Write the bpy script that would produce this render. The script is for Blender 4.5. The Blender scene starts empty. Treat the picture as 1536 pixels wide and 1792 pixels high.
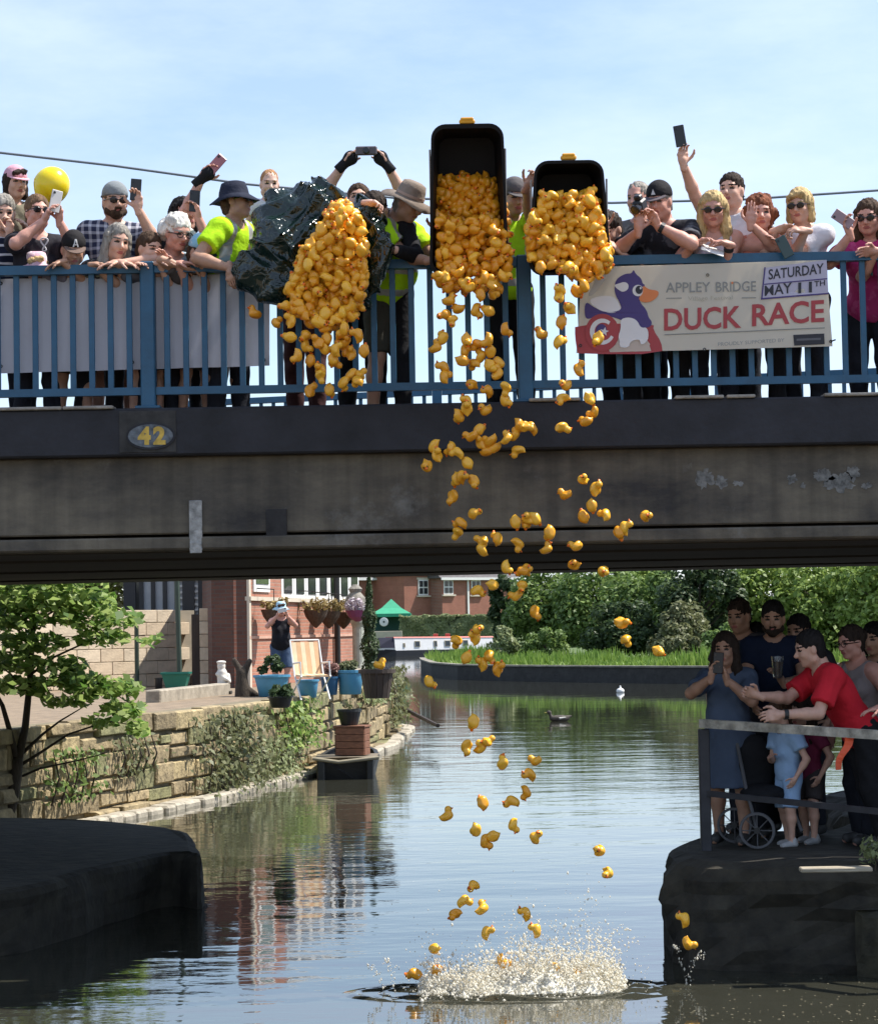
import bpy, math, random
import numpy as np
from mathutils import Vector, Matrix, noise as mnoise
R = math.radians
rng = np.random.default_rng(7)
random.seed(7)
sc = bpy.context.scene
C = sc.collection

# ------------------------------------------------------------------ camera, sky, sun, exposure
FPX = 3900.0
CAM_Z = 2.3
cam_d = bpy.data.cameras.new('camera')
cam_d.sensor_fit = 'VERTICAL'
cam_d.sensor_height = 24.0
cam_d.lens = 24.0 * FPX / 1792.0
cam_d.clip_start = 0.1
cam_d.clip_end = 6000
cam = bpy.data.objects.new('camera', cam_d)
C.objects.link(cam)
ROT = Matrix.Rotation(R(90 + 2.995), 4, 'X') @ Matrix.Rotation(R(-1.0), 4, 'Z')
cam.matrix_world = Matrix.Translation((0, 0, CAM_Z)) @ ROT
sc.camera = cam

SUN = Vector((0.60, 0.115, 0.95)).normalized()
world = bpy.data.worlds.new('World')
sc.world = world
world.use_nodes = True
wn, wl = world.node_tree.nodes, world.node_tree.links
wn.clear()
w_out = wn.new('ShaderNodeOutputWorld')
w_bg = wn.new('ShaderNodeBackground')
w_sky = wn.new('ShaderNodeTexSky')
w_sky.sky_type = 'NISHITA'
w_sky.sun_disc = False
w_sky.sun_elevation = math.asin(SUN.z)
w_sky.sun_rotation = math.atan2(SUN.x, SUN.y)
w_sky.air_density = 1.05
w_sky.dust_density = 0.35
w_sky.ozone_density = 2.2
w_tc = wn.new('ShaderNodeTexCoord')
w_map = wn.new('ShaderNodeMapping')
w_map.inputs['Scale'].default_value = (2.2, 2.2, 7.0)
w_map.inputs['Rotation'].default_value = (0.0, 0.18, 0.5)
w_noise = wn.new('ShaderNodeTexNoise')
w_noise.inputs['Scale'].default_value = 1.7
w_noise.inputs['Detail'].default_value = 7
w_noise.inputs['Roughness'].default_value = 0.62
w_ramp = wn.new('ShaderNodeValToRGB')
w_ramp.color_ramp.elements[0].position = 0.36
w_ramp.color_ramp.elements[0].color = (0.2, 0.2, 0.2, 1)
w_ramp.color_ramp.elements[1].position = 0.8
w_ramp.color_ramp.elements[1].color = (0.85, 0.85, 0.85, 1)
w_mix = wn.new('ShaderNodeMixRGB')
w_mix.inputs['Color2'].default_value = (5.2, 6.0, 7.7, 1)
wl.new(w_tc.outputs['Generated'], w_map.inputs['Vector'])
wl.new(w_map.outputs['Vector'], w_noise.inputs['Vector'])
wl.new(w_noise.outputs['Fac'], w_ramp.inputs['Fac'])
wl.new(w_ramp.outputs['Color'], w_mix.inputs['Fac'])
wl.new(w_sky.outputs['Color'], w_mix.inputs['Color1'])
wl.new(w_mix.outputs['Color'], w_bg.inputs['Color'])
w_bg.inputs['Strength'].default_value = 0.10
wl.new(w_bg.outputs['Background'], w_out.inputs['Surface'])

sun_d = bpy.data.lights.new('sun', 'SUN')
sun_d.energy = 4.2
sun_d.angle = R(0.53)
sun_d.color = (1.0, 0.95, 0.87)
sun = bpy.data.objects.new('sun', sun_d)
sun.rotation_euler = SUN.to_track_quat('Z', 'Y').to_euler()
C.objects.link(sun)

sc.view_settings.view_transform = 'Standard'
sc.view_settings.look = 'None'
sc.view_settings.gamma = 1.0
sc.view_settings.use_curve_mapping = False
sc.view_settings.exposure = 0.92
sc.render.engine = 'CYCLES'
sc.cycles.use_denoising = True
sc.cycles.max_bounces = 6
sc.cycles.diffuse_bounces = 3
sc.cycles.glossy_bounces = 3
sc.cycles.transparent_max_bounces = 6
sc.cycles.caustics_reflective = False
sc.cycles.caustics_refractive = False

# ------------------------------------------------------------------ helpers
_R3 = ROT.to_3x3()
def ray(px, py):
    return _R3 @ Vector(((px - 768) / FPX, (896 - py) / FPX, -1.0))
def P(px, py, d):
    v = ray(px, py); k = d / v.y
    return Vector((v.x * k, d, CAM_Z + v.z * k))
def G(px, py, z=0.0):
    v = ray(px, py); k = (z - CAM_Z) / v.z
    return Vector((v.x * k, v.y * k, z))

def base_of(o):
    p = Vector((0, 0, 0))
    while o is not None:
        p += o.location; o = o.parent
    return p
def thing(name, label, cat, loc=(0, 0, 0), group=None, kind=None):
    o = bpy.data.objects.new(name, None)
    C.objects.link(o)
    o.location = loc
    o.empty_display_size = 0.1
    tag(o, label, cat, group, kind)
    return o
def tag(o, label=None, cat=None, group=None, kind=None):
    if label: o['label'] = label
    if cat: o['category'] = cat
    if group: o['group'] = group
    if kind: o['kind'] = kind
    return o
def mesh_np(name, V, F, mats, fm=None, smooth=False):
    V = np.asarray(V, dtype=np.float32).reshape(-1, 3)
    me = bpy.data.meshes.new(name)
    if isinstance(F, np.ndarray) and F.ndim == 2:
        n, k = F.shape
        me.vertices.add(len(V)); me.vertices.foreach_set('co', V.ravel())
        me.loops.add(n * k); me.loops.foreach_set('vertex_index', F.astype(np.int32).ravel())
        me.polygons.add(n)
        me.polygons.foreach_set('loop_start', np.arange(0, n * k, k, dtype=np.int32))
        try:
            me.polygons.foreach_set('loop_total', np.full(n, k, dtype=np.int32))
        except Exception:
            pass
        me.update(calc_edges=True)
    else:
        me.from_pydata([tuple(v) for v in V.tolist()], [], [list(f) for f in F])
        me.update()
    for m in (mats if isinstance(mats, (list, tuple)) else [mats]):
        me.materials.append(m)
    if fm is not None:
        me.polygons.foreach_set('material_index', np.asarray(fm, dtype=np.int32))
    if smooth:
        me.polygons.foreach_set('use_smooth', np.ones(len(me.polygons), dtype=bool))
    return me
def obj(name, V, F, mats, parent=None, fm=None, smooth=False):
    """world-space vertices -> one mesh object (under parent if given)"""
    V = np.asarray(V, dtype=np.float64).reshape(-1, 3)
    loc = Vector((0, 0, 0))
    if parent is None:
        lo, hi = V.min(0), V.max(0)
        loc = Vector(((lo[0] + hi[0]) / 2, (lo[1] + hi[1]) / 2, lo[2]))
        off = loc
    else:
        off = base_of(parent)
    me = mesh_np(name, V - np.array(off), F, mats, fm, smooth)
    o = bpy.data.objects.new(name, me)
    o.location = loc
    o.parent = parent
    C.objects.link(o)
    return o
def inst(name, me, loc, rot=None, scale=1.0, parent=None):
    o = bpy.data.objects.new(name, me)
    C.objects.link(o)
    o.parent = parent
    o.location = Vector(loc) - (base_of(parent) if parent else Vector((0, 0, 0)))
    if rot is not None: o.rotation_euler = rot
    o.scale = (scale,) * 3 if not hasattr(scale, '__len__') else scale
    return o
def struct(o, label=None):
    o['kind'] = 'structure'
    if label: o['label'] = label
    return o

class MB:
    """collects shapes, builds ONE mesh"""
    def __init__(s): s.v = []; s.f = []; s.m = []
    def add(s, V, F, m=0):
        n = len(s.v)
        s.v.extend([tuple(x) for x in V]); s.f.extend([tuple(i + n for i in f) for f in F]); s.m.extend([m] * len(F))
        return s
    def box(s, c, size, rot=None, m=0, bev=0.0):
        sx, sy, sz = size[0] / 2, size[1] / 2, size[2] / 2
        if bev > 0:
            b = bev
            V = []
            for (x, y, z) in [(x, y, z) for z in (-1, 1) for y in (-1, 1) for x in (-1, 1)]:
                V += [(x * (sx - b), y * (sy - b), z * sz), (x * (sx - b), y * sy, z * (sz - b)), (x * sx, y * (sy - b), z * (sz - b))]
            import itertools
            idx = lambda x, y, z, k: (((z > 0) * 4 + (y > 0) * 2 + (x > 0)) * 3 + k)
            F = []
            for z in (-1, 1): F.append([idx(-1, -1, z, 0), idx(1, -1, z, 0), idx(1, 1, z, 0), idx(-1, 1, z, 0)][::z])
            for y in (-1, 1): F.append([idx(-1, y, -1, 1), idx(-1, y, 1, 1), idx(1, y, 1, 1), idx(1, y, -1, 1)][::y])
            for x in (-1, 1): F.append([idx(x, -1, -1, 2), idx(x, 1, -1, 2), idx(x, 1, 1, 2), idx(x, -1, 1, 2)][::x])
            for y in (-1, 1):
                for z in (-1, 1): F.append([idx(-1, y, z, 0), idx(1, y, z, 0), idx(1, y, z, 1), idx(-1, y, z, 1)][::-y * z])
            for x in (-1, 1):
                for z in (-1, 1): F.append([idx(x, -1, z, 0), idx(x, 1, z, 0), idx(x, 1, z, 2), idx(x, -1, z, 2)][::x * z])
            for x in (-1, 1):
                for y in (-1, 1): F.append([idx(x, y, -1, 1), idx(x, y, 1, 1), idx(x, y, 1, 2), idx(x, y, -1, 2)][::-x * y])
            for x in (-1, 1):
                for y in (-1, 1):
                    for z in (-1, 1): F.append([idx(x, y, z, 0), idx(x, y, z, 1), idx(x, y, z, 2)][::-x * y * z])
        else:
            V = [(x * sx, y * sy, z * sz) for z in (-1, 1) for y in (-1, 1) for x in (-1, 1)]
            F = [(0, 2, 3, 1), (4, 5, 7, 6), (0, 1, 5, 4), (2, 6, 7, 3), (0, 4, 6, 2), (1, 3, 7, 5)]
        V = [Vector(v) for v in V]
        if rot is not None: V = [rot @ v for v in V]
        c = Vector(c)
        return s.add([c + v for v in V], F, m)
    def hexa(s, lo, hi, m=0):
        """lo, hi: four points each (quad below, quad above, same order)"""
        return s.add(list(lo) + list(hi), [(3, 2, 1, 0), (4, 5, 6, 7), (0, 1, 5, 4), (1, 2, 6, 5), (2, 3, 7, 6), (3, 0, 4, 7)], m)
    def tube(s, pts, rad, n=8, m=0, cap=True):
        pts = [Vector(p) for p in pts]
        if not hasattr(rad, '__len__'): rad = [rad] * len(pts)
        V = []; F = []
        up = Vector((0.13, 0.31, 0.94))
        for i, p in enumerate(pts):
            t = (pts[min(i + 1, len(pts) - 1)] - pts[max(i - 1, 0)]).normalized()
            a = t.cross(up)
            if a.length < 0.05: a = t.cross(Vector((1, 0, 0)))
            a.normalize(); b = t.cross(a)
            for k in range(n):
                th = 2 * math.pi * k / n
                V.append(p + (a * math.cos(th) + b * math.sin(th)) * rad[i])
        for i in range(len(pts) - 1):
            for k in range(n):
                k2 = (k + 1) % n
                F.append((i * n + k, i * n + k2, (i + 1) * n + k2, (i + 1) * n + k))
        if cap:
            F.append(tuple(range(n))[::-1]); F.append(tuple((len(pts) - 1) * n + k for k in range(n)))
        return s.add(V, F, m)
    def lathe(s, prof, c=(0, 0, 0), n=20, m=0, sx=1.0, sy=1.0, rot=None, close=False):
        V = []; F = []
        c = Vector(c)
        for (r, z) in prof:
            for k in range(n):
                th = 2 * math.pi * k / n
                v = Vector((r * math.cos(th) * sx, r * math.sin(th) * sy, z))
                V.append(c + (rot @ v if rot is not None else v))
        for i in range(len(prof) - 1):
            for k in range(n):
                k2 = (k + 1) % n
                F.append((i * n + k, i * n + k2, (i + 1) * n + k2, (i + 1) * n + k))
        if close:
            F.append(tuple(range(n))[::-1]); F.append(tuple((len(prof) - 1) * n + k for k in range(n)))
        return s.add(V, F, m)
    def prism(s, poly, z0, z1, m=0):
        n = len(poly)
        V = [(p[0], p[1], z0) for p in poly] + [(p[0], p[1], z1) for p in poly]
        F = [tuple(range(n))[::-1], tuple(range(n, 2 * n))] + [(i, (i + 1) % n, n + (i + 1) % n, n + i) for i in range(n)]
        return s.add(V, F, m)
    def build(s, name, mats, parent=None, smooth=False):
        return obj(name, s.v, s.f, mats, parent, s.m if isinstance(mats, (list, tuple)) else None, smooth)

# ------------------------------------------------------------------ materials
_mc = {}
def mat(key, rgb, rough=0.7, var=0.15, scale=6.0, bump=0.0, bscale=30.0, metal=0.0, spec=0.5, coat=0.0, sss=0.0, aniso=None, trans=0.0, vtype='noise', rgb2=None):
    if key in _mc: return _mc[key]
    m = bpy.data.materials.new(key); m.use_nodes = True
    nt = m.node_tree; N = nt.nodes; L = nt.links
    b = N['Principled BSDF']
    b.inputs['Roughness'].default_value = rough
    b.inputs['Metallic'].default_value = metal
    b.inputs['Specular IOR Level'].default_value = spec
    if coat: b.inputs['Coat Weight'].default_value = coat; b.inputs['Coat Roughness'].default_value = 0.1
    if sss:
        b.inputs['Subsurface Weight'].default_value = sss
        b.inputs['Subsurface Radius'].default_value = (0.012, 0.005, 0.003)
    tc = N.new('ShaderNodeTexCoord')
    mp = N.new('ShaderNodeMapping'); L.new(tc.outputs['Object'], mp.inputs['Vector'])
    if aniso: mp.inputs['Scale'].default_value = aniso
    nz = N.new('ShaderNodeTexNoise'); nz.inputs['Scale'].default_value = scale; nz.inputs['Detail'].default_value = 6; nz.inputs['Roughness'].default_value = 0.6
    L.new(mp.outputs['Vector'], nz.inputs['Vector'])
    rp = N.new('ShaderNodeValToRGB')
    lo = [max(0, c * (1 - var)) for c in rgb]; hi = [min(1, c * (1 + var)) for c in rgb]
    if rgb2 is not None: lo = rgb; hi = rgb2
    rp.color_ramp.elements[0].position = 0.3; rp.color_ramp.elements[0].color = (*lo, 1)
    rp.color_ramp.elements[1].position = 0.7; rp.color_ramp.elements[1].color = (*hi, 1)
    L.new(nz.outputs['Fac'], rp.inputs['Fac'])
    L.new(rp.outputs['Color'], b.inputs['Base Color'])
    if bump:
        bp = N.new('ShaderNodeBump'); bp.inputs['Strength'].default_value = min(1.0, bump); bp.inputs['Distance'].default_value = 0.02
        n2 = N.new('ShaderNodeTexNoise'); n2.inputs['Scale'].default_value = bscale; n2.inputs['Detail'].default_value = 5
        L.new(mp.outputs['Vector'], n2.inputs['Vector']); L.new(n2.outputs['Fac'], bp.inputs['Height'])
        L.new(bp.outputs['Normal'], b.inputs['Normal'])
    _mc[key] = m
    return m
def leafmat(key, rgb, rgb2, trans=0.35, rough=0.5):
    if key in _mc: return _mc[key]
    m = bpy.data.materials.new(key); m.use_nodes = True
    nt = m.node_tree; N = nt.nodes; L = nt.links
    b = N['Principled BSDF']; out = N['Material Output']
    g = N.new('ShaderNodeNewGeometry')
    rp = N.new('ShaderNodeValToRGB')
    rp.color_ramp.elements[0].color = (*rgb, 1); rp.color_ramp.elements[1].color = (*rgb2, 1)
    L.new(g.outputs['Random Per Island'], rp.inputs['Fac'])
    L.new(rp.outputs['Color'], b.inputs['Base Color'])
    b.inputs['Roughness'].default_value = rough
    b.inputs['Specular IOR Level'].default_value = 0.3
    t = N.new('ShaderNodeBsdfTranslucent'); L.new(rp.outputs['Color'], t.inputs['Color'])
    mx = N.new('ShaderNodeMixShader'); mx.inputs['Fac'].default_value = trans
    L.new(b.outputs['BSDF'], mx.inputs[1]); L.new(t.outputs['BSDF'], mx.inputs[2])
    L.new(mx.outputs['Shader'], out.inputs['Surface'])
    _mc[key] = m
    return m
def brickmat(key, c1, c2, mortar, scale=1.0, rotz=0.0, rough=0.85):
    """UV-less brick: object coordinates, x' along the wall (after rotz), z up"""
    if key in _mc: return _mc[key]
    m = bpy.data.materials.new(key); m.use_nodes = True
    nt = m.node_tree; N = nt.nodes; L = nt.links
    b = N['Principled BSDF']; b.inputs['Roughness'].default_value = rough
    tc = N.new('ShaderNodeTexCoord')
    mp = N.new('ShaderNodeMapping'); mp.vector_type = 'POINT'
    mp.inputs['Rotation'].default_value = (0, 0, -rotz)
    L.new(tc.outputs['Object'], mp.inputs['Vector'])
    sp = N.new('ShaderNodeSeparateXYZ'); L.new(mp.outputs['Vector'], sp.inputs['Vector'])
    cb = N.new('ShaderNodeCombineXYZ'); L.new(sp.outputs['X'], cb.inputs['X']); L.new(sp.outputs['Z'], cb.inputs['Y'])
    bt = N.new('ShaderNodeTexBrick')
    bt.inputs['Scale'].default_value = scale
    bt.inputs['Brick Width'].default_value = 0.225; bt.inputs['Row Height'].default_value = 0.075
    bt.inputs['Mortar Size'].default_value = 0.009; bt.inputs['Mortar Smooth'].default_value = 0.2
    bt.inputs['Color1'].default_value = (*c1, 1); bt.inputs['Color2'].default_value = (*c2, 1); bt.inputs['Mortar'].default_value = (*mortar, 1)
    L.new(cb.outputs['Vector'], bt.inputs['Vector'])
    nz = N.new('ShaderNodeTexNoise'); nz.inputs['Scale'].default_value = 1.3; nz.inputs['Detail'].default_value = 6
    L.new(tc.outputs['Object'], nz.inputs['Vector'])
    mx = N.new('ShaderNodeMixRGB'); mx.blend_type = 'MULTIPLY'; mx.inputs['Fac'].default_value = 0.45
    L.new(bt.outputs['Color'], mx.inputs['Color1']); L.new(nz.outputs['Fac'], mx.inputs['Color2'])
    L.new(mx.outputs['Color'], b.inputs['Base Color'])
    bp = N.new('ShaderNodeBump'); bp.inputs['Strength'].default_value = 0.6; bp.inputs['Distance'].default_value = 0.01; bp.invert = True
    L.new(bt.outputs['Fac'], bp.inputs['Height']); L.new(bp.outputs['Normal'], b.inputs['Normal'])
    _mc[key] = m
    return m

# ------------------------------------------------------------------ implicit surfaces
def surfnet(F, org, h):
    """naive surface nets; F<0 inside. returns V, quads"""
    S = F < 0
    nx, ny, nz = F.shape
    cs = np.zeros((nx - 1, ny - 1, nz - 1), dtype=np.int16)
    for dx in (0, 1):
        for dy in (0, 1):
            for dz in (0, 1):
                cs += S[dx:nx - 1 + dx, dy:ny - 1 + dy, dz:nz - 1 + dz]
    act = (cs > 0) & (cs < 8)
    idx = np.argwhere(act)
    if len(idx) == 0: return np.zeros((0, 3)), np.zeros((0, 4), int)
    num = np.full(act.shape, -1, dtype=np.int64)
    num[act] = np.arange(len(idx))
    acc = np.zeros((len(idx), 3)); cnt = np.zeros(len(idx))
    i, j, k = idx.T
    corners = [(0, 0, 0), (1, 0, 0), (0, 1, 0), (1, 1, 0), (0, 0, 1), (1, 0, 1), (0, 1, 1), (1, 1, 1)]
    fv = [F[i + a, j + b, k + c] for a, b, c in corners]
    for a, b in [(0, 1), (2, 3), (4, 5), (6, 7), (0, 2), (1, 3), (4, 6), (5, 7), (0, 4), (1, 5), (2, 6), (3, 7)]:
        fa, fb = fv[a], fv[b]
        cr = (fa < 0) != (fb < 0)
        t = np.where(cr, fa / np.where(cr, fa - fb, 1), 0)
        pa = np.array(corners[a]); pb = np.array(corners[b])
        acc += np.where(cr[:, None], pa + t[:, None] * (pb - pa), 0); cnt += cr
    V = (idx + acc / cnt[:, None]) * h + np.asarray(org)
    Q = []
    sx = S[:-1, 1:-1, 1:-1] != S[1:, 1:-1, 1:-1]
    e = np.argwhere(sx); a, b, c = e[:, 0], e[:, 1] + 1, e[:, 2] + 1
    q = np.stack([num[a, b - 1, c - 1], num[a, b, c - 1], num[a, b, c], num[a, b - 1, c]], 1); fl = S[a, b, c]
    Q.append(np.where(fl[:, None], q, q[:, ::-1]))
    sy = S[1:-1, :-1, 1:-1] != S[1:-1, 1:, 1:-1]
    e = np.argwhere(sy); a, b, c = e[:, 0] + 1, e[:, 1], e[:, 2] + 1
    q = np.stack([num[a - 1, b, c - 1], num[a - 1, b, c], num[a, b, c], num[a, b, c - 1]], 1); fl = S[a, b, c]
    Q.append(np.where(fl[:, None], q, q[:, ::-1]))
    sz = S[1:-1, 1:-1, :-1] != S[1:-1, 1:-1, 1:]
    e = np.argwhere(sz); a, b, c = e[:, 0] + 1, e[:, 1] + 1, e[:, 2]
    q = np.stack([num[a - 1, b - 1, c], num[a, b - 1, c], num[a, b, c], num[a - 1, b, c]], 1); fl = S[a, b, c]
    Q.append(np.where(fl[:, None], q, q[:, ::-1]))
    return V, np.concatenate(Q)

class SDF:
    """list of primitives, smooth union in order; evaluated locally on a grid"""
    def __init__(s): s.p = []
    def cap(s, a, b, ra, rb=None, k=0.03, cut0=False, cut1=False, op='u'):
        s.p.append(('c', np.array(a, float), np.array(b, float), float(ra), float(ra if rb is None else rb), k, cut0, cut1, op)); return s
    def ell(s, c, r, M=None, k=0.03, op='u'):
        s.p.append(('e', np.array(c, float), np.array(r, float), None if M is None else np.array(M, float), k, op)); return s
    def plane(s, o, n):                       # keep the side against n
        s.p.append(('p', np.array(o, float), np.array(n, float))); return s
    def bounds(s, pad):
        lo = np.full(3, 1e9); hi = -lo
        for p in s.p:
            if p[0] == 'c' and p[8] == 'u':
                r = max(p[3], p[4]); lo = np.minimum(lo, np.minimum(p[1], p[2]) - r); hi = np.maximum(hi, np.maximum(p[1], p[2]) + r)
            elif p[0] == 'e' and p[5] == 'u':
                r = p[2].max() if p[3] is not None else p[2]; lo = np.minimum(lo, p[1] - r); hi = np.maximum(hi, p[1] + r)
        return lo - pad, hi + pad
    def mesh(s, h, disp=None):
        lo, hi = s.bounds(h * 2.5)
        n = np.ceil((hi - lo) / h).astype(int) + 1
        ax = [lo[d] + np.arange(n[d]) * h for d in range(3)]
        F = np.full(n, 0.5)
        for p in s.p:
            if p[0] == 'p':
                X = (ax[0][:, None, None] - p[1][0]) * p[2][0] + (ax[1][None, :, None] - p[1][1]) * p[2][1] + (ax[2][None, None, :] - p[1][2]) * p[2][2]
                F = np.maximum(F, X); continue
            if p[0] == 'c':
                r = max(p[3], p[4]) + p[5] * 1.2 + 3 * h
                l0, h0 = np.minimum(p[1], p[2]) - r, np.maximum(p[1], p[2]) + r
            else:
                r = (p[2].max() if p[3] is not None else p[2]) + p[4] * 1.2 + 3 * h
                l0, h0 = p[1] - r, p[1] + r
            a = np.clip(np.floor((l0 - lo) / h).astype(int), 0, n); b = np.clip(np.ceil((h0 - lo) / h).astype(int) + 1, 0, n)
            if (b <= a).any(): continue
            X = ax[0][a[0]:b[0], None, None]; Y = ax[1][None, a[1]:b[1], None]; Z = ax[2][None, None, a[2]:b[2]]
            if p[0] == 'c':
                A, B = p[1], p[2]; d = B - A; dd = max(d @ d, 1e-9)
                t0 = ((X - A[0]) * d[0] + (Y - A[1]) * d[1] + (Z - A[2]) * d[2]) / dd
                t = np.clip(t0, 0, 1)
                D = np.sqrt((X - A[0] - t * d[0]) ** 2 + (Y - A[1] - t * d[1]) ** 2 + (Z - A[2] - t * d[2]) ** 2) - (p[3] + (p[4] - p[3]) * t)
                L = math.sqrt(dd)
                if p[7]: D = np.maximum(D, (t0 - 1) * L)
                if p[6]: D = np.maximum(D, -t0 * L)
                k, op = p[5], p[8]
            else:
                c, rr, M = p[1], p[2], p[3]
                x, y, z = X - c[0], Y - c[1], Z - c[2]
                if M is not None:
                    x, y, z = (x * M[0, 0] + y * M[1, 0] + z * M[2, 0]), (x * M[0, 1] + y * M[1, 1] + z * M[2, 1]), (x * M[0, 2] + y * M[1, 2] + z * M[2, 2])
                k0 = np.sqrt((x / rr[0]) ** 2 + (y / rr[1]) ** 2 + (z / rr[2]) ** 2)
                k1 = np.sqrt((x / rr[0] ** 2) ** 2 + (y / rr[1] ** 2) ** 2 + (z / rr[2] ** 2) ** 2) + 1e-9
                D = k0 * (k0 - 1) / k1
                k, op = p[4], p[5]
            f = F[a[0]:b[0], a[1]:b[1], a[2]:b[2]]
            if op == 'u':
                hh = np.clip(0.5 + 0.5 * (f - D) / k, 0, 1)
                g = f + (D - f) * hh - k * hh * (1 - hh)
            else:
                D = -D
                hh = np.clip(0.5 - 0.5 * (f - D) / k, 0, 1)
                g = f + (D - f) * hh + k * hh * (1 - hh)
            F[a[0]:b[0], a[1]:b[1], a[2]:b[2]] = g
        if disp is not None:
            F = F + disp(ax[0][:, None, None], ax[1][None, :, None], ax[2][None, None, :])
        return surfnet(F, lo, h)

def leaf_cloud(pts, nrm, size, jit=0.5, fold=0.0, aspect=0.6, seed=1):
    g = np.random.default_rng(seed)
    n = len(pts)
    d = nrm + g.normal(0, jit, (n, 3)); d /= np.linalg.norm(d, axis=1, keepdims=True) + 1e-9
    a = np.cross(d, g.normal(0, 1, (n, 3))); a /= np.linalg.norm(a, axis=1, keepdims=True) + 1e-9
    b = np.cross(d, a)
    s = size * g.uniform(0.6, 1.35, (n, 1))
    V = np.stack([pts - a * s, pts + b * s * aspect + d * s * fold, pts + a * s, pts - b * s * aspect + d * s * fold], 1).reshape(-1, 3)
    return V, np.arange(4 * n).reshape(n, 4)
def clump_points(c, rad, n_cl, per, cl_r, seed, flat=1.0, shell=0.55, bottom=-0.6):
    g = np.random.default_rng(seed)
    c = np.asarray(c, float); rad = np.asarray(rad, float)
    u = g.normal(0, 1, (n_cl, 3)); u /= np.linalg.norm(u, axis=1, keepdims=True)
    u[:, 2] = np.maximum(u[:, 2], bottom)
    cc = c + u * rad * g.uniform(shell, 0.92, (n_cl, 1))
    v = g.normal(0, 1, (n_cl, per, 3)); v /= np.linalg.norm(v, axis=2, keepdims=True)
    rr = cl_r * g.uniform(0.6, 1.3, (n_cl, 1, 1)) * g.uniform(0.45, 1.0, (n_cl, per, 1)) ** 0.5
    p = cc[:, None, :] + v * rr * np.array([1, 1, flat])
    nr = v * 0.8 + np.array([0, 0, 0.5])
    return p.reshape(-1, 3), nr.reshape(-1, 3)

def text_mesh(s, size=1.0, bold=0.0, xs=1.0):
    cu = bpy.data.curves.new('lettering', 'FONT')
    cu.body = s; cu.size = size; cu.offset = bold; cu.resolution_u = 3
    o = bpy.data.objects.new('lettering', cu); C.objects.link(o)
    dg = bpy.context.evaluated_depsgraph_get()
    me = bpy.data.meshes.new_from_object(o.evaluated_get(dg))
    V = np.array([v.co[:] for v in me.vertices]).reshape(-1, 3)
    F = [tuple(p.vertices) for p in me.polygons]
    bpy.data.objects.remove(o); bpy.data.curves.remove(cu); bpy.data.meshes.remove(me)
    if len(V):
        V[:, 0] -= V[:, 0].min()
        V[:, 0] *= xs
    return V, F
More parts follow.
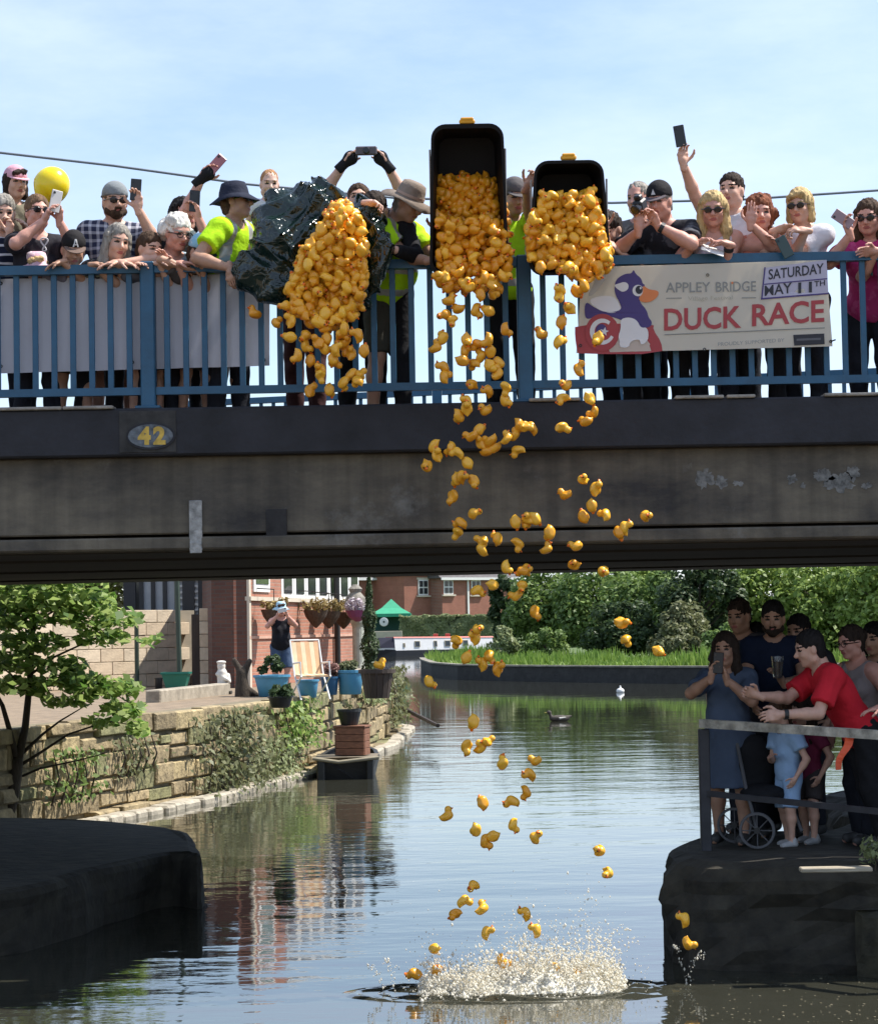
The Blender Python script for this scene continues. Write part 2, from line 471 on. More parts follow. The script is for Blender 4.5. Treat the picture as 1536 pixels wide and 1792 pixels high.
# ================================================================== materials of the setting
def concrete_mat():
    m = bpy.data.materials.new('stained_concrete'); m.use_nodes = True
    N = m.node_tree.nodes; L = m.node_tree.links; b = N['Principled BSDF']
    b.inputs['Roughness'].default_value = 0.88
    tc = N.new('ShaderNodeTexCoord')
    n1 = N.new('ShaderNodeTexNoise'); n1.inputs['Scale'].default_value = 1.1; n1.inputs['Detail'].default_value = 9; n1.inputs['Roughness'].default_value = 0.68
    mp = N.new('ShaderNodeMapping'); mp.inputs['Scale'].default_value = (0.7, 1, 1.6)
    L.new(tc.outputs['Object'], mp.inputs['Vector']); L.new(mp.outputs['Vector'], n1.inputs['Vector'])
    r1 = N.new('ShaderNodeValToRGB')
    r1.color_ramp.elements[0].position = 0.36; r1.color_ramp.elements[0].color = (0.042, 0.038, 0.036, 1)
    r1.color_ramp.elements[1].position = 0.66; r1.color_ramp.elements[1].color = (0.19, 0.16, 0.115, 1)
    L.new(n1.outputs['Fac'], r1.inputs['Fac'])
    # vertical run-off streaks
    mp2 = N.new('ShaderNodeMapping'); mp2.inputs['Scale'].default_value = (7, 1, 0.35)
    L.new(tc.outputs['Object'], mp2.inputs['Vector'])
    n2 = N.new('ShaderNodeTexNoise'); n2.inputs['Scale'].default_value = 1.5; n2.inputs['Detail'].default_value = 6
    L.new(mp2.outputs['Vector'], n2.inputs['Vector'])
    r2 = N.new('ShaderNodeValToRGB'); r2.color_ramp.elements[0].position = 0.35; r2.color_ramp.elements[0].color = (0.45, 0.45, 0.45, 1); r2.color_ramp.elements[1].position = 0.62; r2.color_ramp.elements[1].color = (1, 1, 1, 1)
    L.new(n2.outputs['Fac'], r2.inputs['Fac'])
    mx = N.new('ShaderNodeMixRGB'); mx.blend_type = 'MULTIPLY'; mx.inputs['Fac'].default_value = 0.55
    L.new(r1.outputs['Color'], mx.inputs['Color1']); L.new(r2.outputs['Color'], mx.inputs['Color2'])
    # pale efflorescence
    n3 = N.new('ShaderNodeTexNoise'); n3.inputs['Scale'].default_value = 0.9; n3.inputs['Detail'].default_value = 10; n3.inputs['Roughness'].default_value = 0.7
    mp3 = N.new('ShaderNodeMapping'); mp3.inputs['Location'].default_value = (3.1, 0, 7.7); L.new(tc.outputs['Object'], mp3.inputs['Vector']); L.new(mp3.outputs['Vector'], n3.inputs['Vector'])
    r3 = N.new('ShaderNodeValToRGB'); r3.color_ramp.elements[0].position = 0.63; r3.color_ramp.elements[0].color = (0, 0, 0, 1); r3.color_ramp.elements[1].position = 0.72; r3.color_ramp.elements[1].color = (0.5, 0.5, 0.5, 1)
    L.new(n3.outputs['Fac'], r3.inputs['Fac'])
    mx2 = N.new('ShaderNodeMixRGB'); L.new(r3.outputs['Color'], mx2.inputs['Fac']); L.new(mx.outputs['Color'], mx2.inputs['Color1']); mx2.inputs['Color2'].default_value = (0.26, 0.25, 0.23, 1)
    L.new(mx2.outputs['Color'], b.inputs['Base Color'])
    bp = N.new('ShaderNodeBump'); bp.inputs['Strength'].default_value = 0.5; bp.inputs['Distance'].default_value = 0.01
    n4 = N.new('ShaderNodeTexNoise'); n4.inputs['Scale'].default_value = 26; n4.inputs['Detail'].default_value = 6
    L.new(tc.outputs['Object'], n4.inputs['Vector']); L.new(n4.outputs['Fac'], bp.inputs['Height']); L.new(bp.outputs['Normal'], b.inputs['Normal'])
    return m
M_CONC = concrete_mat()
M_FASCIA = mat('painted_fascia', (0.017, 0.017, 0.022), 0.75, 0.45, 3.0, 0.35, 20)
M_SOFFIT = mat('dark_concrete', (0.045, 0.042, 0.04), 0.9, 0.4, 2.0, 0.4, 14, aniso=(0.3, 3, 3))  # darker tone of concrete for the beams under the deck
M_BLUE = mat('blue_paint', (0.010, 0.078, 0.152), 0.42, 0.22, 5, 0.12, 40)
M_STONE = [mat('sandstone_%s' % k, c, 0.92, 0.5, 7, 1.0, 22) for k, c in (('buff', (0.29, 0.225, 0.125)), ('brown', (0.22, 0.17, 0.095)), ('ochre', (0.34, 0.265, 0.14)), ('mossy', (0.19, 0.18, 0.085)))]
M_DARKSTONE = mat('dark_shade_stone', (0.028, 0.024, 0.016), 0.9, 0.6, 5, 1.0, 9)  # base colour taken near black to carry the shade under the bridge
M_MORTAR = mat('mortar_shadowed', (0.17, 0.14, 0.085), 0.95, 0.3, 4, 0.5, 20)
M_GRASSGROUND = mat('turf', (0.07, 0.105, 0.025), 0.95, 0.4, 2, 0.5, 8)
M_EARTH = mat('dry_earth', (0.21, 0.155, 0.10), 0.95, 0.35, 4, 0.7, 14)
M_ASPHALT = mat('asphalt', (0.05, 0.05, 0.05), 0.9, 0.2, 8, 0.3, 60)
M_WHITE = mat('white_paint', (0.72, 0.71, 0.68), 0.5, 0.06, 5, 0.05, 30)
M_BLACK = mat('black_plastic', (0.012, 0.012, 0.013), 0.42, 0.2, 6, 0.05, 60)
M_BARK = mat('bark', (0.055, 0.042, 0.03), 0.95, 0.4, 14, 0.9, 30, aniso=(3, 3, 0.6))
M_GLASS = mat('window_glass', (0.03, 0.035, 0.04), 0.06, 0.1, 2)
M_DKWOOD = mat('dark_stained_wood', (0.045, 0.03, 0.022), 0.7, 0.35, 10, 0.3, 40, aniso=(1, 1, 0.2))

# ================================================================== water
def water_mat():
    m = bpy.data.materials.new('canal_water'); m.use_nodes = True
    N = m.node_tree.nodes; L = m.node_tree.links; b = N['Principled BSDF']
    b.inputs['Base Color'].default_value = (0.036, 0.036, 0.026, 1)
    b.inputs['Roughness'].default_value = 0.025
    b.inputs['IOR'].default_value = 1.75
    tc = N.new('ShaderNodeTexCoord')
    def ns(scale, det, rough, sx, sy, loc=0.0):
        mp = N.new('ShaderNodeMapping'); mp.inputs['Scale'].default_value = (sx, sy, 1); mp.inputs['Location'].default_value = (loc, loc * 0.7, 0)
        L.new(tc.outputs['Object'], mp.inputs['Vector'])
        n = N.new('ShaderNodeTexNoise'); n.inputs['Scale'].default_value = scale; n.inputs['Detail'].default_value = det; n.inputs['Roughness'].default_value = rough
        L.new(mp.outputs['Vector'], n.inputs['Vector'])
        return n.outputs['Fac']
    fine = ns(7.0, 3, 0.5, 0.55, 1.0)
    mid = ns(1.9, 3, 0.5, 0.5, 1.0, 3)
    swell = ns(0.7, 2, 0.5, 0.4, 1.0, 9)
    patch = ns(0.16, 3, 0.55, 0.45, 1.0, 21)
    rp = N.new('ShaderNodeValToRGB'); rp.color_ramp.elements[0].position = 0.42; rp.color_ramp.elements[0].color = (0.25, 0.25, 0.25, 1); rp.color_ramp.elements[1].position = 0.62; rp.color_ramp.elements[1].color = (1, 1, 1, 1)
    L.new(patch, rp.inputs['Fac'])
    def mul(a, b_, c=None):
        n = N.new('ShaderNodeMath'); n.operation = 'MULTIPLY'; L.new(a, n.inputs[0])
        if c is not None: n.inputs[1].default_value = c
        else: L.new(b_, n.inputs[1])
        return n.outputs[0]
    def add(a, b_):
        n = N.new('ShaderNodeMath'); n.operation = 'ADD'; L.new(a, n.inputs[0]); L.new(b_, n.inputs[1]); return n.outputs[0]
    hgt = add(add(mul(mul(fine, None, 0.010), rp.outputs['Color']), mul(mid, None, 0.024)), mul(swell, None, 0.045))
    # the breeze ruffles the near water; the far reach under the trees lies calm
    ge = N.new('ShaderNodeNewGeometry'); sp = N.new('ShaderNodeSeparateXYZ'); L.new(ge.outputs['Position'], sp.inputs['Vector'])
    wob = N.new('ShaderNodeMath'); wob.operation = 'MULTIPLY_ADD'; L.new(patch, wob.inputs[0]); wob.inputs[1].default_value = 8.0; L.new(sp.outputs['Y'], wob.inputs[2])
    mr = N.new('ShaderNodeMapRange'); L.new(wob.outputs[0], mr.inputs['Value'])
    mr.inputs['From Min'].default_value = 56.0; mr.inputs['From Max'].default_value = 61.0; mr.inputs['To Min'].default_value = 1.0; mr.inputs['To Max'].default_value = 0.3
    hgt = mul(hgt, mr.outputs['Result'])
    bp = N.new('ShaderNodeBump'); bp.inputs['Strength'].default_value = 0.27; bp.inputs['Distance'].default_value = 1.0
    L.new(hgt, bp.inputs['Height']); L.new(bp.outputs['Normal'], b.inputs['Normal'])
    return m
M_WATER = water_mat()
o = obj('water', [(-90, 7.5, 0), (60, 7.5, 0), (60, 420, 0), (-90, 420, 0)], [(0, 1, 2, 3)], M_WATER)
struct(o, 'calm green-brown canal water rippling under the bridge')
# ground sheet out to the horizon, under the water level of the canal basin
o = obj('ground', [(-3000, -200, -0.6), (3000, -200, -0.6), (3000, 5000, -0.6), (-3000, 5000, -0.6)], [(0, 1, 2, 3)], M_EARTH)
struct(o, 'wide flat ground below and beyond the canal')
mb = MB(); mb.prism([(-9, -30), (12, -30), (12, 7.0), (-9, 7.0)], -0.6, 0.7)
struct(mb.build('towpath', M_EARTH), 'earth towpath on the near bank')

# ================================================================== bridge
BX0, BX1 = -10.0, 10.0
YF = 15.0
def yb(x): return 22.75 - 0.28 * x if x < 4.5 else 21.49
Z_SOF, Z_FL, Z_FAS, Z_UP, Z_DECK = 2.86, 2.945, 3.49, 3.81, 3.66
bridge = thing('bridge', 'dark concrete road bridge across the canal with a black painted edge', 'bridge', (0, 18.5, 0))
def slab(name, x0, x1, f0, f1, z0, z1, m):
    """band between two fractions of the deck width, following the splayed far edge"""
    q = lambda x, f: YF + 0.10 + (yb(x) - YF - 0.10) * f
    lo = [(x0, q(x0, f0), z0), (x1, q(x1, f0), z0), (x1, q(x1, f1), z0), (x0, q(x0, f1), z0)]
    hi = [(p[0], p[1], z1) for p in lo]
    return MB().hexa(lo, hi).build(name, m, bridge)
MB().box((0, YF + 0.02, (Z_FAS + Z_UP) / 2), (BX1 - BX0, 0.30, Z_UP - Z_FAS), bev=0.012).build('edge_beam', M_FASCIA, bridge)
MB().box((0, YF + 0.16, (Z_FL + 0.02 + Z_FAS) / 2), (BX1 - BX0, 0.36, Z_FAS - Z_FL - 0.022), bev=0.01).build('face_beam', M_CONC, bridge)
MB().box((0, YF + 0.13, (Z_SOF + Z_FL) / 2), (BX1 - BX0, 0.34, Z_FL - Z_SOF), bev=0.012).build('beam_flange', M_CONC, bridge)
nb = 6
for i in range(nb):
    f0 = 0.05 + i * (0.93 / nb); f1 = f0 + 0.93 / nb - 0.028
    slab('soffit_beam', BX0, BX1, f0, f1, Z_SOF - 0.01 * (i % 2), Z_FAS - 0.2, M_SOFFIT)
slab('deck', BX0, BX1, 0.047, 0.985, Z_FAS - 0.195, Z_DECK, M_ASPHALT)
bkx = [BX0, 4.5, BX1]
mbk = MB()
for a, b_ in ((BX0, 4.5), (4.5, BX1)):
    mbk.hexa([(a, yb(a) - 0.15, Z_SOF), (b_, yb(b_) - 0.15, Z_SOF), (b_, yb(b_) + 0.15, Z_SOF), (a, yb(a) + 0.15, Z_SOF)],
             [(a, yb(a) - 0.15, Z_UP - 0.05), (b_, yb(b_) - 0.15, Z_UP - 0.05), (b_, yb(b_) + 0.15, Z_UP - 0.05), (a, yb(a) + 0.15, Z_UP - 0.05)])
mbk.build('far_edge_beam', M_CONC, bridge)
# ragged mortar capping under the posts
M_CAP = mat('weathered_mortar', (0.30, 0.27, 0.23), 0.9, 0.4, 9, 0.8, 30)
for px0, px1, py in ((0, 110, 727), (112, 200, 725), (925, 1015, 711), (1180, 1265, 705), (1270, 1320, 705), (1440, 1536, 697)):
    a, b_ = P(px0, py, YF - 0.11), P(px1, py, YF - 0.11)
    MB().box(((a.x + b_.x) / 2, YF - 0.06, Z_UP + 0.008), (b_.x - a.x, 0.19, 0.022), bev=0.006).build('capping_mortar', M_CAP, bridge)
# abutments, out of frame
MB().box((8.2, 19.0, 1.1), (3.0, 7.4, 3.5)).build('abutment', M_CONC, bridge)
MB().box((-9.0, 19.4, 1.1), (2.0, 8.0, 3.5)).build('abutment', M_CONC, bridge)
# number plate 42
pc = P(264, 763, YF - 0.14)
M_PLATE = mat('weathered_plate', (0.10, 0.115, 0.13), 0.6, 0.6, 22, 0.3, 40)
M_YEL = mat('faded_yellow_lettering', (0.55, 0.36, 0.06), 0.6, 0.35, 20)
def ellipse_plate(c, rx, rz, y0, y1, m, name, par, n=28):
    V = [(c.x + rx * math.cos(2 * math.pi * k / n), y, c.z + rz * math.sin(2 * math.pi * k / n)) for y in (y0, y1) for k in range(n)]
    F = [tuple(range(n)), tuple(range(n, 2 * n))[::-1]] + [(k, n + k, n + (k + 1) % n, (k + 1) % n) for k in range(n)]
    return obj(name, V, F, m, par)
pl = ellipse_plate(pc, 0.165, 0.092, YF - 0.146, YF - 0.128, M_FASCIA, 'number_plate', bridge)
ellipse_plate(pc, 0.150, 0.078, YF - 0.150, YF - 0.145, M_PLATE, 'plate_face', pl)
for ch, dx in (('4', -0.085), ('2', 0.018)):
    V, F = text_mesh(ch, 0.155, 0.008)
    V = np.stack([pc.x + dx + V[:, 0], np.full(len(V), YF - 0.1525), pc.z - 0.052 + V[:, 1]], 1)
    obj('numeral', V, F, M_YEL, pl)
MB().box((pc.x - 0.02, YF - 0.132, (Z_FAS + Z_UP) / 2), (0.38, 0.010, 0.28), bev=0.003).build('patch', mat('patch_render', (0.04, 0.038, 0.036), 0.9, 0.5, 8), bridge)
# pale drain strip on the beam and a dark rust stain plate
a = P(343, 925, YF - 0.03)
MB().box((a.x, YF - 0.034, a.z + 0.02), (0.088, 0.016, 0.34), bev=0.006).build('drain_strip', mat('pale_filler', (0.34, 0.33, 0.31), 0.85, 0.45, 18, 0.5, 40), bridge)
a = P(343, 957, YF - 0.05)
MB().box((a.x, YF - 0.048, a.z - 0.005), (0.08, 0.012, 0.075), bev=0.004).build('drain_strip', _mc['pale_filler'], bridge)
a = P(484, 922, YF - 0.03)
MB().box((a.x, YF - 0.026, a.z + 0.01), (0.14, 0.008, 0.22), bev=0.003).build('stain_plate', mat('dark_stain', (0.028, 0.026, 0.026), 0.9, 0.4, 12), bridge)
# flaking paint patches at the right of the beam
gp = np.random.default_rng(5)
def flake(px, py, rx, rz, seed):
    n = 40
    c = P(px, py, YF - 0.022)
    rr = [max(.35, 1 + .75 * mnoise.noise(Vector((math.cos(6.283 * k / n) * 1.6, math.sin(6.283 * k / n) * 1.6, seed * 3.3))) + .5 * mnoise.noise(Vector((math.cos(6.283 * k / n) * 4, math.sin(6.283 * k / n) * 4, seed * 1.7)))) for k in range(n)]
    V = [(c.x + rx * rr[k] * math.cos(2 * math.pi * k / n), YF - 0.0235, c.z + rz * rr[k] * math.sin(2 * math.pi * k / n)) for k in range(n)] 
    V2 = [(v[0], YF - 0.021, v[2]) for v in V]
    F = [tuple(range(n)), tuple(range(n, 2 * n))[::-1]] + [(k, n + k, n + (k + 1) % n, (k + 1) % n) for k in range(n)]
    obj('paint_flake', V + V2, F, mat('flaking_limewash', (0.15, 0.148, 0.14), 0.9, 0.6, 26, 0.3, 50), bridge)
for i, (px, py, rx, rz) in enumerate(((1233, 838, 0.05, 0.07), (1262, 842, 0.055, 0.035), (1292, 846, 0.03, 0.018), (1440, 832, 0.06, 0.045), (1470, 845, 0.09, 0.055), (1492, 828, 0.04, 0.04), (1515, 850, 0.03, 0.02), (1385, 838, 0.035, 0.03), (1405, 850, 0.02, 0.016))):
    flake(px, py, rx, rz, 100 + i)

# ------------------------------------------------------------------ railings
def railing(name, label, yfun, x0, x1, posts, ztop, zbot, zfoot, pitch, group):
    t = thing(name, label, 'railing', (0, yfun(0), zfoot), group)
    xs = np.linspace(x0, x1, 2) if yfun(x0) == yfun(x1) else np.array([x0, 4.5, x1])
    for nm, z, hh, dd in (('top_rail', ztop, 0.062, 0.075), ('bottom_rail', zbot, 0.052, 0.05)):
        edges = sorted(set([x0, x1] + [p for p in posts]))
        for a, b_ in zip(edges[:-1], edges[1:]):
            a2, b2 = a + 0.05, b_ - 0.05
            lo = [(a2, yfun(a2) - dd / 2, z - hh / 2), (b2, yfun(b2) - dd / 2, z - hh / 2), (b2, yfun(b2) + dd / 2, z - hh / 2), (a2, yfun(a2) + dd / 2, z - hh / 2)]
            MB().hexa(lo, [(p[0], p[1], z + hh / 2) for p in lo]).build(nm, M_BLUE, t)
    bal = None
    for p in posts:
        MB().box((p, yfun(p), (ztop + 0.045 + zfoot) / 2), (0.098, 0.10, ztop + 0.045 - zfoot), bev=0.008).build('post', M_BLUE, t)
        MB().box((p, yfun(p), zfoot + 0.012), (0.17, 0.17, 0.02), bev=0.004).build('base_plate', M_BLUE, t)
    edges = sorted(set([x0, x1] + list(posts)))
    for a, b_ in zip(edges[:-1], edges[1:]):
        n = max(1, int(round((b_ - a) / pitch)))
        for k in range(1, n):
            x = a + (b_ - a) * k / n
            if bal is None:
                bm = MB().box((0, 0, 0), (0.040, 0.016, ztop - zbot - 0.05), bev=0.003)
                bal = mesh_np('baluster', bm.v, bm.f, M_BLUE)
            inst('baluster', bal, (x, yfun(x), (ztop + zbot) / 2), parent=t)
    return t
zt = P(768, 454, YF).z - 0.03; zbr = P(768, 676, YF).z
p1, p2 = P(260, 590, YF).x, P(918, 590, YF).x
railing('bridge_railing', 'blue steel railing along the near edge of the bridge, people leaning on it', lambda x: YF, p1 - 2 * (p2 - p1), p2 + 2 * (p2 - p1), [p1 - (p2 - p1), p1, p2, p2 + (p2 - p1)], zt, zbr, Z_UP, 0.1295, 'bridge railings')
railing('bridge_railing', 'blue railing on the far edge of the bridge seen between legs', lambda x: yb(x), -7.5, 8.0, [-5.0, -2.5, 0.0, 2.5, 4.5, 6.5], 4.72, 3.95, Z_UP - 0.05, 0.13, 'bridge railings')

# ================================================================== banks near the bridge
def bank(name, poly, z0, z1, m, label, rough=0.03, seed=1, res=0.25, roundness=0.1):
    """slab with uneven, rounded edge"""
    for _ in range(2):
        q = []
        for i in range(len(poly)):
            a, b_ = poly[i], poly[(i + 1) % len(poly)]; q += [(a[0] * .75 + b_[0] * .25, a[1] * .75 + b_[1] * .25), (a[0] * .25 + b_[0] * .75, a[1] * .25 + b_[1] * .75)]
        poly = q
    n = len(poly); pts = []
    g = np.random.default_rng(seed)
    for i in range(n):
        a, b_ = Vector(poly[i]).to_2d(), Vector(poly[(i + 1) % n]).to_2d()
        k = max(1, int((b_ - a).length / res))
        for q in range(k): pts.append(a + (b_ - a) * q / k)
    cen = sum(pts, Vector((0, 0))) / len(pts)
    rings = [(0.0, z0)] + [(0.0, z1 - roundness - (z1 - roundness + .05) * k / 7) for k in range(7, 0, -1)] + [(0.0, z1 - roundness), (-roundness * 0.35, z1 - roundness * 0.3), (-roundness * 1.2, z1)]
    V = []; m_ = len(pts)
    area = sum(pts[i].x * pts[(i + 1) % m_].y - pts[(i + 1) % m_].x * pts[i].y for i in range(m_))
    sg = 1 if area > 0 else -1
    for off, z in rings:
        for i, p in enumerate(pts):
            t = (pts[(i + 1) % m_] - pts[i - 1]).normalized(); nr = Vector((t.y, -t.x)) * sg
            jx = mnoise.noise(Vector((p.x * 1.7, p.y * 1.7, z * 2 + seed))) * rough * 2 + mnoise.noise(Vector((p.x * 6, p.y * 6, z * 9 + seed))) * rough
            V.append((p.x + nr.x * (off + jx), p.y + nr.y * (off + jx), z + (mnoise.noise(Vector((p.x, p.y, 5 + seed))) * rough if z > z0 else 0)))
    F = []
    nrg = len(rings)
    for r in range(nrg - 1):
        for i in range(m_):
            j = (i + 1) % m_
            F.append((r * m_ + i, r * m_ + j, (r + 1) * m_ + j, (r + 1) * m_ + i)[::sg])
    F.append(tuple(range((nrg - 1) * m_, nrg * m_))[::sg])
    o = obj(name, V, F, m)
    return struct(o, label)
LZ = 0.46
e = [G(356, 1498, LZ), G(352, 1475, LZ), G(330, 1452, LZ), G(280, 1442, LZ), G(150, 1434, LZ), G(0, 1427, LZ)]
print('ledge', [tuple(round(c, 2) for c in v) for v in e])
ledge = [(-9.0, 23.4), (e[5].x, e[5].y), (e[4].x, e[4].y), (e[3].x, e[3].y), (e[2].x, e[2].y), (e[1].x, e[1].y), (e[0].x, e[0].y), (-2.35, 19.2), (-2.7, 17.6), (-3.3, 15.6), (-9.0, 13.0)]
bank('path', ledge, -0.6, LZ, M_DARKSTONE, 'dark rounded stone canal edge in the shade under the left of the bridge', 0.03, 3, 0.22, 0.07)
RZ = 0.70
rp_ = [G(1158, 1512, RZ), G(1165, 1500, RZ), G(1200, 1480, RZ), G(1240, 1468, RZ)]
print('platform', [tuple(round(c, 2) for c in v) for v in rp_])
plat = [(1.50, 15.2), (1.54, 16.1), (1.76, 16.9), (2.2, 17.25), (3.3, 17.6), (3.6, 22.5), (9.0, 24.0), (9.0, 13.4), (3.4, 14.35), (2.5, 14.7), (1.9, 14.95)]
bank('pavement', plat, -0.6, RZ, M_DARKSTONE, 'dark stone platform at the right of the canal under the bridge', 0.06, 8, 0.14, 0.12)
low = [(2.4, 14.62), (3.2, 14.38), (9.0, 13.2), (9.0, 13.0), (3.2, 14.1), (2.45, 14.4)]
bank('kerb_ledge', [(2.6, 14.7), (9.0, 13.5), (9.0, 12.9), (3.6, 14.1), (2.75, 14.45)], -0.6, 0.42, mat('shade_ledge_stone', (0.038, 0.034, 0.02), 0.9, 0.6, 5, 1.0, 10), 'lower stone ledge in front of the right platform', 0.03, 12, 0.2, 0.05)  # darkened like the platform stone, shade carried in its colour
# a pale plank on the ledge
a = P(1400, 1552, 14.5); b_ = P(1520, 1546, 14.3)
o = MB().box(((a.x + b_.x) / 2, 14.35, RZ + 0.02), ((b_ - a).length, 0.11, 0.03), bev=0.006).build('plank', mat('pale_timber', (0.36, 0.31, 0.23), 0.8, 0.3, 12, 0.3, 40, aniso=(0.3, 3, 3)))
tag(o, 'pale weathered plank lying at the front edge of the dark platform', 'plank')

# ================================================================== left stone wall
WPATH = [(-6.9, 21.0), (-5.2, 24.6), (-4.2, 28.0), (-3.45, 30.7), (-2.08, 37.2), (-1.3, 43.5), (-1.03, 51.0), (-1.5, 53.5), (-3.5, 55.5)]
wp = [Vector(p) for p in WPATH]
seg = [(wp[i + 1] - wp[i]).length for i in range(len(wp) - 1)]
cum = [0]
for s_ in seg: cum.append(cum[-1] + s_)
def on_path(s_):
    s_ = min(max(s_, 0), cum[-1] - 1e-4)
    for i in range(len(seg)):
        if s_ <= cum[i + 1]:
            t = (s_ - cum[i]) / seg[i]; d = (wp[i + 1] - wp[i]).normalized()
            return wp[i] + (wp[i + 1] - wp[i]) * t, d
WZ = 1.27
wall = thing('stone_wall', 'old sandstone retaining wall along the left bank of the canal', 'wall', (wp[3].x, wp[3].y, 0))
# backing
V = []; F = []
ns_ = 40
for i in range(ns_):
    p, d = on_path(cum[-1] * i / (ns_ - 1)); nrm = Vector((d.y, -d.x))
    for off in (-0.03, -0.6):
        for z in (-0.6, WZ - 0.05):
            q = p + nrm * off; V.append((q.x, q.y, z))
for i in range(ns_ - 1):
    a = i * 4; b_ = a + 4
    F += [(a, b_, b_ + 1, a + 1), (a + 1, b_ + 1, b_ + 3, a + 3), (a + 3, b_ + 3, b_ + 2, a + 2)]
obj('core', V, F, M_MORTAR, wall)
gs = np.random.default_rng(11)
courses = [(-0.25, 0.10), (0.10, 0.33), (0.33, 0.56), (0.56, 0.80), (0.80, 1.04), (1.04, WZ)]
for ci, (z0, z1) in enumerate(courses):
    s_ = 3.0 + gs.uniform(0, 0.4)
    while s_ < cum[-1] - 0.3:
        L_ = gs.uniform(0.30, 0.95) * (1.35 if ci == 5 else 1.0) * (1.35 if s_ > 22 else 1.0)
        g0 = 0.012
        p0, d0 = on_path(s_ + g0); p1_, d1 = on_path(s_ + L_ - g0)
        n0 = Vector((d0.y, -d0.x)); n1 = Vector((d1.y, -d1.x))
        out = gs.uniform(0.0, 0.055) + (0.03 if ci == 5 else 0) + (0.14 if ci == 0 else 0)
        wv = lambda z: (0 if z > 1.2 else .045 * math.sin(s_ * .9 + z * 9) + .02 * math.sin(s_ * 2.7 + z * 4))
        za, zb2 = z0 + wv(z0) + 0.008 + gs.uniform(-0.008, 0.02), z1 + wv(z1) - 0.008 + gs.uniform(-0.03, 0.008)
        q = []
        bev = gs.uniform(.012, .03)
        for (p, n_, s2) in ((p0, n0, 1), (p1_, n1, -1)):
            dd = (p1_ - p0).normalized()
            a1 = p - n_ * 0.12; a2 = p + n_ * (out - bev); a3 = p + n_ * out + dd * (bev * s2)
            q.append([(a1.x, a1.y), (a2.x, a2.y), (a3.x, a3.y)])
        poly = q[0] + q[1][::-1]
        V = [(x, y, za) for x, y in poly] + [(x, y, zb2) for x, y in poly]
        # pull the front face in at top and bottom for a worn edge
        zi = bev * 0.8
        V += [(poly[2][0], poly[2][1], za + zi), (poly[3][0], poly[3][1], za + zi), (poly[2][0], poly[2][1], zb2 - zi), (poly[3][0], poly[3][1], zb2 - zi)]
        jt = gs.uniform(-0.012, 0.012, (4, 2))
        for k in range(4): V[12 + k] = (V[12 + k][0] + jt[k, 0], V[12 + k][1] + jt[k, 1], V[12 + k][2])
        V[2] = (poly[1][0], poly[1][1], za); V[3] = (poly[4][0], poly[4][1], za); V[8] = (poly[1][0], poly[1][1], zb2); V[9] = (poly[4][0], poly[4][1], zb2)
        F = [(0, 6, 7, 1), (1, 7, 14, 12), (12, 14, 15, 13), (13, 15, 10, 4), (4, 10, 11, 5), (6, 11, 10, 7), (7, 10, 15, 14), (1, 12, 13, 4), (0, 1, 4, 5), (0, 5, 11, 6)]
        obj('stone', V, F, M_STONE[int(gs.choice(4, p=[.4, .25, .2, .15]))], wall)
        s_ += L_
# pale footing stones at the waterline
M_FOOT = mat('pale_footing_stone', (0.36, 0.32, 0.25), 0.9, 0.3, 7, 0.6, 20)
s_ = 5.0
while s_ < cum[-1] - 3:
    L_ = gs.uniform(0.3, 0.6) * (1.6 if s_ > 18 else 1)
    p, d = on_path(s_ + L_ / 2); nrm = Vector((d.y, -d.x))
    c = p + nrm * (0.26 + gs.uniform(-0.03, 0.03))
    rot = Matrix.Rotation(math.atan2(d.y, d.x), 3, 'Z') @ Matrix.Rotation(gs.uniform(-.08, .08), 3, 'X')
    MB().box((c.x, c.y, 0.02), (L_ - 0.03, 0.28, gs.uniform(0.11, 0.17)), rot, bev=0.03).build('footing_stone', M_FOOT, wall)
    s_ += L_

# garden ground behind the wall
gpoly = [(p.x + (-0.3), p.y) for p in wp] + [(-14, 57), (-14, 21)]
V = [(x, y, WZ - 0.07) for x, y in gpoly]
struct(obj('garden_ground', V, [tuple(range(len(V)))[::1]], M_EARTH), 'bare earth and paving of the canalside garden')
# ================================================================== right bank beyond the bridge
BZ = 0.62
shore = [G(px, py, 0) for px, py in ((736, 1172), (738, 1176), (755, 1184), (800, 1189), (900, 1192), (1020, 1194), (1150, 1196), (1260, 1197), (1400, 1194), (1560, 1188))]
back = [(75, 96), (75, 180), (14, 180), (5, 165)]
poly = [(p.x, p.y) for p in shore] + back
M_PILE = mat('black_piling', (0.03, 0.028, 0.026), 0.85, 0.4, 3, 0.5, 10)
V = []; F = []
n = len(poly)
for x, y in poly: V.append((x, y, -0.6))
for x, y in poly: V.append((x, y, BZ))
F = [(i, (i + 1) % n, n + (i + 1) % n, n + i) for i in range(n)]
o = obj('bank_wall', V, F, M_PILE)
tag(o, 'long dark piled edge of the grassy bank on the far side', 'wall')
struct(obj('lawn', [(x, y, BZ + 0.012) for x, y in poly], [tuple(range(n))], M_GRASSGROUND), 'grassy top of the far bank')
# pale coping line on the edge
mb = MB()
for i in range(len(shore) - 1):
    a, b_ = shore[i], shore[i + 1]; d = (b_ - a).normalized(); nr = Vector((-d.y, d.x, 0))
    lo = [a - nr * 0.06, b_ - nr * 0.06, b_ + nr * 0.35, a + nr * 0.35]
    mb.hexa([(p.x, p.y, BZ + 0.004) for p in lo], [(p.x, p.y, BZ + 0.07) for p in lo])
tag(mb.build('coping', mat('grey_coping', (0.22, 0.2, 0.16), 0.9, 0.4, 2)), 'thin pale coping along the dark edge of the far bank', 'coping')
